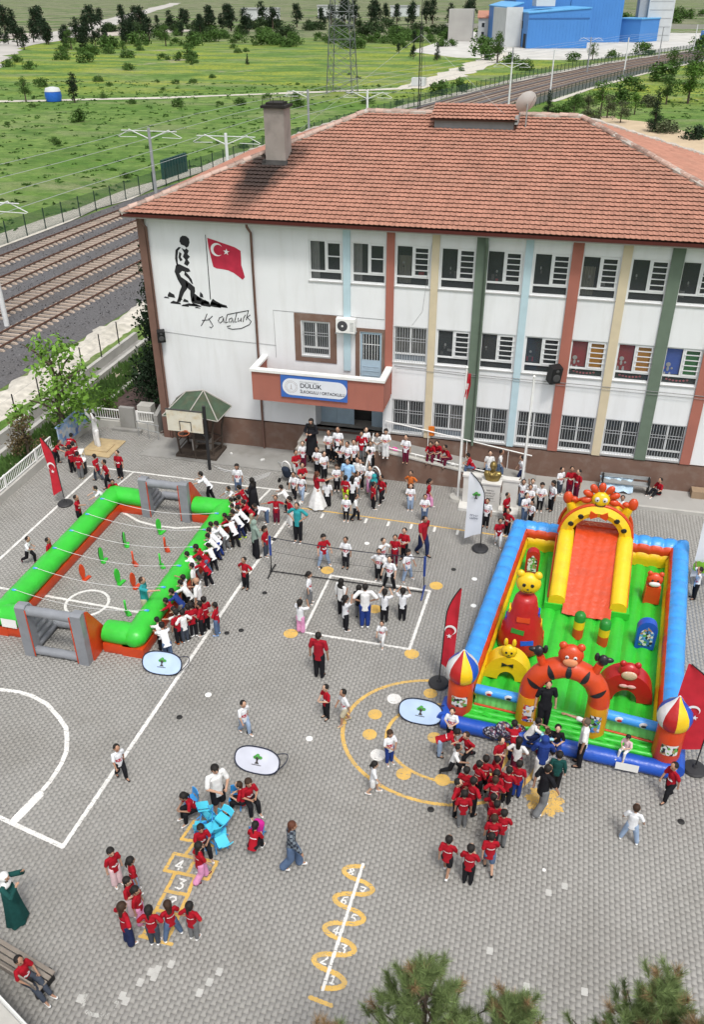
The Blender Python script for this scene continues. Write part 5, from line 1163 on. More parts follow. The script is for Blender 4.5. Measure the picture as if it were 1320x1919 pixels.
def goal(x0, x1, yf, yb, h, tag_):
    """inflatable goal: two sloping side walls of stacked tubes, crossbar and ground bars"""
    g = MB(); G_ = []
    d = 1 if yb > yf else -1
    for x in (x0, x1):
        b = MB(); w = .34; o = Vector((x, yf, 0))-fo
        post = [(-w/2, 0), (-w/2, h), (w/2, h), (w/2, 0)]
        V = []
        for xx in (-w/2, w/2):
            V += [(o.x+xx, o.y-d*.18, 0), (o.x+xx, o.y-d*.16, h-.06), (o.x+xx, o.y-d*.05, h), (o.x+xx, o.y+d*.18, h-.04), (o.x+xx, o.y+d*.22, 0)]
        b.add(V, [(0, 1, 2, 3, 4), (9, 8, 7, 6, 5)]+[(i, 5+i, 5+(i+1) % 5, (i+1) % 5) for i in range(5)]); b.build('goal_post', V_grey, fp, fix=True, smooth=30)
        s = MB(); yb_ = abs(yb-yf); n = 6
        for i in range(n):
            z0, z1 = h*.92*i/n, h*.92*(i+1)/n; r = (z1-z0)*.56; ln = .2+(yb_-.2)*(1-(i+.5)/n)
            s.tube([(o.x, o.y+d*.15, (z0+z1)/2), (o.x, o.y+d*ln, (z0+z1)/2), (o.x, o.y+d*(ln+.06), (z0+z1)/2)], [r, r, r*.6], 10)
        s.build('goal_side', V_grey, fp, smooth=60)
        ou = MB(); sx = .21 if x == x1 else -.21
        ou.add([(o.x+sx, o.y+d*.10, .0), (o.x+sx, o.y+d*(yb_+.05), 0), (o.x+sx, o.y+d*.22, h*.96), (o.x+sx, o.y+d*.10, h*.98), (o.x+sx*.8, o.y+d*.10, 0), (o.x+sx*.8, o.y+d*(yb_+.03), 0), (o.x+sx*.8, o.y+d*.2, h*.96), (o.x+sx*.8, o.y+d*.10, h*.98)], [(0, 1, 2, 3), (7, 6, 5, 4), (0, 4, 5, 1), (1, 5, 6, 2), (2, 6, 7, 3), (3, 7, 4, 0)])
        ou.build('goal_outer_panel', V_org, fp, fix=True)
    a, c = Vector((x0, yf, h-.22))-fo, Vector((x1, yf, h-.22))-fo
    puffed_tube([a, c], .17, .6, 12, .08).build('crossbar', V_grey, fp, smooth=60)
    a, c = Vector((x0, yb, .17))-fo, Vector((x1, yb, .17))-fo; puffed_tube([a, c], .16, .6, 12, .08).build('ground_bar', V_grey, fp, smooth=60)
    if tag_: a, c = Vector((x0, yf, .16))-fo, Vector((x1, yf, .16))-fo; puffed_tube([a, c], .15, .6, 12, .08).build('ground_bar', V_grey, fp, smooth=60)
    b = MB(); 
    for x in (x0+.2, x1-.2): q = Vector((x, yf, 0))-fo; b.tube([(q.x, q.y-d*.17, .05), (q.x, q.y-d*.17, h-.1)], .02, 5)
    b.build('orange_piping', V_org, fp)
goal(-14.95, -13.05, -15.38, -14.0, 1.95, True)
goal(-15.0, -13.28, -6.75, -5.35, 1.75, False)
b = MB(); b.quad((-16.30-fo.x, NY-.43-fo.y, .42), (-15.75-fo.x, NY-.43-fo.y, .42), (-15.75-fo.x, NY-.41-fo.y, .75), (-16.30-fo.x, NY-.41-fo.y, .75)); b.build('maker_label', M_white, fp)
for y in (-7.4, -8.6, -9.8, -11.0, -12.3, -13.6):
    b = MB()
    for x in (LX, RX): q = Vector((x, y, 0))-fo; b.box((q.x, q.y, .937), (.15, .09, .010))
    b.build('strap_pad', V_blue, fp)
M_rope = mat('white_rope', (.5, .5, .5), .8)
for i, y in enumerate((-7.4, -8.6, -9.8, -11.0, -12.3, -13.6)):
    b = MB(); b.tube([(LX+(RX-LX)*k/14, y, .955-.5*4*(k/14)*(1-k/14)*.6) for k in range(15)], .011, 4); o = b.build('rope', M_rope); tag(o, '%s white rope strung across the football pitch, counted from the far goal' % ('first', 'second', 'third', 'fourth', 'fifth', 'sixth')[i], 'rope')
figs = [(-13.98, -7.92, 'g'), (-14.85, -9.1, 'k'), (-13.2, -9.05, 'o'), (-15.22, -10.25, 'k'), (-13.95, -10.2, 'o'), (-12.92, -10.1, 'g'), (-15.35, -11.4, 'o'), (-14.0, -11.35, 'g'), (-13.35, -11.45, 'o'), (-12.88, -12.95, 'g')]
# hanging player figures: a board body folded on the rope with a foot
lab = ['green figure hanging nearest the far goal', 'black-backed green figure left of the far arc', 'orange figure right of the far arc', 'black-backed green figure beside the left tube', 'orange figure in the middle of the pitch', 'green figure lying near the right tube', 'orange figure nearest the left tube', 'green figure in the middle of the near half', 'orange figure behind the man in green', 'green figure at the feet of the man in green']
for (x, y, c), lb in zip(figs, lab):
    col = {'g': V_green, 'k': V_green, 'o': V_org}[c]; t = thing('player_figure', lb+', inflatable pitch', 'player figure', (x, y, .0), random.uniform(-.6, .6), 'hanging figures inside the football pitch')
    b = MB(); b.prism([(.10*math.cos(a*math.pi/8), .38+.29*math.sin(a*math.pi/8)) for a in range(16)], -.035, .0, 'x'); b.build('board', V_blk if c == 'k' else col, t)
    b = MB(); b.prism([(.105*math.cos(a*math.pi/8), .38+.295*math.sin(a*math.pi/8)) for a in range(16)], .003, .03, 'x'); b.build('face_board', col, t)
    b = MB(); b.b2(-.02, .04, -.05, .05, .03, .12); b.box((.05, .1, .03), (.14, .34, .05), rz=.3); b.build('foot', col if c != 'k' else V_green, t)
# ---- bouncy castle
cb = Vector((1.7, -11, 0)); bc = thing('bouncy_castle', 'large bouncy castle with blue walls, orange slide and tiger arch', 'bouncy castle', cb)
FL, FR, BL, BR = Vector((-1.68, -15.50, 0)), Vector((4.62, -15.92, 0)), Vector((-.56, -5.62, 0)), Vector((5.72, -5.70, 0))
def Q(u, v, z=0.0): p = (FL*(1-u)+FR*u)*(1-v)+(BL*(1-u)+BR*u)*v; return Vector((p.x-cb.x, p.y-cb.y, z))
FZ = .42
# floor: ribbed green bed
b = MB(); nu, nv = 112, 24
for j in range(nv+1):
    for i in range(nu+1):
        u, v = i/nu, .03+.96*j/nv; z = FZ-.09*abs(math.cos(u*math.pi*14))**5-.03*math.sin(v*23+u*5)*math.sin(u*31); b.v.append(tuple(Q(u, v, z)))
for j in range(nv):
    for i in range(nu): a = j*(nu+1)+i; b.f.append((a, a+1, a+nu+2, a+nu+1)); b.mi.append(0)
b.build('bouncing_floor', V_green, bc, smooth=True)
# walls: outer skin, blue top roll, orange and yellow inner bands
def cwall(u0, v0, u1, v1, side):
    """side = inward direction in uv"""
    n = 140; prof = [(0, 0, 'b'), (.0, 1.06, 'b'), (.05, 1.22, 'b'), (.16, 1.32, 'b'), (.32, 1.35, 'b'), (.48, 1.30, 'b'), (.56, 1.20, 'b')]
    inner = [(.56, 1.20), (.64, 1.12), (.67, 1.0), (.64, .88)]; inner2 = [(.64, .88), (.71, .80), (.73, .66), (.70, .52), (.70, .36)]
    Wd, Ln = 6.3, 9.8
    for nm, pr_, mt in (('wall_top', [(a, c) for a, c, _ in prof], V_blue), ('orange_wall_band', inner, V_org), ('yellow_wall_band', inner2, V_yel)):
        b = MB(); k = len(pr_)
        for i in range(n+1):
            t = i/n; u, v = u0+(u1-u0)*t, v0+(v1-v0)*t; pf = .045*abs(math.cos(t*math.pi*14))**10+.012*math.sin(t*53)*math.sin(t*31)
            for d, z in pr_:
                d = min(d, 9)+0; lim = d/Wd if side[0] else d/Ln
                uu = u+side[0]*lim; vv = v+side[1]*lim
                # mitre the ends so the corners meet
                if side[0]: vv = min(vv, 1-d/Ln)
                else: uu = min(max(uu, d/Wd), 1-d/Wd)
                b.v.append(tuple(Q(uu, vv, z-(pf if z > .4 else 0))))
        for i in range(n):
            for j in range(k-1): a = i*k+j; b.f.append((a, a+1, a+k+1, a+k)); b.mi.append(0)
        b.build(nm, mt, bc, smooth=60)
cwall(0, .07, 0, 1, (1, 0)); cwall(1, .07, 1, 1, (-1, 0)); cwall(0, 1, 1, 1, (0, -1))
puffed_tube([Q(-.01, .0, .21), Q(1.0, .0, .21)], .225, .8, 16).build('front_tube', V_dblue, bc, smooth=60)
puffed_tube([Q(.0, .0, .22), Q(.0, .08, .22)], .24).build('front_tube_end', V_dblue, bc, smooth=60); puffed_tube([Q(1, .0, .22), Q(1, .08, .22)], .24).build('front_tube_end', V_dblue, bc, smooth=60)
for k in range(5): puffed_tube([Q(.01, .028+k*.020, .34+.02*k), Q(.99, .028+k*.020, .34+.02*k)], .085, .9, 10, .03).build('front_ledge', V_green, bc, smooth=60)
def pillar(u, v):
    c = Q(u, v, 0); b = MB(); b.lathe([(.32, .2), (.37, .5), (.36, 1.0), (.36, 1.42), (.33, 1.5)], c=c, n=20); b.build('corner_pillar', V_org, bc, smooth=60)
    b = MB(); b.lathe([(.30, 1.46), (.42, 1.62), (.46, 1.82), (.42, 2.02), (.30, 2.20), (.14, 2.36), (.03, 2.52)], c=c, n=24, seg_m=[0, 0, 0, 1, 1, 1, 2, 2, 2, 3, 3, 3]); b.build('onion_ball', [V_wht, V_red, V_yel, V_dblue], bc, smooth=60)
    b = MB()
    for i in range(6): a0, a1 = math.radians(-125+i*12), math.radians(-113+i*12); b.quad((c.x+.372*math.cos(a0), c.y+.372*math.sin(a0), .72), (c.x+.372*math.cos(a1), c.y+.372*math.sin(a1), .72), (c.x+.37*math.cos(a1), c.y+.37*math.sin(a1), 1.08), (c.x+.37*math.cos(a0), c.y+.37*math.sin(a0), 1.08))
    b.build('picture_panel', P_grn, bc)
pillar(.05, .05); pillar(.95, .035)
pl_ = Vector((.62, -15.08, 0))-cb; pr2 = Vector((2.42, -15.12, 0))-cb
def bar(a, c, nm='rail_tube', z=.98):
    a = Vector((a.x, a.y, z)); c = Vector((c.x, c.y, z)); puffed_tube([a, c], .145, .7, 14).build(nm, V_dblue if False else V_blue, bc, smooth=60)
    b = MB()
    for i in range(24):
        t0, t1 = i/24, (i+1)/24; w0, w1 = .03*math.sin(i*1.9), .03*math.sin((i+1)*1.9); p0, p1 = a.lerp(c, t0), a.lerp(c, t1)
        b.quad((p0.x, p0.y-.05+w0, .42), (p1.x, p1.y-.05+w1, .42), (p1.x, p1.y+.02, z-.1), (p0.x, p0.y+.02, z-.1))
    b.build('front_panel', V_lgreen, bc, smooth=True)
    puffed_tube([Vector((a.x, a.y-.08, .47)), Vector((c.x, c.y-.08, .47))], .035, .7, 8).build('panel_trim', V_org, bc, smooth=60)
    for t in (.3, .72):
        p = a.lerp(c, t); b = MB(); b.ball((p.x, p.y-.12, z+.02), (.13, .03, .10), 12); b.build('round_badge', V_wht, bc); b = MB(); b.ball((p.x, p.y-.15, z+.01), (.075, .015, .05), 8); b.build('badge_print', V_red if t < .5 else V_blk, bc)
bar(Q(.11, .075), pl_+Vector((-.2, .15, 0))); bar(pr2+Vector((.2, .15, 0)), Q(.91, .07))
def arch(cx, cy, half, r, z0, h, m_leg, m_arc, leg_top, n=26, name='arch', dirx=(1, 0)):
    pts = []
    for i in range(n+1):
        a = math.pi*i/n; pts.append(Vector((cx-half*math.cos(a)*dirx[0], cy-half*math.cos(a)*dirx[1], leg_top+(h-leg_top)*math.sin(a))))
    b = MB(); b.tube(pts, [r*(1-.03*abs(math.cos(i*math.pi/4))**4) for i in range(n+1)], 16); b.build(name, m_arc, bc, smooth=60)
    for s in (-1, 1):
        b = MB(); x, y = cx+s*half*dirx[0], cy+s*half*dirx[1]; b.tube([(x, y, z0), (x, y, z0+.15), (x, y, leg_top)], [r*.95, r*1.02, r], 16); b.build(name+'_leg', m_leg, bc, smooth=60)
    return pts
mid = (pl_+pr2)/2
pts = arch(mid.x, mid.y, .93, .30, .25, 2.52, V_amber, V_org, 1.45, name='tiger_arch')
for i in (4, 9, 13, 17, 22):
    p = pts[i]; t = (pts[i+1]-pts[i-1]).normalized(); nn = Vector((0, -1, 0)).cross(t); b = MB()
    for k in range(7): a = -1.9+k*.30; a2 = a+.30; wv = lambda a_: .055*math.cos((a_+1.0)*1.35); 
    rad = Vector((p.x-mid.x, 0, p.z-1.45)).normalized()
    for k in range(8):
        a, a2 = -.75+k*.22, -.53+k*.22; f = lambda q: p+(rad*math.sin(q)+Vector((0, -1, 0))*math.cos(q))*.305; w0, w1 = .07*math.sin(math.pi*k/8)+.01, .07*math.sin(math.pi*(k+1)/8)+.01
        b.quad(f(a)-t*w0, f(a2)-t*w1, f(a2)+t*w1, f(a)+t*w0)
    b.build('stripe', V_blk, bc)
def head(c, r, m, ear='round', name='animal_head', face=None):
    c = Vector(c); b = MB(); b.ball(c, (r, r*.62, r*.95), 16); hd = b.build(name, m, bc, smooth=60)
    for s in (-1, 1):
        b = MB()
        if ear == 'round': b.ball(c+Vector((s*r*.68, 0, r*.82)), (r*.34, r*.25, r*.36), 12)
        elif ear == 'tall': b.ball(c+Vector((s*r*.5, 0, r*1.35)), (r*.27, r*.2, r*.62), 12)
        b.build('ear', m, hd, smooth=60)
        b = MB(); b.ball(c+Vector((s*r*.32, -r*.58, r*.15)), (r*.15, r*.07, r*.17), 10); b.build('eye', V_wht if face != 'dark' else V_blk, hd, smooth=60)
        if face != 'dark': b = MB(); b.ball(c+Vector((s*r*.32, -r*.64, r*.13)), (r*.07, r*.03, r*.09), 8); b.build('pupil', V_blk, hd, smooth=60)
    b = MB(); b.ball(c+Vector((0, -r*.6, -r*.22)), (r*.10, r*.07, r*.08), 8); b.build('nose', V_blk, hd, smooth=60)
    b = MB(); b.tube([c+Vector((r*.3*math.cos(a), -r*.56, -r*.42-r*.14*math.sin(a))) for a in [math.pi*i/8 for i in range(9)]], r*.03, 5); b.build('mouth', V_red if face != 'dark' else V_blk, hd)
    return hd
hd = head((mid.x, mid.y-.05, 3.02), .34, V_org); b = MB(); b.ball((mid.x, mid.y-.24, 2.9), (.2, .06, .14), 12); b.build('muzzle', vinyl('pale_orange_vinyl', (.65, .25, .12)), hd, smooth=60)
for s in (-1, 1):
    b = MB(); x = mid.x+s*.62; b.tube([(x, mid.y, 2.3), (x+s*.16, mid.y, 2.78)], [.13, .11], 12); b.build('arm', V_org, bc, smooth=60)
    b = MB(); b.ball((x+s*.22, mid.y, 2.95), (.15, .11, .17), 12); b.ball((x+s*.05, mid.y, 3.03), (.07, .06, .15), 10); b.ball((x+s*.36, mid.y, 2.98), (.14, .07, .08), 10); b.build('glove', V_blk, bc, smooth=60)
for x, mt in ((pl_.x, P_red), (pr2.x, P_blue)):
    b = MB()
    for i in range(6): a0, a1 = math.radians(-118+i*9.5), math.radians(-108.5+i*9.5); r = .318; b.quad((x+r*math.cos(a0), mid.y+r*math.sin(a0), .62), (x+r*math.cos(a1), mid.y+r*math.sin(a1), .62), (x+r*math.cos(a1), mid.y+r*math.sin(a1), 1.22), (x+r*math.cos(a0), mid.y+r*math.sin(a0), 1.22))
    b.build('picture_panel', mt, bc)
# slide
sc = Vector((2.25, -8, 0))-cb
sx0, sx1 = 1.42-cb.x, 2.98-cb.x; yS, yE = -10.05-cb.y, -6.75-cb.y; slz = lambda y: .46+1.5*min(1, max(0, (y-yS)/(yE-.4-yS)))
b = MB(); nx_, ny_ = 24, 30
for j in range(ny_+1):
    for i in range(nx_+1):
        u = i/nx_; y = yS+(yE-yS)*j/ny_; xx = sx0+.1*(j/ny_)+(sx1-sx0)*u+.14*(j/ny_); b.v.append((xx, y, slz(y)+.012*math.sin(u*40+j*.7)*math.sin(j*.9+u*6)+.05*(abs(u-.5)*2)**4))
for j in range(ny_):
    for i in range(nx_): a = j*(nx_+1)+i; b.f.append((a, a+1, a+nx_+2, a+nx_+1)); b.mi.append(0)
b.build('slide_surface', V_org, bc, smooth=True)
b = MB(); b.b2(sx0+.1, sx1+.2, yE-.02, yE+.3, .4, 2.0); b.build('slide_back_panel', V_org, bc)
for s, x in ((-1, 1.22), (1, 3.2)):
    x -= cb.x; b = MB(); P = []
    for j in range(15):
        t = j/14; y = -9.72-cb.y+t*2.6; zt = .95+1.12*min(1, t*1.15)**1.0; xx = x+.12*t
        for a in range(9): q = math.pi*a/8; P.append((xx+.27*math.cos(q), y-.0, zt-.2+.22*math.sin(q)))
        P.append((xx-.27, y, .38)); P.append((xx+.27, y, .38))
    k = 11; F = []
    order_ = list(range(9))+[9, 10]
    for j in range(14):
        for a in range(k): F.append((j*k+a, j*k+(a+1) % k, (j+1)*k+(a+1) % k, (j+1)*k+a))
    F.append(tuple(range(k))); F.append(tuple(14*k+a for a in range(k))); b.add(P, F); b.build('slide_side_wall', V_yel, bc, smooth=50, fix=True)
    b = MB(); b.tube([(x-s*.28, -9.7-cb.y, .5), (x-s*.28+.1, -7.2-cb.y, 1.8)], .05, 6); b.tube([(x+s*.28, -9.7-cb.y, .45), (x+s*.28+.1, -7.2-cb.y, 1.7)], .05, 6); b.build('orange_piping', V_org, bc)
    b = MB(); b.b2(x-.38, x+.38, -9.78-cb.y, -7.0-cb.y, .36, .62); b.build('slide_foot', V_green, bc)
ay = -7.15-cb.y; acx = 2.30-cb.x
b = MB(); n = 28; R0_, R1_ = .82, 1.20; P = []
for i in range(n+1):
    a = math.pi*i/n; ca, sa = math.cos(a), math.sin(a)
    for r, yy in ((R0_, -.16), (R0_, .55), ((R0_+R1_)/2, .66), (R1_, .58), (R1_+.02, -.10), ((R0_+R1_)/2, -.24)): P.append((acx+r*ca, ay+yy, 1.85+r*sa*1.02))
F = [(i*6+k, i*6+(k+1) % 6, (i+1)*6+(k+1) % 6, (i+1)*6+k) for i in range(n) for k in range(6)]+[tuple(range(6)), tuple(n*6+k for k in range(6))]
b.add(P, F); b.build('slide_arch', V_yel, bc, smooth=50, fix=True)
b = MB(); b.tube([(acx+(R1_+.03)*math.cos(math.pi*i/n), ay-.05, 1.85+(R1_+.03)*math.sin(math.pi*i/n)*1.02) for i in range(n+1)], .065, 8); b.tube([(acx+(R1_+.05)*math.cos(math.pi*i/n), ay+.5, 1.85+(R1_+.05)*math.sin(math.pi*i/n)*1.02) for i in range(n+1)], .055, 8); b.build('orange_piping', V_org, bc, smooth=60)
for a in (150, 125, 52, 27):
    q = math.radians(a); r = 1.01; b = MB(); b.ball((acx+r*math.cos(q), ay-.225, 1.85+r*math.sin(q)), (.10, .03, .10), 14); b.build('black_spot', V_blk, bc)
for s in (-1, 1):
    b = MB(); b.prism([(acx+s*.04, 2.84), (acx+s*.28, 2.94), (acx+s*.32, 2.78), (acx+s*.26, 2.64), (acx+s*.05, 2.74)], ay-.26, ay-.2, 'y'); b.build('bow', V_org, bc, fix=True)
    b = MB(); x = acx+s*.88; b.tube([(x, ay+.2, 2.66), (x+s*.12, ay+.15, 3.02)], [.17, .14], 10); b.build('arm', V_yel, bc, smooth=60)
    b = MB(); b.ball((x+s*.20, ay+.12, 3.18), (.17, .12, .24), 12); b.ball((x-s*.02, ay+.12, 3.15), (.14, .1, .1), 10); b.build('glove', V_org, bc, smooth=60)
fc = Vector((acx, ay+.05, 3.28)); b = MB(); b.ball(fc, (.31, .2, .30), 16); sf = b.build('sun_face', V_yel, bc, smooth=60)
for i in range(7):
    a = math.radians(-12+i*34); b = MB(); q = Matrix.Rotation(-(a-math.pi/2), 3, 'Y'); b.ball(fc+Vector((.47*math.cos(a), .03, .45*math.sin(a))), (.13, .10, .19), 12, q=q); b.build('petal', V_org, sf, smooth=60)
for s in (-1, 1):
    b = MB(); b.ball(fc+Vector((s*.13, -.18, .08)), (.085, .04, .10), 12); b.build('eye', V_wht, sf, smooth=60)
    b = MB(); b.ball(fc+Vector((s*.12, -.215, .07)), (.03, .015, .035), 8); b.build('pupil', V_blk, sf)
b = MB(); b.tube([fc+Vector((.17*math.cos(a), -.175-.0*a, -.08-.10*math.sin(a))) for a in [math.pi*i/10 for i in range(11)]], .014, 5); b.build('mouth', V_blk, sf)
# climbing tower
tc_ = Vector((.20, -11.85, 0))-cb
b = MB(); b.lathe([(.60, .35), (.72, .5), (.70, .8), (.62, 1.2), (.51, 1.6), (.40, 1.95), (.34, 2.25), (.25, 2.38)], c=tc_, n=24); b.build('climbing_tower', V_red, bc, smooth=60)
tw = head((tc_.x+.02, tc_.y, 2.80), .38, V_yel, 'round', 'bear_head', 'dark')
for z, x, mt in ((1.72, .0, V_org), (1.32, -.12, mat('hold_green', (.03, .2, .03), .4)), (.98, .18, V_dblue), (.66, -.24, V_yel)):
    rr = .74-(z-.45)*.24; a = math.radians(-90)+x/rr; b = MB(); b.box((tc_.x+rr*math.cos(a)*1.0, tc_.y+rr*math.sin(a), z), (.40, .12, .15), rz=a+math.pi/2, rot=Matrix.Rotation(a+math.pi/2, 3, 'Z') @ Matrix.Rotation(-.3, 3, 'X')); b.build('climbing_hold', mt, bc)
for z, s, mt in ((1.75, 1, V_dblue), (1.8, -1, V_yel), (1.45, -1, V_dblue), (1.35, 1, V_yel), (1.1, -1, V_org), (.9, 1, V_org)):
    rr = .73-(z-.45)*.24; b = MB(); b.box((tc_.x+s*rr, tc_.y, z), (.12, .3, .15)); b.build('climbing_hold', mt, bc)
# tunnels and stand-ups
def tunnel(x, y, m, ear, half=.42, r=.26):
    c = Vector((x, y, 0))-cb; n = 18; P = []
    for i in range(n+1):
        a = math.pi*i/n
        for rr, yy in ((half-.16, -.28), (half+r, -.24), (half+r+.02, .28), (half-.16, .3)): P.append((c.x+rr*math.cos(a), c.y+yy, FZ+rr*1.25*math.sin(a)))
    F = [(i*4+k, i*4+(k+1) % 4, (i+1)*4+(k+1) % 4, (i+1)*4+k) for i in range(n) for k in range(4)]; b = MB(); b.add(P, F); b.build('tunnel_arch', m, bc, smooth=50, fix=True); return c
c = tunnel(-.10, -13.35, V_yel, 'tall'); h_ = head((c.x, c.y-.12, 1.42), .24, V_yel, 'tall', 'rabbit_head', 'dark'); b = MB()
for s in (-1, 1): b.prism([(c.x, 1.0), (c.x+s*.17, 1.06), (c.x+s*.17, .93)], c.y-.30, c.y-.26, 'y')
b.build('bow_tie', V_blk, bc, fix=True)
c = tunnel(3.32, -13.45, V_red, 'round', .5, .28); h_ = head((c.x, c.y-.1, 1.42), .30, V_red, 'round', 'red_animal_head'); b = MB(); b.ball((c.x, c.y-.26, 1.38), (.22, .06, .16), 14); b.build('face_patch', vinyl('beige_vinyl', (.55, .40, .26)), h_, smooth=60)
b = MB()
for s in (-1, 1): b.ball((c.x+s*.11, c.y-.32, 1.03), (.13, .04, .06), 10)
b.build('bow_tie', vinyl('pink_vinyl', (.6, .33, .30)), bc)
def standup(x, y, w_, h_, m, top, pm, hz=.55):
    c = Vector((x, y, 0))-cb; b = MB(); pr_ = []
    pl2 = [(c.x-w_/2, FZ-.05), (c.x+w_/2, FZ-.05), (c.x+w_/2*1.05, FZ+h_*.7)]+[(c.x+w_/2*math.cos(a), FZ+h_*.72+h_*.28*math.sin(a)) for a in [math.pi*i/10 for i in range(1, 10)]]+[(c.x-w_/2*1.05, FZ+h_*.7)]
    b.prism(pl2, c.y-.14, c.y+.14, 'y'); s_ = b.build('stand_up_cushion', m, bc, fix=True, smooth=30)
    b = MB(); b.prism([(c.x-w_*.34, FZ+h_*.1), (c.x+w_*.34, FZ+h_*.1), (c.x+w_*.36, FZ+h_*.6), (c.x, FZ+h_*.82), (c.x-w_*.36, FZ+h_*.6)], c.y-.155, c.y-.141, 'y'); b.build('printed_picture', pm, s_)
standup(.30, -7.76, .46, .95, V_red, 'flat', P_grn); standup(4.0, -11.0, .58, 1.0, V_dblue, 'round', P_blue)
c = Vector((4.33, -8.5, 0))-cb; b = MB(); b.box((c.x, c.y, .72), (.52, .4, .66), taper=.9); b.build('stand_up_cushion', V_org, bc); tg = head((c.x, c.y-.02, 1.28), .27, V_org, 'round', 'animal_head', 'dark'); b = MB(); b.ball((c.x, c.y-.17, 1.18), (.19, .06, .10), 12); b.build('muzzle', V_wht, tg, smooth=60)
for x, y in ((1.95, -11.0), (2.72, -11.2)):
    c = Vector((x, y, 0))-cb; cm = MB(); cm.lathe([(.17, FZ-.05), (.17, .74), (.17, .75)], c=c, n=16); o1 = cm.build('bollard_cushion', V_org, bc, smooth=60); cm = MB(); cm.lathe([(.172, .75), (.172, 1.04)], c=c, n=16); cm.build('bollard_middle', V_yel, o1, smooth=60); cm = MB(); cm.lathe([(.174, 1.04), (.174, 1.24), (.12, 1.33), (.03, 1.36)], c=c, n=16); cm.build('bollard_top', mat('deep_green_vinyl', (.02, .20, .03), .35), o1, smooth=60)
a = Q(.80, .0, .2); b = MB(); b.quad((a.x-.3, a.y-.262, .12), (a.x+.3, a.y-.285, .12), (a.x+.3, a.y-.28, .38), (a.x-.3, a.y-.258, .38)); b.build('maker_label', M_white, bc)
for v in (.43, .33): p = Q(1.0, v, .7); b = MB(); b.quad((p.x+.012, p.y-.3, .5), (p.x+.012, p.y+.3, .5), (p.x+.012, p.y+.3, .85), (p.x+.012, p.y-.3, .85)); b.build('maker_label', M_white, bc)
b = MB()
for i in range(3): b.tube([(acx-.45+i*.12, yE-.04, 2.02+.1*(i % 2)), (acx-.3+i*.2, yE-.04, 2.15), (acx-.2+i*.25, yE-.04, 2.05)], .01, 4)
b.build('slide_lettering', mat('pale_orange_print', (.7, .35, .2), .5), bc)
# ================================================================ PROPS ON THE YARD
M_marble = mat('white_marble', (.58, .57, .54), .5, .08, 2, dirt=(.42, .40, .36), dscale=1.5, damt=.4); M_gold = mat('gold_paint', (.24, .175, .06), .35, .25, 8, metal=.7); M_ink = mat('engraving', (.05, .05, .05), .6)
mo = thing('monument', 'white marble monument of three slabs carrying a golden bust', 'monument', (-1.62, -2.95, 0))
b = MB(); b.b2(-1.25, 1.15, -.55, .45, 0, .12); b.build('base', M_marble, mo)
for x0, x1 in ((-1.15, -.42), (.42, 1.05)):
    b = MB(); b.b2(x0, x1, -.0, .22, .12, 1.30); b.b2(x0-.04, x1+.04, -.04, .26, 1.30, 1.38); b.build('side_slab', M_marble, mo)
b = MB(); b.b2(-.36, .36, -.42, .18, .12, 1.28); b.b2(-.40, .40, -.46, .22, 1.28, 1.34); b.build('pedestal', M_marble, mo)
for i, (w_, h_) in enumerate(((.34, .07), (.40, .07), (.36, .07), (.30, .05), (.42, .018))): tiny_print(mo, (0, -.424, 1.02-i*.12), w_, h_, M_ink, 'inscription', i)
b = MB(); limb(b, (0, -.1, 1.36), (0, -.1, 1.56), (.28, .17), (.36, .18), 16); limb(b, (-.24, -.1, 1.62), (.24, -.1, 1.62), .12, .12, 12, ax=(0, 1, 0)); limb(b, (0, -.1, 1.62), (0, -.12, 1.84), .11, .09, 12); limb(b, (0, -.11, 1.80), (0, -.12, 1.95), .10, .10, 12); b.ball((0, -.12, 2.0), (.145, .17, .185), 16); b.ball((0, -.2, 1.9), (.09, .1, .09), 10); b.ball((0, -.285, 1.95), (.022, .04, .04), 8)
for s in (-1, 1): b.ball((s*.13, -.11, 1.96), (.02, .04, .05), 8); limb(b, (s*.05, -.27, 1.62), (s*.14, -.2, 1.74), .035, .03, 8)
me = remesh(b, 'bust', .013, 2, .6); me.materials.append(M_gold); o = bpy.data.objects.new('bust', me); link(o, mo)
def flagpole(x, y, h, label, flag):
    t = thing('flagpole', label, 'flagpole', (x, y, 0)); b = MB(); b.tube([(0, 0, 0), (0, 0, h)], [.055, .035], 10); b.build('pole', M_white, t, smooth=60); b = MB(); b.lathe([(.36, 0), (.34, .10), (.1, .12)], n=16); b.build('footing', M_pconc, t)
    b = MB(); b.ball((0, 0, h+.04), .06, 8); b.build('finial', M_white, t); b = MB(); b.tube([(.07, 0, .9), (.06, 0, h-.1)], .006, 3); b.build('halyard', M_white, t)
    return t
flagpole(-3.0, -2.52, 5.75, 'white flagpole with a hanging red flag left of the monument', True)
flagpole(-.45, -2.62, 5.65, 'bare white flagpole right of the monument', False)
b = MB(); n = 9
for j in range(13):
    z = 5.62-j*.085; w_ = .20*(1-.35*abs(j-5)/7)
    for i in range(n): u = i/(n-1); b.v.append((-3.0+.02+u*w_*1.0-.05*j/12, -2.52+.07*math.sin(u*9+j*.25), z-.10*u))
for j in range(12):
    for i in range(n-1): a = j*n+i; b.f.append((a, a+1, a+n+1, a+n)); b.mi.append(1 if (5 <= j <= 7 and 2 <= i <= 4) else 0)
o = b.build('flag', [M_flag, M_fwhite], smooth=True); tag(o, 'red flag with white emblem hanging limp from the left flagpole', 'flag')
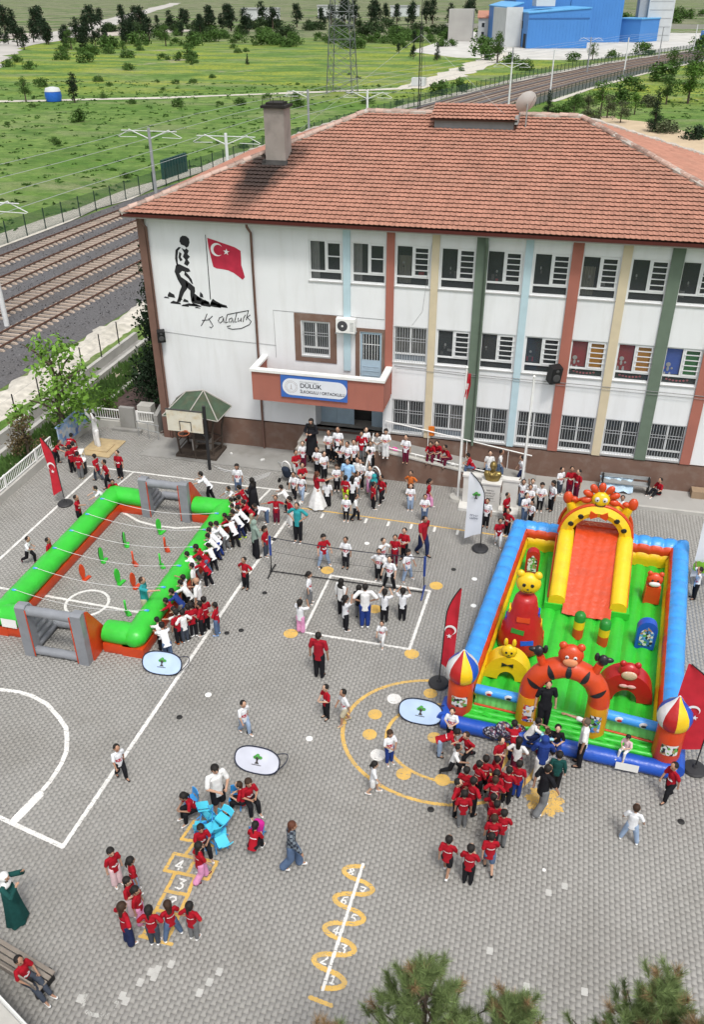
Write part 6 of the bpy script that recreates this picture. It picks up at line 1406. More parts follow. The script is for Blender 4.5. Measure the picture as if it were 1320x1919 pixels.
# feather flags
def feather(x, y, h, lab, kind, rz=0.0, w_=.62, lean=0.0, hw=None):
    t = thing('feather_flag', lab, 'feather flag', (x, y, 0), rz); pole = [(0, 0, .1)]+[(lean*(z/h), 0, z) for z in [h*.2*i for i in range(1, 5)]]; z0 = h*.22
    curve = []
    for i in range(17): s = i/16; curve.append((lean*s+(.0 if s < .7 else -w_*.9*((s-.7)/.3)**1.8), 0, .1+(h-.1)*s))
    b = MB(); b.tube(curve, [.018]*17, 6); b.build('pole', M_black, t)
    b = MB(); b.lathe([(.30, .0), (.32, .05), (.28, .10), (.08, .12), (.05, .2)], n=20); b.build('base', mat('black_rubber_base', (.03, .03, .032), .55, .2), t, smooth=40)
    cl = MB(); ns, nn_ = 24, 8; rr = random.uniform(0, 6)
    for j in range(ns+1):
        s = j/ns; z = z0+(h-z0)*s; S_ = (z-.1)/(h-.1); px = lean*S_-(0 if S_ < .7 else w_*.9*((S_-.7)/.3)**1.8); ww = -w_*(1.0-.0*s) if S_ < .7 else -(w_-(w_*.9*((S_-.7)/.3)**1.8))
        for i in range(nn_+1): u = i/nn_; cl.v.append((px+ww*u, .05*math.sin(u*5+s*7+rr)*u, z-(0.28*u*(1-s)**2)))
    for j in range(ns):
        for i in range(nn_): a = j*(nn_+1)+i; cl.f.append((a, a+1, a+nn_+2, a+nn_+1)); cl.mi.append(0)
    cl.build('cloth', M_flag if kind == 'red' else mat('banner_white', (.62, .64, .68), .7, .05, 2), t, smooth=True)
    zc = z0+(h-z0)*.48; e = MB()
    for s in (-1, 1):
        yy = -.055 if s < 0 else .058
        if kind == 'red': e.prism([(p[0]*1+lean*.5, p[1]) for p in crescent(-w_*.52, zc, .17, -1.2)], yy, yy+.003*s, 'y'); e.prism([(p[0]+lean*.5, p[1]) for p in star(-w_*.44, zc-.24, .09, .3)], yy, yy+.003*s, 'y')
    if kind == 'red': e.build('flag_emblem', M_fwhite, t, fix=True)
    else: tree_logo(t, (-w_*.5+lean*.5, -.062, z0+(h-z0)*.66), .17); [tiny_print(t, (-w_*.5+lean*.3, -.064, z0+(h-z0)*f_), .32, .075, mat('logo_navy', (.03, .05, .10), .6), 'lettering', 5+i) for i, f_ in enumerate((.31, .26))]
    return t
M_lgreen = mat('logo_green', (.07, .30, .06), .6, .25, 12); M_ltrunk = mat('logo_trunk', (.05, .045, .04), .6)
def tree_logo(parent, c, s, flatx=False):
    """printed tree emblem: clumped crown over a splayed trunk, facing -Y"""
    b = MB(); r_ = random.Random(4)
    for i in range(13):
        a = r_.uniform(0, 6.28); d = r_.uniform(0, .75); q = (c[0]+s*1.0*d*math.cos(a), c[2]+s*.62*d*math.sin(a)+s*.25); rr = s*r_.uniform(.28, .45); y = c[1]-.0012*i
        b.prism([(q[0]+rr*math.cos(k*.785), q[1]+rr*.75*math.sin(k*.785)) for k in range(8)], y-.001, y, 'y')
    b.build('tree_crown_print', M_lgreen, parent, fix=True)
    b = MB(); x, z = c[0], c[2]; y = c[1]-.02
    for pl in ([(x-.12*s, z+.2*s), (x+.14*s, z+.2*s), (x+.16*s, z-.6*s), (x+.42*s, z-1.0*s), (x-.38*s, z-1.0*s), (x-.10*s, z-.6*s)], [(x-.5*s, z+.35*s), (x-.05*s, z-.25*s), (x+.05*s, z-.1*s)], [(x+.55*s, z+.4*s), (x+.0*s, z-.1*s), (x+.1*s, z-.3*s)]): b.prism(pl, y-.001, y, 'y')
    b.build('tree_trunk_print', M_ltrunk, parent, fix=True)
feather(-18.72, -6.75, 3.0, 'red feather flag with crescent and black round base at the left railing', 'red', -.0, .42, -.10)
feather(-1.67, -6.14, 3.25, 'white feather flag with green tree emblem left of the monument', 'white', 0, .62, .0)
feather(-2.08, -13.80, 3.7, 'narrow red feather flag with crescent beside the castle front left pillar', 'red', math.pi, .36, -.12)
feather(5.18, -15.53, 3.6, 'wide red feather flag with crescent and star right of the castle', 'red', 0, .95, .1)
ff = feather(6.75, -6.9, 3.4, 'white and green feather flag with tree emblem cut by the right edge behind the castle', 'white', 0, 1.0)
b = MB(); r_ = random.Random(2)
for zc in (.95, 3.1):
    for i in range(9): cx_, cz_, rr = r_.uniform(-.9, -.3), zc+r_.uniform(-.16, .16), r_.uniform(.10, .2); b.prism([(cx_+rr*math.cos(k*.785), cz_+rr*math.sin(k*.785)) for k in range(8)], -.075-.001*i, -.074-.001*i, 'y')
b.build('leaf_print', mat('leaf_print_green', (.16, .36, .03), .7, .3, 8), ff, fix=True)
# oval pop-up banners
def oval_banner(x, y, rz, lab, tilt=.55, bl=True):
    t = thing('oval_banner', lab, 'pop-up banner', (x, y, 0), rz, 'oval pop-up banners standing on the yard'); hw, hh = .64, .36; n = 40; q = Matrix.Rotation(-tilt, 3, 'X')
    f = lambda a, e=1.0: (e*hw*math.copysign(abs(math.cos(a))**.75, math.cos(a)), e*hh*math.copysign(abs(math.sin(a))**.85, math.sin(a)))
    b = MB(); R_ = [f(2*math.pi*i/n) for i in range(n)]
    T = lambda px, pz, py=0: q @ Vector((px, py, pz+hh+.02))
    b.add([T(*p) for p in R_]+[T(p[0], p[1], .012) for p in R_], [tuple(range(n)), tuple(range(2*n-1, n-1, -1))]); b.build('panel', mat('banner_cloth_%s' % ('a' if bl else 'b'), (.42, .54, .72) if bl else (.56, .58, .66), .55, .12, 2), t)
    b = MB(); b.tube([T(*p) for p in R_], .02, 6, closed=True); b.build('rim', mat('navy_rim', (.015, .02, .04), .6), t, smooth=60)
    pts = [q @ Vector((px+.12, .0, pz*.8+hh)) for px, pz in [f(a) for a in [-1.2+2.4*i/16 for i in range(17)]]]; pts = [Vector((p.x, p.y+.35*math.sin(math.pi*i/16), p.z*.9)) for i, p in enumerate(pts)]
    b = MB(); b.tube(pts, .014, 5); b.build('rear_hoop', MATS['navy_rim'], t)
    lg = bpy.data.objects.new('logo', None)
    holder = MB(); 
    for mt, nm, polys in ((M_lgreen, 'tree_crown_print', None), (M_ltrunk, 'tree_trunk_print', None)):
        b = MB(); r_ = random.Random(4)
        if nm == 'tree_crown_print':
            for i in range(13):
                a = r_.uniform(0, 6.28); d = r_.uniform(0, .75); s = .15; qx, qz = s*d*math.cos(a), s*.62*d*math.sin(a)+.11; rr = s*r_.uniform(.28, .45)
                P = [T(qx+rr*math.cos(k*.785), qz+rr*.75*math.sin(k*.785), -.004-.0012*i) for k in range(8)]; b.add(P, [tuple(range(8))])
        else:
            for pl in ([(-.02, .10), (.02, .10), (.025, -.03), (.07, -.09), (-.06, -.09), (-.02, -.03)], [(-.08, .12), (-.01, .0), (.01, .03)], [(.09, .13), (0, .03), (.02, -.0)]): b.add([T(p[0], p[1], -.024) for p in pl], [tuple(range(len(pl)))])
            for i in range(9): x0 = -.14+i*.031; b.add([T(x0, -.14, -.01), T(x0+.022, -.14, -.01), T(x0+.022, -.115, -.01), T(x0, -.115, -.01)], [(0, 1, 2, 3)])
        b.build(nm, mt, t)
    return t
oval_banner(-10.52, -15.42, .05, 'pale blue oval banner with tree emblem below the green inflatable corner')
oval_banner(-2.38, -15.62, -.02, 'pale blue oval banner with tree emblem at the left foot of the castle')
oval_banner(-6.38, -18.45, -.02, 'white oval banner with tree emblem above the blue chairs', bl=False)
# volleyball net
nt_ = thing('volleyball_net', 'low portable net with blue posts and black base bar', 'net', (-6.1, -9.37, 0))
M_nb = mat('net_post_blue', (.02, .05, .22), .5)
for s in (-1, 1):
    x = s*2.8; b = MB(); b.tube([(x, 0, 0), (x, 0, 1.55)], .018, 6); b.build('post', M_black, nt_)
    b = MB(); b.tube([(x, 0, .75), (x, 0, 1.55)], .045, 8); b.build('post_sleeve', M_nb, nt_)
    b = MB(); b.tube([(x-.0, -.45, .03), (x, 0, .06), (x, .45, .03)], .025, 6); b.tube([(x, -.2, .03), (x, 0, .35)], .014, 5); b.build('foot', M_black if s < 0 else M_nb, nt_)
def sag(z, d): return [(-2.8+5.6*i/16, 0, z-d*4*(i/16)*(1-i/16)) for i in range(17)]
b = MB(); b.tube(sag(1.52, .10), .012, 4); b.tube(sag(.92, .12), .008, 4); b.build('net_cord', M_black, nt_)
b = MB(); P1, P2 = sag(1.52, .10), sag(1.495, .10)
for i in range(16): b.quad(P2[i], P2[i+1], P1[i+1], P1[i])
b.build('net_tape', mat('navy_tape', (.02, .03, .09), .8), nt_)
b = MB()
for i in range(24): x = -2.75+i*.235; z1 = 1.5-.1*4*((x+2.8)/5.6)*(1-(x+2.8)/5.6); z0 = .92-.12*4*((x+2.8)/5.6)*(1-(x+2.8)/5.6); b.tube([(x, 0, z0), (x, 0, z1)], .0022, 3)
for j in (1, 3, 5): b.tube(sag(1.5-j*.1, .11), .0022, 3)
b.build('net_mesh', mat('net_thread', (.08, .08, .09), .8), nt_)
b = MB(); b.tube([(-2.8, 0, .05), (2.8, 0, .05)], .02, 6); b.build('base_bar', M_black, nt_)
b = MB(); b.ball((-4.75, -9.15, 1.0), .105, 14); tag(b.build('ball', M_white, smooth=True), 'white ball in the air over the net', 'ball')
# blue plastic chairs and pile
M_chair = mat('blue_plastic', (.035, .24, .55), .4, .06, spec=.4); M_chair2 = mat('cyan_plastic', (.07, .50, .66), .4, .06, spec=.4)
def chair(loc, rz, lab, m1=M_chair, m2=M_chair, tip=None, z=0, grp='small blue plastic chairs'):
    t = thing('child_chair', lab, 'chair', (loc[0], loc[1], z), rz, grp)
    if tip: t.rotation_euler = (tip[0], tip[1], rz)
    b = MB(); b.box((0, 0, .29), (.30, .28, .03)); b.box((0, .13, .275), (.28, .03, .05)); b.build('seat', m2, t)
    b = MB(); P = []
    for i in range(7): u = -1+i/3; P += [(u*.16, -.15-.03*(1-u*u), .36), (u*.16, -.17-.03*(1-u*u), .56-.02*u*u), (u*.16, -.15-.03*(1-u*u)+.02, .36), (u*.16, -.15-.03*(1-u*u), .555-.02*u*u)]
    F = []
    for i in range(6): a = i*4; F += [(a, a+4, a+5, a+1), (a+2, a+3, a+7, a+6), (a+1, a+5, a+7, a+3)]
    b.add(P, F); b.build('backrest', m2, t)
    for s in (-1, 1):
        for e in (-1, 1): b = MB(); b.tube([(s*.14, -e*.12, .28), (s*.16, e*.17, .0)], .016, 6); b.build('leg', m1, t)
        b = MB(); b.tube([(s*.145, -.12, .28), (s*.145, -.16, .42)], .014, 5); b.build('back_post', m1, t)
    return t
chair((-7.62, -19.88), math.radians(140), 'blue child chair under the leftmost seated girl in red')
chair((-6.52, -19.55), math.radians(185), 'blue child chair under the two girls below the oval banner')
chair((-5.66, -20.32), math.radians(5), 'blue child chair with a magenta jacket at the right')
chair((-6.82, -20.80), math.radians(-120), 'blue child chair of the girl before the chair pile')
pile = [(-6.95, -20.25, 0, .3, None), (-6.62, -20.05, .0, 2.4, None), (-6.38, -20.35, 0, -1.2, None), (-6.68, -20.38, .22, 1.1, (.35, .25)), (-6.88, -20.08, .26, -.6, (-.3, .2)), (-6.5, -20.15, .30, 2.9, (.2, -.35)), (-6.35, -20.55, .12, .9, (.5, .1)), (-6.75, -20.18, .50, .2, (-.45, -.25))]
pl_lab = ['at the left foot of the chair pile', 'at the back of the chair pile', 'at the right foot of the chair pile, crossed legs showing', 'tilted in the middle of the chair pile', 'leaning on the upper left of the chair pile', 'tilted at the upper right of the chair pile', 'lying on the lower right of the chair pile', 'topmost on the chair pile']
for (x, y, z, rz, tp), lb in zip(pile, pl_lab): chair((x-.12, y-.32), rz, 'bright blue child chair '+lb, M_chair, M_chair2, tp, z)
b = MB(); limb(b, (-5.62, -20.50, .42), (-5.55, -20.42, .68), (.17, .12), (.15, .09), 12); me = remesh(b, 'jacket', .02, 2, .6); me.materials.append(mat('magenta_cloth', (.45, .015, .22), .85)); o = bpy.data.objects.new('jacket', me); link(o); tag(o, 'magenta jacket hanging over the back of the right-hand blue chair', 'jacket')
# basketball hoop
bh = thing('basketball_hoop', 'rusty-white basketball board on a dark post before the wooden shelter', 'basketball hoop', (-14.02, -2.55, 0))
b = MB(); b.tube([(0, 0, 0), (0, 0, 3.05)], .075, 8); b.build('post', M_dmetal, bh, smooth=60)
b = MB(); b.tube([(0, 0, 2.8), (-.9, -.02, 2.55)], .03, 6); b.tube([(0, 0, 1.6), (-.7, -.02, 1.9)], .03, 6); b.build('brace', M_dmetal, bh)
b = MB(); b.b2(-1.72, -.08, -.12, -.07, 1.80, 2.78); b.build('backboard', mat('stained_board', (.58, .55, .46), .7, .08, 2, dirt=(.45, .33, .16), dscale=3, damt=.7), bh)
b = MB()
for x0, x1, z0, z1 in ((-1.16, -.60, 2.26, 2.30), (-1.16, -1.12, 1.86, 2.26), (-.64, -.60, 1.86, 2.26)): b.b2(x0, x1, -.128, -.121, z0, z1)
b.b2(-1.75, -.05, -.13, -.06, 2.78, 2.82); b.build('board_marking', M_ink, bh)
b = MB(); b.tube([(-.88+.23*math.cos(2*math.pi*i/20), -.38+.23*math.sin(2*math.pi*i/20), 1.84) for i in range(20)], .02, 6, closed=True); b.b2(-.95, -.81, -.17, -.12, 1.80, 1.88); b.build('rim', mat('rusty_orange', (.30, .09, .04), .7, .2), bh)
# octagonal wooden shelter with green felt roof
sh_ = thing('wooden_shelter', 'small wooden shelter with green felt roof and table inside', 'shelter', (-15.0, -1.1, .045))
M_felt = mat('green_felt', (.055, .085, .055), .95, .25, 3, .3, 30, dirt=(.10, .08, .05), dscale=2, damt=.7); M_wood = mat('dark_wood', (.06, .045, .035), .8, .2, 6); M_lwood = mat('pale_board', (.35, .33, .30), .8, .1)
rw, rd, rz0, rzt = 1.15, .95, 2.18, 2.95
cn = [(-rw, -rd*.9), (rw*.75, -rd), (rw, rd*.45), (-rw*.7, rd*.85)]
RA, RB = Vector((-.45, .0, rzt-.05)), Vector((.35, .1, rzt+.05))
E_ = [Vector((-1.25, -.95, 2.1)), Vector((.05, -1.15, 2.35)), Vector((1.25, -.75, 2.0)), Vector((1.45, .5, 2.2)), Vector((.2, .95, 2.3)), Vector((-1.3, .7, 2.2))]
fl = [(E_[0], E_[1], RB, RA), (E_[1], E_[2], RB), (E_[2], E_[3], RB), (E_[3], E_[4], RB), (E_[4], E_[5], RA, RB), (E_[5], E_[0], RA)]
for f in fl:
    b = MB(); k = len(f); b.add([tuple(p) for p in f]+[tuple(p-Vector((0, 0, .05))) for p in f], [tuple(range(k)), tuple(range(2*k-1, k-1, -1))]+[(i, k+i, k+(i+1) % k, (i+1) % k) for i in range(k)]); b.build('roof_panel', M_felt, sh_, fix=True)
b = MB()
for p in E_: b.tube([p+Vector((0, 0, .02)), (RB if p.x > -.1 else RA)+Vector((0, 0, .03))], .028, 5)
b.tube([RA+Vector((0, 0, .03)), RB+Vector((0, 0, .03))], .03, 5)
for i in range(6): b.tube([E_[i]+Vector((0, 0, -.01)), E_[(i+1) % 6]+Vector((0, 0, -.01))], .022, 5)
b.build('roof_trim', M_lwood, sh_)
for p in E_: b = MB(); b.tube([(p.x*.62, p.y*.62, 0), (p.x*.66, p.y*.66, 1.2), (p.x*.8, p.y*.8, p.z)], [.055, .05, .05], 6); b.build('post', M_wood, sh_)
b = MB(); b.b2(-.95, 1.0, -.72, .62, 0, .12); b.build('floor', M_wood, sh_); b = MB(); b.b2(-.4, .5, -.25, .3, .72, .78); tb = b.build('table', M_wood, sh_)
b = MB()
for x in (-.3, .4): b.b2(x-.04, x+.04, -.2, .25, .12, .72)
b.build('table_leg', M_lwood, tb)
for i in range(6): p, q = E_[i]*.64, E_[(i+1) % 6]*.64; (i != 0) and (lambda b: (b.tube([(p.x, p.y, .75), (q.x, q.y, .75)], .03, 5), b.tube([(p.x, p.y, .4), (q.x, q.y, .4)], .025, 5), b.build('rail', M_wood, sh_)))(MB())
# left boundary: low wall with railing
def railing(p, q, lab, h=.95, base=.38):
    p, q = Vector(p), Vector(q); d = q-p; L = d.length; d.normalize(); t = thing('railing_wall', lab, 'railing', p, math.atan2(d.y, d.x))
    b = MB(); b.b2(0, L, -.13, .13, -.05, base); b.build('low_wall', M_pconc, t)
    b = MB(); b.b2(0, L, -.03, .03, h-.05, h); b.b2(0, L, -.02, .02, base+.05, base+.09); b.build('rail', M_white, t)
    pm = None; x = .06; k = 0
    while x < L and k < 140:
        if pm is None: bb = MB(); bb.b2(-.012, .012, -.012, .012, base+.09, h-.05); pm = bb.build('baluster', M_white, t); o = pm
        else: o = pm.copy(); C.objects.link(o); o.parent = t
        o.location = (x, 0, 0); x += .125; k += 1
    x = .0
    while x < L: b = MB(); b.b2(x, x+.12, -.035, .035, base, h+.02); b.build('railing_post', M_white, t); x += 2.4
railing((-21.35, -11.5, 0), (-21.5, -2.9, 0), 'long white railing on a low pale wall along the left edge of the yard')
railing((-21.5, -2.0, 0), (-21.3, .25, 0), 'short white railing behind the blue display board')
railing((-21.25, .45, 0), (-19.75, .45, 0), 'white railing left of the grey stone slab at the yard corner')
railing((-18.95, .5, 0), (-18.0, .5, 0), 'white railing right of the grey stone slab, by the school corner')
b = MB(); b.b2(-19.72, -18.98, .30, .52, 0, 1.15); b.b2(-20.1, -18.6, .05, .28, 0, .12); tag(b.build('stone_slab', M_conc), 'grey concrete slab with a step between two railings', 'slab')
b = MB(); b.b2(-18.9, -18.2, .6, 1.1, 0, 1.2); tag(b.build('wall_pier', M_pconc), 'pale boxy pier behind the railing by the school corner', 'pier')
b = MB(); b.prism([(.3, 0), (2.6, 0), (2.6, 1.6), (.3, .9)], -17.95, -17.75, 'x'); tag(b.build('sloping_wall', M_conc), 'grey sloping retaining wall beside the brown corner of the school', 'wall')
b = MB()
for z in (.45, .8): b.tube([(-18.6, -.2, z), (-17.3, -.5, z)], .022, 5)
for x in (-18.55, -17.95, -17.4): b.tube([(x, -.2-.23*(x+18.6), 0), (x, -.2-.23*(x+18.6), .8)], .02, 5)
tag(b.build('handrail', M_gmetal), 'low grey pipe rail at the left foot of the school corner', 'rail')
b = MB(); b.b2(-20.4, -18.9, -2.6, -.9, .01, .05); b.b2(-20.2, -19.2, -2.2, -1.4, .05, .09); tag(b.build('wooden_boards', mat('raw_wood', (.42, .32, .18), .8, .2, 4)), 'pale wooden boards lying flat on the paving by the corner', 'boards')
db = thing('display_board', 'blue and white printed display board leaning along the railing', 'display board', (-21.28, -1.2, 0), math.pi/2+.02)
b = MB(); b.b2(-1.45, 1.35, -.03, .03, .25, 1.25); b.build('board', blotch('board_print', [(.35, .45, .6), (.10, .18, .45), (.5, .55, .6), (.2, .35, .6), (.55, .5, .45), (.3, .4, .5)], 5), db)
b = MB(); b.b2(-1.5, 1.4, -.05, .06, 1.25, 1.31); b.build('frame', M_chair if False else mat('pale_blue_frame', (.25, .35, .55), .5), db)
tb = thing('folding_table', 'small white table beside the children at the left railing', 'table', (-19.85, -3.6, 0), .3)
b = MB(); b.box((0, 0, .72), (.6, .5, .04)); b.build('table_top', M_white, tb)
for sx in (-1, 1):
    for sy in (-1, 1): b = MB(); b.tube([(sx*.27, sy*.22, 0), (sx*.27, sy*.22, .7)], .015, 5); b.build('leg', M_white, tb)
bn = thing('litter_bin', 'black bin with white lid between the table and the red-shirted children', 'bin', (-19.35, -4.15, 0)); b = MB(); b.lathe([(.20, 0), (.24, .62)], n=16); b.build('body', M_black, bn, smooth=40); b = MB(); b.lathe([(.25, .62), (.25, .68), (.1, .72)], n=16); b.build('lid', M_white, bn, smooth=40)
# strollers at the steps
def stroller(x, y, rz, lab):
    t = thing('stroller', lab, 'stroller', (x, y, 0), rz); b = MB(); limb(b, (0, 0, .35), (0, .12, .62), (.22, .18), (.2, .14), 12); me = remesh(b, 'seat', .02, 2, .6); me.materials.append(mat('navy_cloth', (.02, .03, .05), .9)); o = bpy.data.objects.new('seat', me); link(o, t)
    b = MB(); n = 14
    b.tube([(.26*math.cos(math.pi*i/n), .05, .55+.42*math.sin(math.pi*i/n)) for i in range(n+1)], .035, 8); b.build('hood_rim', M_white, t, smooth=60)
    b = MB(); b.tube([(-.24, -.25, .1), (-.24, .3, 1.0), (.24, .3, 1.0), (.24, -.25, .1)], .014, 6); b.tube([(-.24, .3, .1), (-.24, -.1, .5)], .014, 5); b.tube([(.24, .3, .1), (.24, -.1, .5)], .014, 5); b.build('frame', M_gmetal, t)
    for sx in (-1, 1):
        for sy in (-1, 1): b = MB(); b.tube([(sx*.24-.02, sy*.27, .1), (sx*.24+.02, sy*.27, .1)], .1, 12); b.build('wheel', M_black, t)
stroller(-10.35, -2.75, 2.8, 'baby stroller with white hood rim left of the steps'); stroller(-6.50, -2.35, 2.6, 'baby stroller with white hood rim right of the steps')
# bags on the ramp, heap of jackets, covered bench
def blob_thing(name, c, r, m, lab, cat, n=3):
    b = MB(); rr = random.Random(hash(lab) % 999)
    for i in range(n): b.ball((c[0]+rr.uniform(-.4, .4)*r, c[1]+rr.uniform(-.3, .3)*r, c[2]+r*.45+rr.uniform(0, .3)*r), (r*rr.uniform(.5, .8), r*rr.uniform(.4, .6), r*rr.uniform(.45, .7)), 10)
    me = remesh(b, name, .025, 3, .6); me.materials.append(m); o = bpy.data.objects.new(name, me); link(o); tag(o, lab, cat); return o
for x, z, r, mt, lb in ((-6.35, 1.12, .22, 'P', 'pink bag at the very top of the ramp'), (-5.95, 1.06, .22, 'P', 'bright pink bag beside the long-haired girl on the ramp'), (-5.5, 1.0, .18, 'h', 'pale pink bag on the ramp coping'), (-4.45, .84, .2, None, 'yellow bag on the ramp beside the white-shirted boy'), (-4.0, .78, .16, 'k', 'dark bag right of the yellow one on the ramp'), (-2.4, .54, .18, 'k', 'black bag beside the lone child low on the ramp'), (-3.75, .74, .15, 'e', 'pale green bottle bag on the ramp wall'), (-3.45, .7, .16, 'w', 'white plastic bag on the ramp wall'), (-2.0, .50, .24, 'k', 'black rucksack at the lower end of the ramp behind the monument')):
    blob_thing('bag', (x, -1.15, z), r, cloth(mt) if mt else mat('yellow_cloth', (.62, .48, .02), .8), lb, 'bag', 2)
for i, (x, y, z, r, c) in enumerate(((-.28, -15.75, .0, .28, 'd'), (-.05, -15.65, .12, .3, 'n'), (.2, -15.7, .0, .26, 'k'), (.05, -15.85, .1, .24, 'd'), (.38, -15.6, .15, .24, 'n'))):
    blob_thing('jacket', (x, y, z+.15), r, blotch('patterned_cloth_%d' % i, [(.02, .02, .04), (.03, .04, .1), (.35, .35, .4), (.02, .02, .03), (.12, .03, .06)], 26), ['patterned jacket at the left of the clothes heap on the castle edge', 'dark patterned jacket topmost in the clothes heap', 'black patterned jacket in the middle front of the clothes heap', 'patterned jacket hanging at the front of the clothes heap', 'navy patterned jacket at the right of the clothes heap'][i], 'jacket', 4)
blob_thing('shoe_heap', (1.0, -15.95, 0), .18, cloth('m'), 'maroon shoes left beside the woman in the blue headscarf', 'shoes', 3)
tb = thing('bench', 'metal bench draped with a pale blue sheet against the brown wall', 'bench', (3.7, -.55, .14))
b = MB(); b.b2(-1.0, 1.0, -.25, .1, .42, .46); b.b2(-1.0, 1.0, .1, .13, .55, .7); b.build('seat', M_gmetal, tb)
for s in (-.9, .95): b = MB(); b.b2(s-.03, s+.03, -.25, .12, 0, .7); b.build('leg', M_black, tb)
b = MB(); n = 16
for j in range(6):
    for i in range(n): u = i/(n-1); b.v.append((2.7+1.35*u, -.86+.62*(j/5), .14+.50+.05*math.sin(i*1.3+j)+(-.30*(1-j/5)**2)-(.1 if j == 0 else 0)))
for j in range(5):
    for i in range(n-1): a = j*n+i; b.f.append((a, a+1, a+n+1, a+n)); b.mi.append(0)
tag(b.build('sheet', mat('pale_blue_sheet', (.42, .55, .66), .6, .25, 6), smooth=True), 'crumpled pale blue and white sheet over the bench by the brown wall', 'sheet')
b = MB(); b.b2(6.4, 6.95, -.55, -.1, .14, .46); tag(b.build('cardboard_box', mat('cardboard', (.28, .20, .13), .9, .1)), 'brown cardboard box by the brown wall at the right edge', 'box')
b = MB()
for i in range(4):
    pts = [(-13.9+i*.2, -2.3-.15*i, .06), (-12.9, -2.6+.1*i, .012), (-12.0, -2.9-.2*i, .012), (-11.3, -2.2-.1*i, .012)]; b.tube(pts, .012, 4)
tag(b.build('white_string', M_rope), 'loose white string lying between the hoop post and the steps', 'string')
blob_thing('plastic_sheet', (-12.0, -1.3, .0), .14, mat('clear_plastic', (.5, .5, .48), .3), 'crumpled white plastic on the apron by the downpipe', 'plastic sheet', 4); blob_thing('plastic_sheet', (-13.6, -1.0, .0), .12, MATS['clear_plastic'], 'small crumpled plastic on the apron by the shelter', 'plastic sheet', 3)
# wooden bench and wall in the near left corner
bw = thing('wooden_bench', 'weathered slatted wooden bench in the lower left corner', 'bench', (-9.55, -24.78, 0), -.24)
M_ww = mat('weathered_wood', (.22, .19, .16), .85, .2, 4, .3, 30)
for i in range(4): b = MB(); b.b2(-1.1, .95, -.28+i*.12, -.19+i*.12, .40, .435); b.build('slat', M_ww, bw)
for i in range(2): b = MB(); b.b2(-1.1, .95, -.36-.03*i, -.33-.03*i, .55+i*.16, .65+i*.16); b.build('backrest_slat', M_ww, bw)
for x in (-.95, .75):
    b = MB(); b.b2(x, x+.07, -.30, .2, 0, .40); b.b2(x, x+.07, -.33, -.28, .3, .8); b.build('frame', M_black, bw)
nw = thing('boundary_wall', 'pale wall with white wire mesh on top in the lower left corner', 'wall', (-9.7, -25.75, 0), -.42)
b = MB(); b.b2(-3, 4.5, -.25, .05, 0, .9); b.build('wall', mat('blue_grey_paint', (.20, .24, .32), .8, .1), nw); b = MB(); b.b2(-3, 4.5, -.30, .10, .903, 1.0); b.build('coping', M_pconc, nw)
wm = MB()
for i in range(90): x = -3+i*.083; wm.tube([(x, .12, .9), (x+.25, .12, 1.25)], .006, 3); wm.tube([(x+.25, .12, .9), (x, .12, 1.25)], .006, 3)
wm.tube([(-3, .12, 1.25), (4.5, .12, 1.25)], .015, 4); wm.tube([(-3, .12, .92), (4.5, .12, .92)], .015, 4); wm.build('wire_mesh', M_white, nw)
# ================================================================ TREES AND FAR THINGS
def leaf_mat(name, c, var=.45, tr=.0): return mat(name, c, .75, var, .35, island=.35, spec=.15)
L_broad = leaf_mat('broad_leaf', (.075, .155, .022)); L_dark = leaf_mat('conifer_needle', (.016, .032, .014)); L_bush = leaf_mat('bush_leaf', (.058, .115, .024)); L_olive = leaf_mat('olive_leaf', (.07, .085, .04)); M_bark = mat('bark', (.08, .06, .045), .95, .3, 6, .6, 14)
def leaf_cloud(clumps_, per, size, seed=1, squash=1.0):
    """many small leaf faces scattered through clump volumes"""
    r = np.random.default_rng(seed); V = []
    for (cx, cy, cz, rr) in clumps_:
        n = int(per*rr*rr*4); d = r.normal(size=(n, 3)); d /= np.linalg.norm(d, axis=1)[:, None]; p = d*(r.random((n, 1))**.45)*rr; p[:, 2] *= squash; c = p+np.array([cx, cy, cz])
        a = r.normal(size=(n, 3)); a /= np.linalg.norm(a, axis=1)[:, None]; b_ = np.cross(a, d+.01); b_ /= np.linalg.norm(b_, axis=1)[:, None]; s = size*r.uniform(.6, 1.4, (n, 1))
        V.append(np.stack([c-a*s, c+b_*s*.55, c+a*s, c-b_*s*.55], 1))
    V = np.concatenate(V); return V.reshape(-1, 3), np.arange(len(V)*4).reshape(-1, 4)
def crown_mesh(kind, seed):
    rr = random.Random(seed); cl = []
    if kind == 'broad':
        for i in range(24): a = rr.uniform(0, 6.28); z = rr.uniform(.30, 1.0); d = rr.uniform(.0, .34)*math.sin(min(1, (1.08-z)*1.9)*1.57); cl.append((d*math.cos(a), d*math.sin(a), z*.9, rr.uniform(.09, .17)))
        return leaf_cloud(cl, 950, .022, seed)
    if kind == 'bush':
        for i in range(16): a = rr.uniform(0, 6.28); d = rr.uniform(0, .42); cl.append((d*math.cos(a), d*math.sin(a), rr.uniform(.12, .55)*(1-d*.7), rr.uniform(.14, .26)))
        return leaf_cloud(cl, 260, .05, seed)
    if kind == 'cone':
        for i in range(30): z = .08+.9*(i/30); d = (1-z)*.20*rr.uniform(.3, 1); a = rr.uniform(0, 6.28); cl.append((d*math.cos(a), d*math.sin(a), z, .05+(1-z)*.12))
        return leaf_cloud(cl, 3200, .012, seed, .7)
    if kind == 'pine':
        for i in range(34): z = rr.uniform(.14, .97); d = rr.uniform(.03, .27)*(1.25-z); a = rr.uniform(0, 6.28); cl.append((d*math.cos(a), d*math.sin(a), z, rr.uniform(.09, .16)))
        return leaf_cloud(cl, 520, .030, seed, .8)
CR = {}
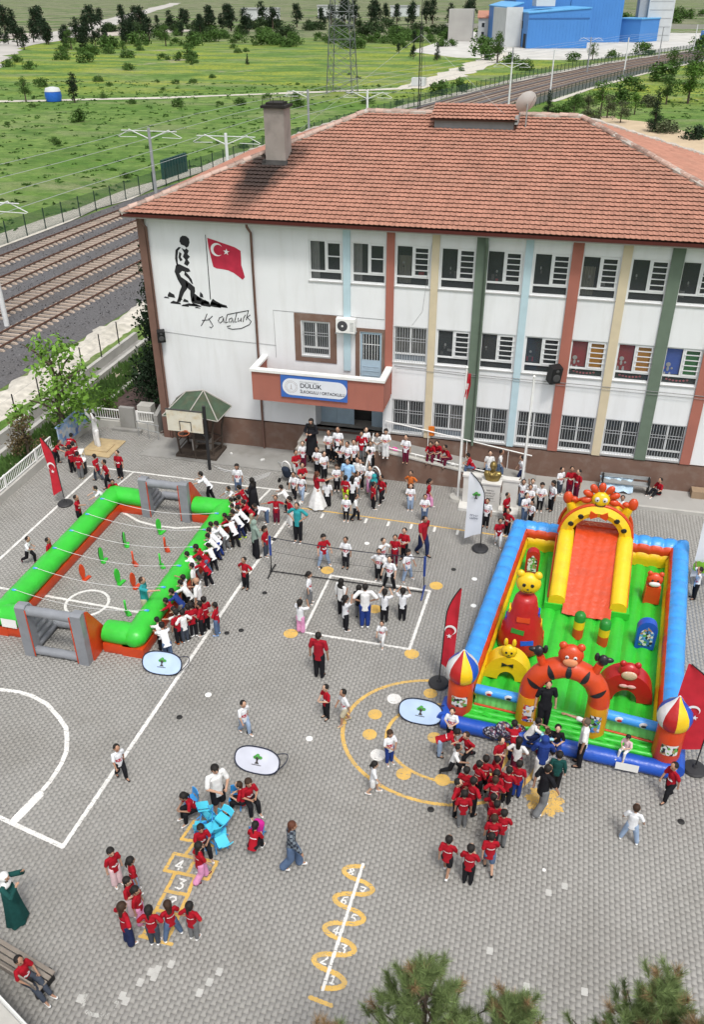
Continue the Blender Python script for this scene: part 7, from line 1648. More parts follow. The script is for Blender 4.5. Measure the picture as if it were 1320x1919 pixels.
def crown(kind, var):
    if (kind, var) not in CR:
        V, F = crown_mesh(kind, 10+var*7); o = np_mesh('crown', V, F, L_bush); CR[kind, var] = o.data; bpy.data.objects.remove(o)
    return CR[kind, var]
def tree(x, y, h, kind, lab, m, grp=None, w_=1.0, cat='tree', trunk=True, var=None):
    var = random.randrange(3) if var is None else var
    t = thing({'bush': 'bush', 'cone': 'conifer_tree', 'pine': 'pine_tree', 'broad': 'broadleaf_tree'}[kind], lab, cat, (x, y, -.08), random.uniform(0, 6.28), grp)
    me = crown(kind, var); o = bpy.data.objects.new('crown', me); link(o, t); o.scale = (h*w_, h*w_, h); o.material_slots[0].link = 'OBJECT'; o.material_slots[0].material = m
    if trunk:
        b = MB(); b.tube([(0, 0, 0), (.01*h, 0, h*.4), (0, .01*h, h*.75)], [.035*h, .022*h, .008*h], 6)
        if kind in ('broad', 'pine'):
            for k in range(7): a = k*.95; z = h*(.28+.07*k); b.tube([(0, 0, z), (.13*h*math.cos(a), .13*h*math.sin(a), z+.12*h), (.22*h*math.cos(a), .22*h*math.sin(a), z+.17*h)], [.014*h, .009*h, .004*h], 5)
        b.build('trunk', M_bark, t)
    return t
def spot(x, y, h):
    d = 'below' if y < 128+.2*max(0, x+110) else 'beyond'; c = x/(y+CAM_D); size = 'low' if h < 1.3 else 'small' if h < 3.4 else 'mid-sized' if h < 6.5 else 'tall'
    i = sum(c > v for v in (-.62, -.52, -.44, -.37, -.30, -.245, -.19, -.13, -.07, 0, .07, .14))
    return size, d+' the path', ('at the far left edge', 'left of the blue tank', 'above the blue tank', 'right of the blue tank', 'left of the first catenary pole', 'above the left roof corner', 'above the chimney', 'just left of the pylon', 'just right of the pylon', 'left of the factory', 'under the blue factory', 'right of the factory', 'at the upper right')[i]
tree(-21.5, -1.7, 5.6, 'broad', 'light green young tree behind the railing in front of the tracks', leaf_mat('fresh_leaf', (.14, .27, .04)), w_=1.0, var=0)
tree(-20.6, 1.0, 1.9, 'broad', 'small green shrub right of the light green tree behind the railing corner', L_broad, w_=1.1, cat='shrub')
tree(-22.3, -3.6, 2.4, 'broad', 'sparse rose shrub with reddish leaves behind the feather flag', leaf_mat('rose_leaf', (.10, .075, .035)), w_=1.0, cat='shrub')
tree(-18.6, 3.4, 8.9, 'cone', 'dark conifer rising beside the left corner of the school', L_dark, w_=.85, var=0)
tree(-20.0, 6.2, 6.6, 'cone', 'second dark conifer behind the school corner, partly hidden', L_dark, w_=1.05, var=1)
# meadow bushes and trees: pixel survey turned into ground positions
FAR = [(-104.8, 129.7, 4.3, 'broad', 'round green tree beside the path left of the blue tank'), (-94.5, 130, 5.0, 'pine', 'dark round pine beside the path right of the blue tank'), (-79.2, 104.3, 3.2, 'bush', 'wide dark bush in the meadow below the path'),
 (-197, 361, 6, 'bush', ''), (-160, 210, 3.2, 'bush', ''), (-148, 202, 3.6, 'bush', ''), (-120, 205, 3, 'bush', ''), (-185, 290, 7, 'broad', ''), (-172, 296, 7.5, 'bush', ''), (-178, 330, 8, 'bush', ''), (-160, 318, 8, 'broad', ''), (-150, 322, 6.5, 'bush', ''), (-140, 345, 6, 'bush', ''), (-125, 330, 8, 'bush', ''), (-112, 335, 6, 'bush', ''),
 (-102, 350, 5, 'bush', ''), (-93, 352, 7, 'bush', ''), (-84, 356, 6.5, 'bush', ''), (-74, 350, 6, 'bush', ''), (-66, 342, 5, 'pine', ''), (-60, 390, 7, 'bush', ''), (-45, 400, 8, 'bush', ''), (-30, 395, 8, 'bush', ''), (-95, 230, 3, 'cone', 'small dark cone bush in the middle of the meadow'), (-52, 262, 4.2, 'pine', 'small dark round tree left of the pylon'), (-44, 258, 5.2, 'cone', 'dark conical tree left of the pylon'), (-62, 290, 3.4, 'pine', ''),
 (-150, 262, 4.5, 'broad', ''), (-132, 150, 2.2, 'bush', ''), (-118, 158, 3, 'bush', ''), (-112, 172, 2.2, 'bush', ''), (-72, 128, 2.4, 'bush', 'green bush just below the path, left'), (-62, 133, 2.2, 'bush', 'dark bush just below the path, middle'), (-50, 131, 2.6, 'bush', 'spreading bush below the path near the ridge'), (-39, 140, 2.2, 'bush', ''),
 (-30, 262, 7, 'bush', 'bush left of the mast top'), (-34, 300, 8, 'bush', ''), (-25, 250, 8, 'broad', 'round green tree behind the mast'), (-21, 245, 5, 'bush', ''), (-16, 225, 4.5, 'bush', ''), (-28, 160, 4.2, 'bush', 'dark bush on the embankment left of the mast'), (-25, 166, 4, 'bush', ''), (-4, 262, 4, 'bush', ''), (2, 268, 5, 'broad', ''), (8, 276, 4, 'bush', ''), (18, 296, 6, 'bush', ''), (40, 330, 8, 'bush', ''), (50, 360, 9, 'bush', ''), (70, 420, 10, 'broad', '')]
nm_i = 0; FARL = {'bush': 'green bush', 'broad': 'leafy green tree', 'pine': 'dark pine', 'cone': 'dark conical tree'}
for (x, y, h, k, lb) in FAR:
    if not in_view([(x, y, h/2)], 30)[0]: continue
    grp = None
    if not lb: z_ = spot(x, y, h); lb = '%s %s in the scrub %s, %s' % (z_[0], FARL[k], z_[1], z_[2])
    tree(x, y, h, k, lb, {'bush': L_bush, 'broad': L_bush, 'pine': L_dark, 'cone': L_dark}[k], 'scattered trees and bushes beyond the railway, '+FARL[k], w_=1.25 if k == 'bush' else 1.0, cat='tree' if k != 'bush' else 'bush', trunk=k != 'bush')
rr = random.Random(21)
def scatter(n, fx, hk, lab, grp, m, kind, w_=1.0, cat='tree'):
    for i in range(n):
        x, y = fx(i); h = hk(i)
        if in_view([(x, y, h*.4)], 10)[0]: z_ = spot(x, y, h); tree(x, y, h, kind, '%s %s, %s' % (z_[0], lab.replace('tall ', ''), z_[2] if rr.random() < 2 else ''), m, grp, w_, cat, trunk=kind != 'bush')
scatter(36, lambda i: (-280+i*3.6+rr.uniform(-6, 6), 440+rr.uniform(-70, 120)), lambda i: rr.uniform(5, 13), 'dark pine in the top belt of trees', 'belt of dark pines at the top left', L_dark, 'pine', 1.25)
scatter(30, lambda i: (-235+i*2.0+rr.uniform(-3, 3), 305+rr.uniform(-20, 50)), lambda i: rr.uniform(4, 9), 'dark tree by the pale road', 'dark trees beside the pale road at upper left', L_dark, 'pine', 1.3)
scatter(16, lambda i: (-150+(i//4)*24+rr.uniform(-7, 7), 560+rr.uniform(-20, 40)), lambda i: rr.uniform(11, 16), 'dark tree at the top', 'tall dark trees at the top centre', L_dark, 'pine', 1.1)
scatter(26, lambda i: (-20+i*7+rr.uniform(-4, 4), 620+rr.uniform(-60, 200)), lambda i: rr.uniform(7, 12), 'distant bush behind the factory', 'bushes on the slope behind the factory', L_bush, 'bush', 1.2, 'bush')
scatter(60, lambda i: (rr.uniform(-200, -50), rr.uniform(310, 440)), lambda i: rr.uniform(3, 8), 'bush at the meadow\'s far side', 'scrub at the far edge of the meadow', L_bush, 'bush', 1.2, 'bush')
scatter(30, lambda i: (rr.uniform(-120, -30), rr.uniform(60, 240)), lambda i: rr.uniform(.8, 1.7), 'low green bush dotted in the meadow', 'low bushes dotted in the meadow', L_bush, 'bush', 1.4, 'bush')
scatter(44, lambda i: (rr.uniform(-270, -60), rr.uniform(390, 520)), lambda i: rr.uniform(4, 9), 'dark bush under the top belt of trees', 'dark scrub under the belt of trees', leaf_mat('scrub_leaf', (.03, .055, .018)), 'bush', 1.3, 'bush')
scatter(26, lambda i: (rr.uniform(-190, -110), rr.uniform(215, 330)), lambda i: rr.uniform(1.5, 5), 'bush in the left part of the meadow', 'bushes in the left part of the meadow', L_bush, 'bush', 1.3, 'bush')
# trees right of the building beyond the roof
for (x, y, h, k, m, lb) in ((19.5, 152, 9, 'broad', L_broad, 'big green tree at the right edge above the roof'), (24, 192, 11, 'broad', L_bush, 'tall bushy tree at the upper right edge'), (-5.0, 124, 6.0, 'cone', L_dark, 'dark conical tree right of the satellite dish'), (-.8, 128, 4.6, 'broad', L_bush, 'green tree in the hedge beyond the ridge'), (1.4, 130, 4.2, 'broad', L_olive, 'olive tree at the left end of the sandy ground'),
  (3.6, 134, 7.2, 'broad', L_broad, 'green leafy tree beyond the right end of the ridge'), (4.6, 127, 5, 'broad', L_olive, 'olive tree with bare trunk beside the sandy patch'), (6.6, 121, 4.6, 'broad', L_olive, 'small dark olive tree standing on the sandy patch'), (11.2, 112, 6.2, 'cone', L_dark, 'dark cypress on the sandy slope beyond the roof'), (12.6, 111, 3.4, 'bush', L_olive, 'low olive bush beside the cypress'), (16.8, 106, 3.4, 'bush', L_dark, 'dark bush at the right edge beyond the roof'),
  (12.0, 146, 4.4, 'bush', L_olive, 'pale grey-green bush on the grass beyond the sandy patch'), (-2.6, 131, 3.8, 'bush', L_bush, 'hedge bush beyond the ridge, left part'), (15.5, 150, 6.5, 'broad', L_bush, 'green tree before the big one at the right edge'), (26, 160, 10, 'broad', L_broad, 'tree crown cut by the right edge'), (-.2, 142, 4.6, 'bush', L_bush, 'green bush by the fence of the railway curve'), (7.5, 150, 5.5, 'bush', L_bush, 'wide green bush close to the railway curve fence'), (10, 175, 6, 'bush', L_bush, 'bush along the fence below the catenary poles'), (17, 200, 8, 'bush', L_bush, 'dark green bush at the bend of the distant fence'), (21, 215, 8, 'broad', L_bush, 'tree beside the distant fence near the upper right corner'), (2.2, 124, 3.4, 'bush', L_olive, 'olive bush at the foot of the leafy tree'), (9.2, 133, 4.5, 'broad', L_broad, 'light green tree between sandy patch and grass')):
    tree(x, y, h*(.75 if y > 120 else .9), k, lb, m, None, 1.4 if k == 'bush' else 1.3 if k == 'broad' else 1.05, 'bush' if k == 'bush' else 'tree', trunk=k != 'bush')
# near pines whose tops reach into the bottom of the view
M_need = mat('pine_needles', (.150, .205, .075), .7, .3, 2, island=.45, spec=.2); M_need_b = mat('dry_needles', (.26, .17, .085), .8, .3, 3, island=.4)
def near_pine(x, y, h, lab, brown=.15, seed=0, spread=.62):
    t = thing('pine_tree', lab, 'tree', (x, y, -.05)); r = np.random.default_rng(seed); rr_ = random.Random(seed); shoots = []
    b = MB(); b.tube([(0, 0, 0), (.05, .05, h*.5), (0, 0, h*.98)], [.16, .10, .015], 8)
    for k in range(3): shoots.append(((0, 0, h-.10-.13*k), (0, 0, 1)))
    for i in range(52):
        z = h-.16-i*.045; a = i*2.4; L = (.10+.068*i**.72)*spread*1.35*rr_.uniform(.7, 1.15); dx, dy = math.cos(a), math.sin(a); e = Vector((dx*L, dy*L, z+.30*L+.05)); b.tube([(0, 0, z-.05), (dx*L*.5, dy*L*.5, z+.1*L), tuple(e)], [.016, .011, .006], 4)
        for f in (1.0, .72, .45): shoots.append((tuple(Vector((0, 0, z)).lerp(e, f)+Vector((rr_.uniform(-.05, .05), rr_.uniform(-.05, .05), 0))), (dx*.55, dy*.55, .8)))
        for k in range(2): f = rr_.uniform(.5, .9); q = Vector((0, 0, z)).lerp(e, f)+Vector((rr_.uniform(-.16, .16), rr_.uniform(-.16, .16), .06)); shoots.append((tuple(q), (dx*.5+rr_.uniform(-.5, .5), dy*.5+rr_.uniform(-.5, .5), .7)))
    b.build('trunk', M_bark, t)
    for nm, mt, sel in (('needles', M_need, lambda i: rr2[i] >= brown), ('dry_needles', M_need_b, lambda i: rr2[i] < brown)):
        rr2 = np.random.default_rng(seed+5).random(len(shoots)); V = []
        for i, (c, d) in enumerate(shoots):
            if not sel(i): continue
            d = np.array(d); d = d/np.linalg.norm(d); n = 150; s = r.uniform(-.12, .06, n); base = np.array(c)+d*s[:, None]; q = r.normal(size=(n, 3)); q -= (q@d)[:, None]*d; q /= np.linalg.norm(q, axis=1)[:, None]
            dr = d*r.uniform(.3, 1.2, (n, 1))+q*r.uniform(.3, 1.0, (n, 1)); dr /= np.linalg.norm(dr, axis=1)[:, None]; L = r.uniform(.09, .16, (n, 1)); sd_ = np.cross(dr, r.normal(size=(n, 3))); sd_ /= np.linalg.norm(sd_, axis=1)[:, None]
            V.append(np.stack([base-sd_*.0026, base+sd_*.0026, base+dr*L], 1))
        if V: V = np.concatenate(V); np_mesh(nm, V.reshape(-1, 3), np.arange(len(V)*3).reshape(-1, 3), mt, t)
    return t
near_pine(-.50, -27.95, 8.92, 'largest near pine, its bushy green top at the bottom centre right', .06, 1, .60)
near_pine(.50, -28.0, 8.80, 'second near pine right of the largest one at the bottom edge', .10, 2, .46)
near_pine(2.02, -27.65, 9.18, 'near pine with brown tips in the bottom right corner', .16, 3, .52)
near_pine(-1.40, -28.40, 8.05, 'near pine with dry brown needles at the bottom centre', .65, 4, .42)
near_pine(.02, -28.45, 8.75, 'low near pine between the two larger ones at the bottom edge', .3, 5, .42)
near_pine(2.45, -28.3, 9.8, 'near pine cut by the right edge with dry brown shoots', .6, 6, .42)
# lattice pylon
py = thing('lattice_pylon', 'tall steel lattice pylon standing in the meadow behind the school', 'pylon', (-48.5, 158, 0)); M_lat = mat('pylon_steel', (.12, .13, .13), .6, .15, metal=.3)
Hh, w0, w1 = 34, 2.7, .9
def leg_at(k, z): s = w0+(w1-w0)*z/Hh; return Vector(((1 if k in (1, 2) else -1)*s, (1 if k in (2, 3) else -1)*s, z))
for k in range(4): b = MB(); b.tube([leg_at(k, 0), leg_at(k, Hh)], .10, 4); b.build('leg', M_lat, py)
b = MB()
for i in range(14):
    z0, z1 = Hh*i/14, Hh*(i+1)/14
    for k in range(4): k2 = (k+1) % 4; b.tube([leg_at(k, z0), leg_at(k2, z1)], .05, 3); b.tube([leg_at(k2, z0), leg_at(k, z1)], .05, 3); b.tube([leg_at(k, z1), leg_at(k2, z1)], .045, 3)
b.build('bracing', M_lat, py, kind='stuff')
# blue factory and its neighbours
M_fb = mat('blue_cladding', (.055, .20, .50), .55, .05, .2); M_fb2 = mat('blue_roof_sheet', (.10, .34, .62), .5, .05, .2); M_fw = mat('factory_white', (.48, .50, .50), .7, .08, .3); M_dark = mat('dark_opening', (.02, .025, .03), .8)
fx = thing('factory_building', 'large blue clad factory with stepped roofs at the top right', 'factory', (-22, 326, 0), .25)
def hall(x0, x1, y0, y1, h0, h1, name):
    b = MB(); b.add([(x0, y0, 0), (x1, y0, 0), (x1, y1, 0), (x0, y1, 0), (x0, y0, h0), (x1, y0, h1), (x1, y1, h1), (x0, y1, h0)], [(0, 1, 5, 4), (1, 2, 6, 5), (2, 3, 7, 6), (3, 0, 4, 7)]); w_ = b.build(name, M_fb, fx)
    b = MB(); b.add([(x0-.3, y0-.3, h0), (x1+.3, y0-.3, h1), (x1+.3, y1+.3, h1), (x0-.3, y1+.3, h0), (x0-.3, y0-.3, h0+.35), (x1+.3, y0-.3, h1+.35), (x1+.3, y1+.3, h1+.35), (x0-.3, y1+.3, h0+.35)], [(3, 2, 1, 0), (4, 5, 6, 7), (0, 1, 5, 4), (1, 2, 6, 5), (2, 3, 7, 6), (3, 0, 4, 7)]); b.build('roof', M_fb2, w_)
    b = MB(); n = int((x1-x0)/1.2)
    for i in range(n): x = x0+(i+.5)*(x1-x0)/n; b.b2(x-.06, x+.06, y0-.07, y0-.01, 0, min(h0, h1)-.1)
    b.build('cladding_rib', M_fb, w_, kind='stuff'); return w_
hall(0, 22, -2, 32, 11.0, 12.5, 'front_hall'); hall(-5, -.2, 10, 60, 12.5, 14, 'left_hall'); hall(24, 45, 38, 66, 30, 30, 'tall_hall'); hall(2, 23.8, 38.2, 66, 18, 18, 'middle_hall')
b = MB(); b.b2(5, 12, 12, 20, 13, 17); b.build('roof_house', M_fw, fx)
b = MB(); b.b2(-6.2, -.2, 9.0, 9.8, 0, 12.8); b.b2(-6.2, -5.2, 9.8, 40, 0, 12.4); b.build('white_annex', M_fw, fx)
for i in range(2): b = MB(); b.b2(-.14, -.08, 8+i*9, 9.6+i*9, 6, 8.4); b.build('window', M_dark, fx)
b = MB(); b.b2(-.14, -.08, .5, 5, 0, 4.5); b.build('door', M_dark, fx)
b = MB(); b.b2(.1, 21.9, -2.12, -2.08, 9.2, 9.6); b.build('trim_band', mat('trim_blue', (.03, .11, .30), .6), fx)
fs = thing('blue_shed', 'small blue shed between the factory and the white silo tower', 'shed', (9.5, 380, 0), -.55); b = MB(); b.b2(0, 12, 0, 16, 0, 8); b.build('wall', M_fb, fs); b = MB(); b.b2(-.3, 12.3, -.3, 16.3, 8.003, 8.4); b.build('roof', M_fb2, fs)
st_ = thing('silo_tower', 'pale concrete tower building with flat roof right of the blue shed', 'tower', (22.5, 386, 0), .1); b = MB(); b.b2(0, 10, 0, 12, 0, 19); b.build('wall', M_fw, st_); b = MB(); b.b2(-2, 5, 2, 9, 19, 22); b.build('upper_room', mat('factory_grey', (.33, .34, .34), .8), st_); b = MB(); b.b2(-3.5, -.02, 2, 10, 0, 16); b.build('side_wing', MATS['factory_grey'], st_)
for i in range(6):
    b = MB(); b.b2(.5, 9.5, -.08, -.02, 2+i*3, 2.2+i*3); b.build('floor_line', MATS['factory_grey'], st_)
b = MB(); b.b2(0, 16, 0, 10, 0, 5); b.quad
fo2 = thing('blue_shed', 'blue shed cut by the upper right edge', 'shed', (42, 345, 0), .1); b.build('wall', M_fb, fo2)
hs_ = thing('grey_house', 'grey block house left of the factory', 'house', (-57, 372, 0), .08); b = MB(); b.b2(0, 10, 0, 12, 0, 11.5); b.build('wall', mat('house_grey', (.36, .35, .33), .85, .1, .2), hs_)
h2 = thing('white_house', 'white house with low red roof between the grey house and factory', 'house', (-46, 384, 0), .08); b = MB(); b.b2(0, 11, 0, 10, 0, 8); b.build('wall', M_fw, h2); b = MB(); b.prism([(-.5, 8), (10.5, 8), (10.5, 8.4), (5, 10.8), (-.5, 8.4)], -.5, 11.5, 'x'); b.build('roof', MATS['clay_roof_tile'], h2)
for i in range(3):
    for j in range(2): b = MB(); b.b2(1.5+i*3, 2.6+i*3, -.1, -.02, 1.5+j*3.3, 3.0+j*3.3); b.build('window', M_dark, h2)
tk = thing('blue_tank', 'small blue water tank with white cover standing by the dirt path', 'tank', (-99.5, 131, 0)); b = MB(); b.lathe([(1.4, 0), (1.6, .9), (1.5, 1.7)], n=16); b.build('tank_body', mat('tank_blue', (.02, .12, .5), .5), tk, smooth=60); b = MB(); b.lathe([(1.55, 1.7), (1.3, 2.3), (.4, 2.5)], n=16); b.build('cover', M_fw, tk, smooth=60)
hb = thing('white_box', 'small white concrete box on the grass left of the mast', 'concrete box', (-35.5, 176, 0)); b = MB(); b.b2(-1.5, 1.5, -1, 1, 0, 1.6); b.build('body', M_fw, hb)
for i, (x, y, w_, d, h) in enumerate(((-245, 640, 26, 16, 7), (-205, 700, 30, 16, 8), (-160, 760, 24, 14, 7))):
    t = thing('far_building', ['long pale low building at the top left edge', 'pale low building behind the dark pines', 'low building behind the top centre trees'][i], 'building', (x, y, 0), .2); b = MB(); b.b2(0, w_, 0, d, 0, h); b.build('wall', M_fw, t); b = MB(); b.b2(-.5, w_+.5, -.5, d+.5, h+.003, h+.8); b.build('roof', MATS['factory_grey'], t)
b = MB(); b.b2(-60, 240, 0, .4, 0, 2.2); o = b.build('far_wall', mat('far_wall_grey', (.30, .29, .26), .9), loc=(-20, 520, 0)); tag(o, 'long grey boundary wall behind the blue factory', 'wall')
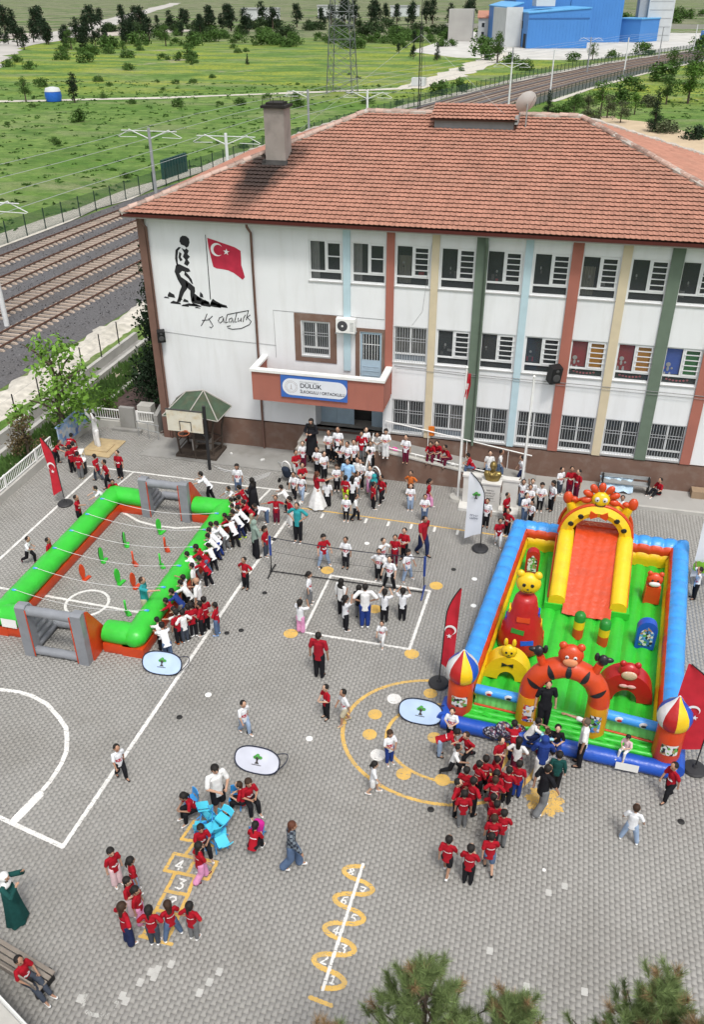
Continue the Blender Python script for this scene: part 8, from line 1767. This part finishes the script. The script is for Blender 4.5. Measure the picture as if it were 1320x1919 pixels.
# x, y, z, heading, height, pose, shirt, legs, hair, shoes, label
PEOPLE = [
 (-20.91,-3.62,0.0,-87,1.3,'lean','R','trousers:k','short:k','k',
  'child in red shirt behind the red feather flag at the left railing'),
 (-20.61,-2.99,0.0,7,1.3,'bend','R','trousers:k','short:k','k',
  'child in red shirt reaching farthest over the blue table by the railing'),
 (-19.72,-3.79,0.0,53,1.3,'lean','R','trousers:d','short:k','k',
  'child in red shirt second in line at the blue table by the railing'),
 (-19.79,-4.17,0.0,55,1.35,'hold','R','trousers:k','short:k','k',
  'child in red shirt standing with back to us beside the black bin'),
 (-19.14,-4.64,0.0,4,1.35,'stand','R','trousers:g','short:k','c',
  'nearest red-shirted child of the cluster at the blue table, seen from behind'),
 (-19.9,-1.7,0.0,146,1.72,'raise','w+','wide:w','short:k','w',
  'adult all in white raising arms to the face by the railing corner'),
 (-18.33,-4.59,0.0,79,1.3,'walk','R','trousers:d','short:k','k',
  'boy in red shirt striding left toward the blue table'),
 (-17.63,-5.03,0.0,134,1.35,'walk','R','trousers:k','short:k','k',
  'boy in red shirt walking in the middle of the three behind the green inflatable'),
 (-17.5,-4.17,0.0,177,1.35,'stand','R','trousers:k','short:k','k',
  'child in red shirt with white sling standing alone above the far white line'),
 (-16.81,-6.08,0.0,-146,1.3,'lean','R','trousers:k','short:k','k',
  'child in red shirt bending over the far left corner of the green inflatable'),
 (-16.83,-6.79,0.0,128,1.3,'lean','W','trousers:n','short:k','k',
  "child in white shirt bending forward beside the green inflatable's far left end"),
 (-17.33,-8.01,0.0,-84,1.35,'point','R','shorts:k','short:k','k',
  'boy in red shirt and black shorts holding an arm out beside the green tube'),
 (-17.76,-10.93,0.0,-93,1.25,'run','W','trousers:k','short:k','m',
  'small boy in white shirt running at the far left of the yard'),
 (-16.83,-10.94,0.0,-78,1.3,'stand','R','trousers:d','short:k','k',
  'child in red shirt leaning against the outside of the left green tube'),
 (-12.97,-5.07,0.0,97,1.45,'lean','W','trousers:k','short:k','k',
  'tall boy in white shirt leaning behind the orange side of the far goal'),
 (-12.05,-4.22,0.0,187,1.4,'stand','W','trousers:j','long:k','w',
  'girl in white shirt and jeans walking in front of the school apron'),
 (-10.86,-5.65,0.0,80,1.65,'hold','k+','robe:k','scarf:k','k',
  'woman in black headscarf and long black coat watching the football pitch'),
 (-11.69,-5.49,0.0,138,1.25,'lean','W','trousers:k','short:k','k',
  'child in white shirt leaning over the far right corner of the green inflatable'),
 (-11.14,-5.7,0.0,80,1.35,'lean','R','trousers:g','short:k','k',
  'farthest red-shirted child at the right green tube'),
 (-10.93,-6.4,0.0,76,1.3,'lean','R','trousers:k','short:k','k',
  'second farthest red-shirted child at the right green tube'),
 (-10.58,-6.65,0.0,100,1.35,'lean','R','trousers:c','short:k','w',
  'red-shirted child in tan trousers behind the white-shirted row at the green tube'),
 (-10.11,-6.23,0.0,127,1.3,'bend','W','trousers:j','short:k','w',
  'boy in white shirt bending down beside the woman in black'),
 (-11.18,-6.56,0.0,82,1.25,'lean','W','trousers:k','short:k','w',
  'white-shirted child with arms stretched on the far end of the right green tube'),
 (-11.03,-6.79,0.0,104,1.2,'lean','w','trousers:k','short:k','w',
  'small child in plain white squeezed near the far end of the right green tube'),
 (-10.62,-7.16,0.0,100,1.4,'lean','W','trousers:k','short:k','w',
  'tall white-shirted boy in black trousers with one leg stretched back at the green tube'),
 (-10.72,-7.52,0.0,84,1.35,'lean','W','trousers:n','short:k','y',
  'white-shirted boy with pale yellow shoe at the right green tube'),
 (-10.74,-8.12,0.0,58,1.35,'lean','W','trousers:k','short:k','k',
  'child in long white shirt standing behind the red shirt at the green tube'),
 (-10.96,-7.73,0.0,91,1.3,'lean','R','trousers:G','short:k','k',
  'only red-shirted child among the white row at the middle of the green tube'),
 (-10.98,-8.46,0.0,95,1.4,'lean','W','trousers:g','short:k','w',
  'white-shirted boy in grey trousers leaning far over the green tube'),
 (-11.25,-8.48,0.0,82,1.3,'lean','w','trousers:k','short:k','w',
  'white-shirted boy immediately left of the boy in grey trousers by the tube'),
 (-11.09,-8.9,0.0,102,1.4,'lean','W','trousers:B','short:k','k',
  'white-shirted boy in navy trousers stretching over the green tube'),
 (-11.06,-9.19,0.0,95,1.3,'lean','w','trousers:n','short:k','k',
  'white-shirted boy with both arms flat on the green tube above the small child'),
 (-10.97,-9.75,0.0,58,1.15,'lean','w','trousers:k','short:k','k',
  'small white-shirted child below the navy-trousered boy at the tube'),
 (-11.08,-10.11,0.0,101,1.45,'lean','R','trousers:j','short:k','w',
  'red-shirted boy in blue jeans leaning steeply with feet far back from the tube'),
 (-11.33,-10.52,0.0,84,1.3,'lean','W','trousers:g','short:k','w',
  'white-shirted boy leaning on the tube left of the red shirt in jeans'),
 (-10.78,-10.73,0.0,86,1.35,'lean','R','trousers:k','short:k','w',
  'red-shirted child in black trousers below the boy in jeans at the tube'),
 (-11.09,-11.28,0.0,102,1.35,'stand','w','trousers:k','short:k','k',
  'boy in plain white shirt standing upright above the bald man at the tube'),
 (-11.11,-12.0,0.0,83,1.35,'point','w','trousers:k','short:k','k',
  'white-shirted boy stretching an arm over the tube left of the bald man'),
 (-10.83,-12.21,0.0,85,1.35,'lean','w','trousers:k','short:k','k',
  'white-shirted boy beside the blue T-shirt boy at the tube'),
 (-10.33,-12.58,0.0,92,1.75,'half','w','trousers:k','bald:g','k',
  'bald man in white shirt watching behind the children at the tube'),
 (-10.92,-12.69,0.0,93,1.35,'lean','B','trousers:g','short:k','k',
  'boy in dark blue T-shirt leaning on the green tube'),
 (-10.98,-13.09,0.0,96,1.25,'lean','R','trousers:k','short:k','k',
  'red-shirted child pressed to the tube next to the dark blue T-shirt'),
 (-10.46,-13.66,0.0,78,1.35,'lean','w','trousers:k','short:k','k',
  'white-shirted boy bending with an arm over the tube, left of the red backs'),
 (-10.54,-13.87,0.0,54,1.4,'half','R','trousers:k','short:k','o',
  'red-shirted boy in orange shoes at the near end of the tube crowd'),
 (-10.38,-13.77,0.0,50,1.35,'hips','w','trousers:d','short:k','w',
  'white-shirted boy between two red shirts at the near end of the tube crowd'),
 (-10.32,-13.47,0.0,44,1.35,'stand','R','trousers:g','short:k','w',
  'red-shirted child half hidden behind his neighbour in the near tube crowd'),
 (-10.23,-13.43,0.0,33,1.4,'stand','R','trousers:k','short:k','w',
  'red-shirted boy with white back lettering, centre of the near tube crowd'),
 (-9.98,-13.3,0.0,103,1.4,'hold','R','trousers:k','short:k','w',
  'red-shirted boy with arms hanging, second from the right in the near tube crowd'),
 (-9.94,-13.04,0.0,55,1.4,'half','R','trousers:k','short:k','k',
  'tallest red-shirted boy at the rear of the near tube crowd'),
 (-9.5,-13.18,0.0,91,1.35,'hold','R','trousers:j','short:k','b',
  'red-shirted boy in jeans standing on the long white line beside the tube crowd'),
 (-10.92,-14.32,0.0,43,1.25,'lean','w','trousers:k','short:k','k',
  'white-shirted child with both arms over the near corner of the tube'),
 (-10.56,-14.7,0.0,42,1.4,'lean','W','trousers:j','short:k','w',
  'white-shirted boy in jeans nearest to the oval banner by the green inflatable'),
 (-12.11,-12.97,0.0,-80,1.75,'point','t','shorts:c','short:b','w',
  'man in green T-shirt and pale shorts standing inside the inflatable pitch'),
 (-9.46,-10.54,0.0,167,1.35,'hips','R','trousers:k','short:k','k',
  'boy in red crescent shirt standing alone on the long white line'),
 (-9.75,-8.63,0.0,-42,1.65,'hold','s+','wide:k','scarf:s','k',
  'woman in sage green headscarf and jacket by the left net post'),
 (-9.42,-8.45,0.0,-101,1.35,'stand','R','trousers:d','ponytail:k','w',
  'girl in red shirt standing right beside the left net post'),
 (-9.54,-5.21,0.0,83,1.3,'lean','w','trousers:k','short:k','k',
  'white-shirted child bending behind the red-shirted one with spread arms'),
 (-9.74,-6.15,0.0,189,1.3,'spread','R','trousers:m','short:k','w',
  'child in red shirt with both arms spread wide'),
 (-9.16,-6.2,0.0,131,1.35,'hips','R','wide:w','ponytail:k','w',
  'girl in red shirt and white trousers left of the man in teal'),
 (-8.52,-7.23,0.0,176,1.75,'hips','t','trousers:k','short:k','w',
  'man in teal shirt and black trousers behind the net'),
 (-9.34,-2.31,1.19,173,1.68,'hold','k+','robe:k','scarf:k','k',
  'woman in full black robe standing left of the school entrance'),
 (-9.48,-1.97,0.68,169,1.4,'hips','R','trousers:k','short:k','k',
  'red-shirted child in front of the woman in black on the entrance landing'),
 (-9.74,-2.35,0.51,190,1.3,'half','W','trousers:m','short:k','w',
  'white-shirted child at the upper left edge of the entrance steps'),
 (-9.89,-2.91,0.34,-137,1.3,'hold','R','leggings:w','short:k','w',
  'red-shirted child with white crescent at the left edge of the steps'),
 (-9.47,-3.42,0.0,-143,1.35,'hold','R','trousers:k','short:k','k',
  'red-shirted child directly behind the pair in white left of the steps'),
 (-9.61,-4.13,0.0,180,1.3,'walk','W','trousers:k','short:k','w',
  'left child of the white-shirted pair walking from the steps'),
 (-9.27,-4.19,0.0,176,1.3,'walk','W','trousers:l','short:k','w',
  'right child of the walking white pair, in light jeans'),
 (-8.51,-4.56,0.0,-55,1.65,'point','r','skirt:w','long:r','k',
  'woman in dark red top and long white skirt before the steps'),
 (-8.11,-4.44,0.0,12,1.3,'stand','W','wide:k','ponytail:k','w',
  'girl in white shirt facing the woman in the white skirt'),
 (-9.06,-2.51,0.34,175,1.35,'hold','W','trousers:k','short:k','k',
  'left of two white-shirted children standing side by side on the bare left steps'),
 (-8.68,-2.83,0.34,-140,1.35,'half','W','trousers:k','short:k','k',
  'right of two white-shirted children side by side on the bare left steps'),
 (-8.67,-2.03,0.85,184,1.45,'hold','W','trousers:k','short:k','k',
  'tall white-shirted boy in black trousers at top of steps before the left door'),
 (-8.38,-2.06,0.85,194,1.3,'stand','W','trousers:k','short:k','k',
  'white-shirted child just right of the tall boy at the top of the steps'),
 (-8.19,-2.32,1.19,186,1.45,'stand','W','trousers:k','short:k','k',
  'rearmost white-shirted boy against the pale blue door panel'),
 (-8.09,-2.31,0.68,194,1.35,'hold','W','trousers:k','short:k','k',
  'white-shirted child third row centre-left on the entrance steps'),
 (-7.74,-2.49,0.68,167,1.4,'half','W','trousers:k','short:k','k',
  'white-shirted boy with large red crescent above the man in light blue'),
 (-7.53,-2.23,0.68,189,1.4,'half','W','trousers:k','short:k','k',
  'white-shirted boy left of the big red shirt near the dark doorway'),
 (-7.25,-1.97,0.85,184,1.5,'stand','R','trousers:g','short:k','k',
  'stout boy in red shirt in front of the dark doorway'),
 (-7.09,-1.9,1.19,-147,1.35,'stand','W','trousers:k','short:k','k',
  'white-shirted child peeking from the doorway behind the stout red boy'),
 (-6.72,-1.35,1.2,192,1.3,'slump','w','trousers:w','short:k','w',
  'white-shirted child sitting by pink bags at the top of the ramp'),
 (-6.24,-1.84,1.18,188,1.35,'hold','W','wide:w','long:k','w',
  'long-haired girl in white standing by pink bags on the ramp'),
 (-6.85,-2.02,0.68,189,1.3,'half','W','trousers:k','short:k','k',
  'white-shirted child right of the doorway at the stair railing'),
 (-6.84,-2.3,0.51,103,1.2,'stand','W','trousers:k','short:k','k',
  'small white-shirted child descending along the stair railing'),
 (-7.19,-3.01,0.34,184,1.35,'stand','w','trousers:k','short:k','k',
  'white-shirted child right behind the man in light blue'),
 (-7.06,-2.94,0.17,169,1.4,'half','W','trousers:k','short:k','k',
  'white-shirted boy in black trousers right of the man in light blue'),
 (-7.49,-3.42,0,176,1.78,'stand','D','trousers:k','short:k','k',
  'stout man in light blue shirt at the middle of the steps'),
 (-7.99,-3.35,0.17,190,1.25,'hold','W','trousers:k','long:b','w',
  'white-shirted girl sitting close on the left of the man in light blue'),
 (-7.46,-3.97,0.0,-10,1.3,'stand','R','leggings:y','short:k','y',
  'child in red shirt and neon yellow socks before the man in light blue'),
 (-7.17,-3.95,0.0,13,1.3,'stand','W','wide:k','long:k','k',
  'long-haired girl in white and black standing at the foot of the steps'),
 (-7.08,-3.53,0.0,-122,1.3,'hips','W','trousers:g','short:k','w',
  'white-shirted child right of the long-haired girl at the foot of the steps'),
 (-6.6,-3.22,0.17,179,1.3,'half','W','wide:p','short:k','k',
  'white-shirted child in pink trousers low on the steps by the railing'),
 (-6.34,-3.61,0.0,-1,1.3,'stand','d+','wide:d','scarf:t','k',
  'child with teal hood half hidden behind the red shirts right of the steps'),
 (-6.24,-4.22,0.0,-56,1.3,'stand','R','trousers:k','short:k','w',
  'red-shirted child with back turned right of the steps'),
 (-6.0,-3.66,0.0,144,1.35,'walk','R','trousers:k','short:k','w',
  'red-shirted child with a white cast facing the other right of the steps'),
 (-7.09,-5.35,0.0,184,1.25,'stand','W','leggings:k','short:k','w',
  'white-shirted boy standing on the yellow line below the steps'),
 (-6.75,-5.23,0.0,-90,1.25,'walk','w','trousers:k','short:k','k',
  'white-shirted child walking right on the yellow line'),
 (-5.34,-2.03,1.1,171,1.35,'half','W','trousers:m','short:k','k',
  'white-shirted boy standing beside the yellow bag on the ramp'),
 (-4.38,-1.29,0.95,180,1.35,'slump','R','trousers:m','short:k','k',
  'left of three red-shirted children sitting on the ramp'),
 (-4.14,-1.1,0.9,180,1.4,'slump','R','trousers:m','short:k','k',
  'middle of three red-shirted children sitting on the ramp'),
 (-3.59,-1.32,0.85,136,1.35,'slump','R','trousers:m','short:k','k',
  'right of three red-shirted children sitting on the ramp'),
 (-2.55,-1.55,0.65,90,1.3,'slump','R','trousers:j','short:k','k',
  'red-shirted child in jeans sitting alone low on the ramp behind the flagpole'),
 (-4.93,-2.97,0.0,168,1.3,'hips','o','trousers:k','short:k','k',
  'boy in orange sweater before the brown ramp wall'),
 (-4.76,-3.93,0.0,185,1.25,'half','W','trousers:l','short:b','w',
  'child in an overlong white shirt in front of the boy in orange'),
 (-4.06,-4.64,0.0,187,1.25,'hold','W','trousers:j','short:k','w',
  'white-shirted boy standing between the pink-trousered girl and the red polo man'),
 (-4.1,-3.54,0.0,-94,1.35,'walk','R','wide:p','ponytail:k','w',
  'girl in red shirt and pink trousers walking before the ramp wall'),
 (-3.74,-7.03,0.0,-129,1.75,'walk','r','trousers:n','short:k','k',
  'man in red polo shirt and jeans walking on the right of the net'),
 (-1.91,-1.1,0.3,189,1.35,'stand','w','trousers:l','short:k','w',
  'child in white behind the left shoulder of the golden bust'),
 (-1.5,-0.69,0.2,-97,1.35,'walk','w','trousers:j','short:k','k',
  'child in white behind the right shoulder of the golden bust'),
 (-0.56,-0.82,0.14,103,1.3,'walk','W','trousers:n','short:k','k',
  'white-shirted child walking behind the right flagpole'),
 (-0.38,-2.72,0.0,186,1.35,'raise','W','trousers:j','short:k','w',
  'white-shirted child gripping the right flagpole'),
 (-0.03,-2.5,0.0,184,1.3,'half','W','trousers:k','short:k','w',
  'white-shirted child at the rear of the group right of the flagpole'),
 (-0.09,-3.01,0.0,182,1.3,'hold','W','trousers:k','short:k','w',
  'white-shirted child with folded arms in the middle of the flagpole group'),
 (0.36,-2.82,0.0,179,1.35,'hold','W','leggings:k','ponytail:k','w',
  'white-shirted girl in black leggings and white shoes of the flagpole group'),
 (0.8,-2.64,0.0,130,1.4,'stand','W','trousers:k','long:k','k',
  'white-shirted long-haired girl in black trousers, rightmost of the flagpole group'),
 (-0.2,-3.78,0.0,-141,1.35,'hold','W','trousers:j','short:k','w',
  'child in jeans with crossed arms, front of the flagpole group'),
 (0.06,-3.92,0.0,144,1.1,'stand','W','trousers:k','short:k','k',
  'smallest child at the front of the flagpole group'),
 (1.07,-1.49,0.14,-139,1.3,'half','W','trousers:d','short:k','w',
  'white-shirted child left of the two in red by the brown wall'),
 (1.47,-1.44,0.14,187,1.35,'half','R','trousers:m','short:k','w',
  'left of two red-shirted children by the brown wall'),
 (1.76,-1.62,0.14,131,1.35,'half','R','trousers:m','short:k','w',
  'right of two red-shirted children by the brown wall'),
 (-0.93,-3.86,0.0,-125,1.3,'stand','R','trousers:k','short:k','w',
  'red-shirted boy before the white monument slab'),
 (-0.78,-4.95,0.0,148,1.25,'hips','R','trousers:k','short:k','w',
  'red-shirted child half hidden at the far left corner of the bouncy castle'),
 (-1.04,-5.8,0.0,193,1.3,'walk','R','leggings:w','short:k','w',
  "red-shirted child crouching beside the castle's blue left wall"),
 (-1.89,-4.13,0.0,181,1.3,'stand','R','trousers:k','short:k','k',
  'red-shirted child mostly hidden behind the white feather flag'),
 (-1.64,-4.49,0.0,172,1.3,'stand','W','trousers:k','short:k','k',
  'white-shirted boy in black trousers beside the white feather flag'),
 (5.11,-0.52,0.14,131,1.3,'ground','R','trousers:k','short:k','w',
  'red-shirted child sitting alone against the brown wall at far right'),
 (3.46,-3.04,0.0,174,1.3,'hips','w','trousers:k','short:k','k',
  'dark-haired child in white behind the orange hand of the slide arch'),
 (2.57,-2.6,0.0,186,1.3,'hold','w','trousers:k','short:k','k',
  'child standing behind the sunflower head of the slide'),
 (5.89,-7.51,0.0,96,1.35,'raise','W','trousers:k','short:k','k',
  'white-shirted boy at the right picture edge beside the castle'),
 (-7.14,-8.57,0.0,-144,1.4,'wide','R','trousers:l','ponytail:k','w',
  'girl in red shirt and light jeans playing at the net'),
 (-6.33,-8.48,0.0,174,1.35,'half','W','trousers:k','short:k','k',
  'white-shirted child waiting behind the middle of the net'),
 (-5.0,-8.24,0.0,-134,1.35,'up','W','trousers:k','short:k','k',
  'white-shirted child with raised arms at the back of the net group'),
 (-4.62,-7.93,0.0,186,1.35,'stand','R','leggings:m','short:k','k',
  'red-shirted child left in the group at the right of the net'),
 (-4.36,-7.47,0.0,171,1.4,'hold','R','trousers:k','short:k','k',
  'tallest red-shirted child at the back of the net group'),
 (-5.0,-8.94,0.0,183,1.35,'hips','W','trousers:k','short:k','w',
  'white-shirted child leftmost of the net group'),
 (-4.52,-9.38,0.0,171,1.4,'wide','W','trousers:k','short:k','w',
  'white-shirted child with legs apart directly behind the net'),
 (-4.0,-8.74,0.0,-128,1.35,'wide','W','trousers:l','ponytail:k','w',
  'white-shirted girl in pale jeans stepping sideways at the right of the net'),
 (-7.03,-10.86,0.0,-86,1.35,'stand','W','wide:g','ponytail:k','w',
  'ponytailed girl in white and grey trousers at the left corner of the volleyball square'),
 (-6.88,-12.42,0.0,-13,1.35,'up','W','wide:p','ponytail:k','w',
  'girl in white and pink trousers taking a photo at the yellow dot'),
 (-5.81,-11.22,0.0,-32,1.5,'stand','w+','trousers:k','scarf:k','k',
  'girl in black headscarf and white top facing the net'),
 (-5.47,-11.99,0.0,-54,1.45,'raise','W','trousers:k','long:k','w',
  'long-haired girl in white reaching up toward the ball'),
 (-5.2,-11.22,0.0,-11,1.35,'stand','k','trousers:g','long:k','k',
  'girl partly hidden between the players and the man in white'),
 (-4.88,-11.68,0.0,13,1.78,'hips','w','trousers:B','short:k','w',
  'man in white shirt and navy tracksuit trousers facing the net'),
 (-4.32,-11.23,0.0,0,1.35,'up','W','trousers:k','ponytail:k','k',
  'girl in white with long braid right of the man in navy trousers'),
 (-3.75,-11.03,0.0,1,1.35,'up','W','trousers:k','ponytail:k','k',
  'girl in white nearest to the right net post'),
 (-4.14,-12.48,0.0,178,1.05,'walk','W','leggings:w','short:b','w',
  'toddler in white on the lower line of the volleyball square'),
 (-5.71,-14.36,0.0,-3,1.76,'stand','r','trousers:k','short:k','k',
  'man in red T-shirt and black trousers seen from behind mid-yard'),
 (-5.04,-15.98,0.0,138,1.3,'hold','R','trousers:k','short:k','k',
  'red-shirted boy walking with a white-shirted one left of the yellow ring'),
 (-4.47,-16.08,0.0,128,1.35,'walk','W','shorts:c','short:k','c',
  'white-shirted boy in shorts on the edge of the yellow ring'),
 (-7.15,-17.11,0.0,-124,1.3,'walk','W','trousers:l','short:k','w',
  'boy in white shirt and pale jeans walking alone mid-yard'),
 (-2.93,-17.23,0.0,-139,1.25,'hold','W','trousers:B','long:b','w',
  'girl in white shirt and blue trousers inside the yellow ring'),
 (-3.14,-18.34,0.0,-77,1.2,'walk','W','shorts:w','ponytail:k','w',
  'girl in white with bare legs walking on the yellow ring'),
 (-9.83,-19.41,0.0,-125,1.3,'walk','W','trousers:k','short:k','k',
  'white-shirted boy alone on the lower part of the long white line'),
 (-6.83,-19.9,0.0,-130,1.8,'hold','w','shorts:k','cap:k','k',
  'man in white T-shirt, black trousers and cap above the blue chairs'),
 (-7.39,-20.13,0.0,136,1.35,'slump','R','trousers:k','ponytail:k','w',
  'girl in red seated on a blue chair, leftmost of the chair group'),
 (-6.27,-19.65,0.0,103,1.3,'sit','R','leggings:k','short:b','k',
  'child in red seated left on the chair under the oval banner'),
 (-6.15,-19.54,0.0,-134,1.4,'sit','R','trousers:k','long:b','w',
  'girl in red sharing the chair with one leg stretched out'),
 (-5.58,-20.89,0.0,-6,1.25,'slump','R','trousers:k','ponytail:k','w',
  'child in red with magenta jacket curled on the chair at the right'),
 (-6.82,-21.06,0.0,-141,1.3,'sit','R','trousers:k','ponytail:k','w',
  'girl in red seated in front of the stacked blue chairs'),
 (-6.55,-21.81,0.0,-45,1.35,'walk','R','wide:p','long:k','m',
  'girl in red shirt and pink trousers hopping on the hopscotch'),
 (-4.55,-20.98,0.0,-77,1.66,'walk','q+','wide:j','long:r','w',
  'woman in dark checked shirt and wide jeans walking right'),
 (-8.46,-22.37,0.0,-122,1.3,'stand','R','wide:h','ponytail:k','w',
  'girl in red with pale pink trousers, top left of the hopscotch queue'),
 (-7.91,-22.49,0.0,-47,1.3,'stand','R','trousers:l','ponytail:k','w',
  'girl in red and pale jeans, second of the hopscotch queue'),
 (-7.75,-22.98,0.0,-91,1.3,'half','R','wide:h','long:k','w',
  'girl in red with long dark hair in the middle of the hopscotch queue'),
 (-7.47,-23.15,0.0,-87,1.3,'stand','R','wide:p','ponytail:k','w',
  'girl in red with pink trousers in the middle of the hopscotch queue'),
 (-7.51,-23.67,0.0,-32,1.45,'hips','R','wide:n','long:b','w',
  'girl with brown hair, red shirt and wide navy trousers lower left of the hopscotch'),
 (-6.95,-23.55,0.0,13,1.35,'hips','R','trousers:d','ponytail:k','w',
  'girl in red with a white hair bow at the start of the hopscotch'),
 (-6.62,-23.31,0.0,48,1.3,'wide','R','trousers:j','long:b','w',
  'girl in a long red shirt with brown hair right of the white hair bow'),
 (-6.15,-23.23,0.0,-4,1.3,'hips','R','trousers:g','ponytail:k','w',
  'girl in red and grey flared trousers, rightmost of the hopscotch girls'),
 (-10.26,-23.74,0.0,-79,1.65,'up','G+','robe:G','scarf:w','w',
  'woman in dark green dress and white headscarf at the left edge'),
 (-9.09,-25.12,0.05,-104,1.35,'recline','R','trousers:d','short:k','w',
  'boy in red reclining on the wooden bench in the lower left corner'),
 (-1.4,-16.22,0.25,175,1.2,'hold','W','trousers:k','short:b','k',
  "white-shirted boy on the castle's blue front edge at the left"),
 (-1.65,-16.65,0.0,-78,1.3,'bend','R','trousers:l','short:k','k',
  'red-shirted child bent double at the left front of the castle'),
 (-0.85,-16.76,0.0,136,1.3,'run','R','trousers:k','short:b','w',
  "red-shirted boy running beside the castle's blue front"),
 (-1.19,-17.27,0.0,-95,1.25,'run','w','trousers:k','short:k','k',
  'white-shirted boy running across the inner yellow ring'),
 (-0.02,-16.87,0.0,-137,1.35,'half','R','trousers:m','short:k','w',
  'red-shirted child directly in front of the heap of jackets'),
 (0.35,-16.44,0.1,13,1.3,'lean','R','trousers:n','short:k','k',
  'red-shirted child climbing on the blue edge left of the arch'),
 (0.45,-16.79,0.0,-6,1.35,'hips','w','wide:m','long:k','k',
  'girl in white top and maroon trousers in front of the castle'),
 (0.7,-15.89,0.35,-77,1.3,'crouch','w','trousers:n','short:k','k',
  'boy in white shirt crawling onto the castle under the arch'),
 (1.43,-16.07,0.3,177,1.35,'sit','k','trousers:B','short:k','k',
  'boy in black T-shirt sitting on the blue edge of the castle'),
 (1.04,-16.48,0.3,-32,1.1,'lean','e','trousers:k','short:b','w',
  'child in pale blue behind the woman in the blue headscarf'),
 (1.1,-16.9,0.0,3,1.65,'hold','B+','wide:w','scarf:B','w',
  'woman in blue headscarf and white trousers at the castle entrance'),
 (1.34,-16.82,0.0,-38,1.2,'stand','w','trousers:k','short:k','k',
  'child in cream shirt between the blue headscarf and the dark green jacket'),
 (1.5,-17.08,0.0,0,1.4,'stand','G+','trousers:k','short:k','k',
  'person in dark green jacket with backpack before the castle'),
 (1.17,-17.94,0.0,-47,1.72,'walk','k','wide:g','short:k','w',
  'man in black T-shirt and grey trousers standing on the painted sun'),
 (1.05,-15.28,0.38,192,1.75,'stand','k','trousers:k','short:k','k',
  'attendant all in black standing under the tiger arch'),
 (2.13,-16.1,0.0,85,1.75,'point','w','trousers:k','short:g','k',
  'grey-haired man in white shirt in front of the castle arch'),
 (3.31,-15.76,0.32,147,1.0,'sit','h','leggings:w','cap:k','w',
  "toddler in pink with dark cap sitting on the castle's front edge"),
 (4.38,-16.75,0.0,125,1.4,'walk','R','trousers:k','short:k','k',
  "red-shirted boy with folded arms walking at the castle's front right corner"),
 (3.36,-18.32,0.0,-13,1.35,'wide','W','trousers:l','short:b','w',
  'white-shirted boy in pale jeans seen from behind at the lower right'),
 (-0.33,-17.61,0.0,-7,1.35,'hips','R','trousers:k','short:k','k',
  "red-shirted boy in black trousers standing free at the back of the queue's left half"),
 (-0.48,-17.78,0.0,-37,1.3,'hold','R','trousers:k','short:k','k',
  'red-shirted boy left of the free-standing one in the queue'),
 (-0.04,-17.52,0.0,-59,1.3,'half','R','trousers:m','short:k','k',
  'red-shirted child below the print-chested one in the queue'),
 (-0.77,-18.1,0.0,-7,1.35,'stand','R','trousers:k','short:k','k',
  'red-shirted child holding something white, left part of the queue'),
 (-0.56,-18.44,0.0,-37,1.4,'hips','R','trousers:k','short:k','k',
  'red-shirted boy with long lettering in the middle of the left cluster'),
 (-0.94,-18.54,0.0,-97,1.35,'hips','R','trousers:k','short:k','k',
  'leftmost red-shirted boy of the left cluster of the queue'),
 (-0.73,-18.85,0.0,10,1.35,'stand','R','trousers:g','short:k','g',
  'nearest red-shirted boy of the left cluster, grey trousers'),
 (-0.02,-17.98,0.0,-6,1.3,'stand','R','trousers:m','short:k','k',
  'upper of two red-shirted children in the tight middle of the queue'),
 (-0.03,-18.21,0.0,1,1.3,'hips','R','trousers:m','short:b','k',
  'lower of two red-shirted children in the tight middle of the queue'),
 (0.28,-17.85,0.0,-14,1.35,'hold','R','trousers:k','short:k','k',
  "red-shirted boy left of the one in blue jeans at the queue's right side"),
 (0.52,-17.58,0.0,-6,1.35,'stand','R','trousers:B','short:k','k',
  'red-shirted boy in blue jeans at the right edge of the queue'),
 (-0.02,-18.75,0.0,-44,1.3,'hips','R','trousers:k','short:k','k',
  'red-shirted boy with bent elbow at the top of the lower queue'),
 (0.08,-18.95,0.0,3,1.3,'half','R','trousers:m','short:k','k',
  'red-shirted child second from the top of the lower queue'),
 (0.27,-19.21,0.0,-1,1.35,'hold','R','trousers:g','short:k','k',
  'red-shirted child sticking out at the right of the lower queue'),
 (0.06,-19.42,0.0,5,1.35,'half','R','trousers:k','short:b','k',
  'red-shirted child third in the lower queue with white lettering'),
 (0.05,-19.97,0.0,9,1.35,'walk','R','shorts:j','short:k','k',
  'red-shirted boy in denim shorts at the very end of the queue'),
 (-0.92,-20.29,0.0,-10,1.35,'walk','R','shorts:k','short:k','w',
  "red-shirted boy in black shorts standing apart left of the queue's end"),
 (-0.39,-20.42,0.0,-7,1.4,'hold','R','trousers:k','short:k','k',
  'red-shirted boy in black trousers nearest to us below the queue'),
]
for i_, (x, y, z, hd, H, ps, sh, lg, hr, so_, lab) in enumerate(PEOPLE):
    person(x, y, z+(.004 if z < .01 else 0), math.radians(hd), H, ps, H < 1.5, sh, lg, hr, so_, lab, 'schoolchildren and grown-ups in the yard', skin=(i_*7) % 4)
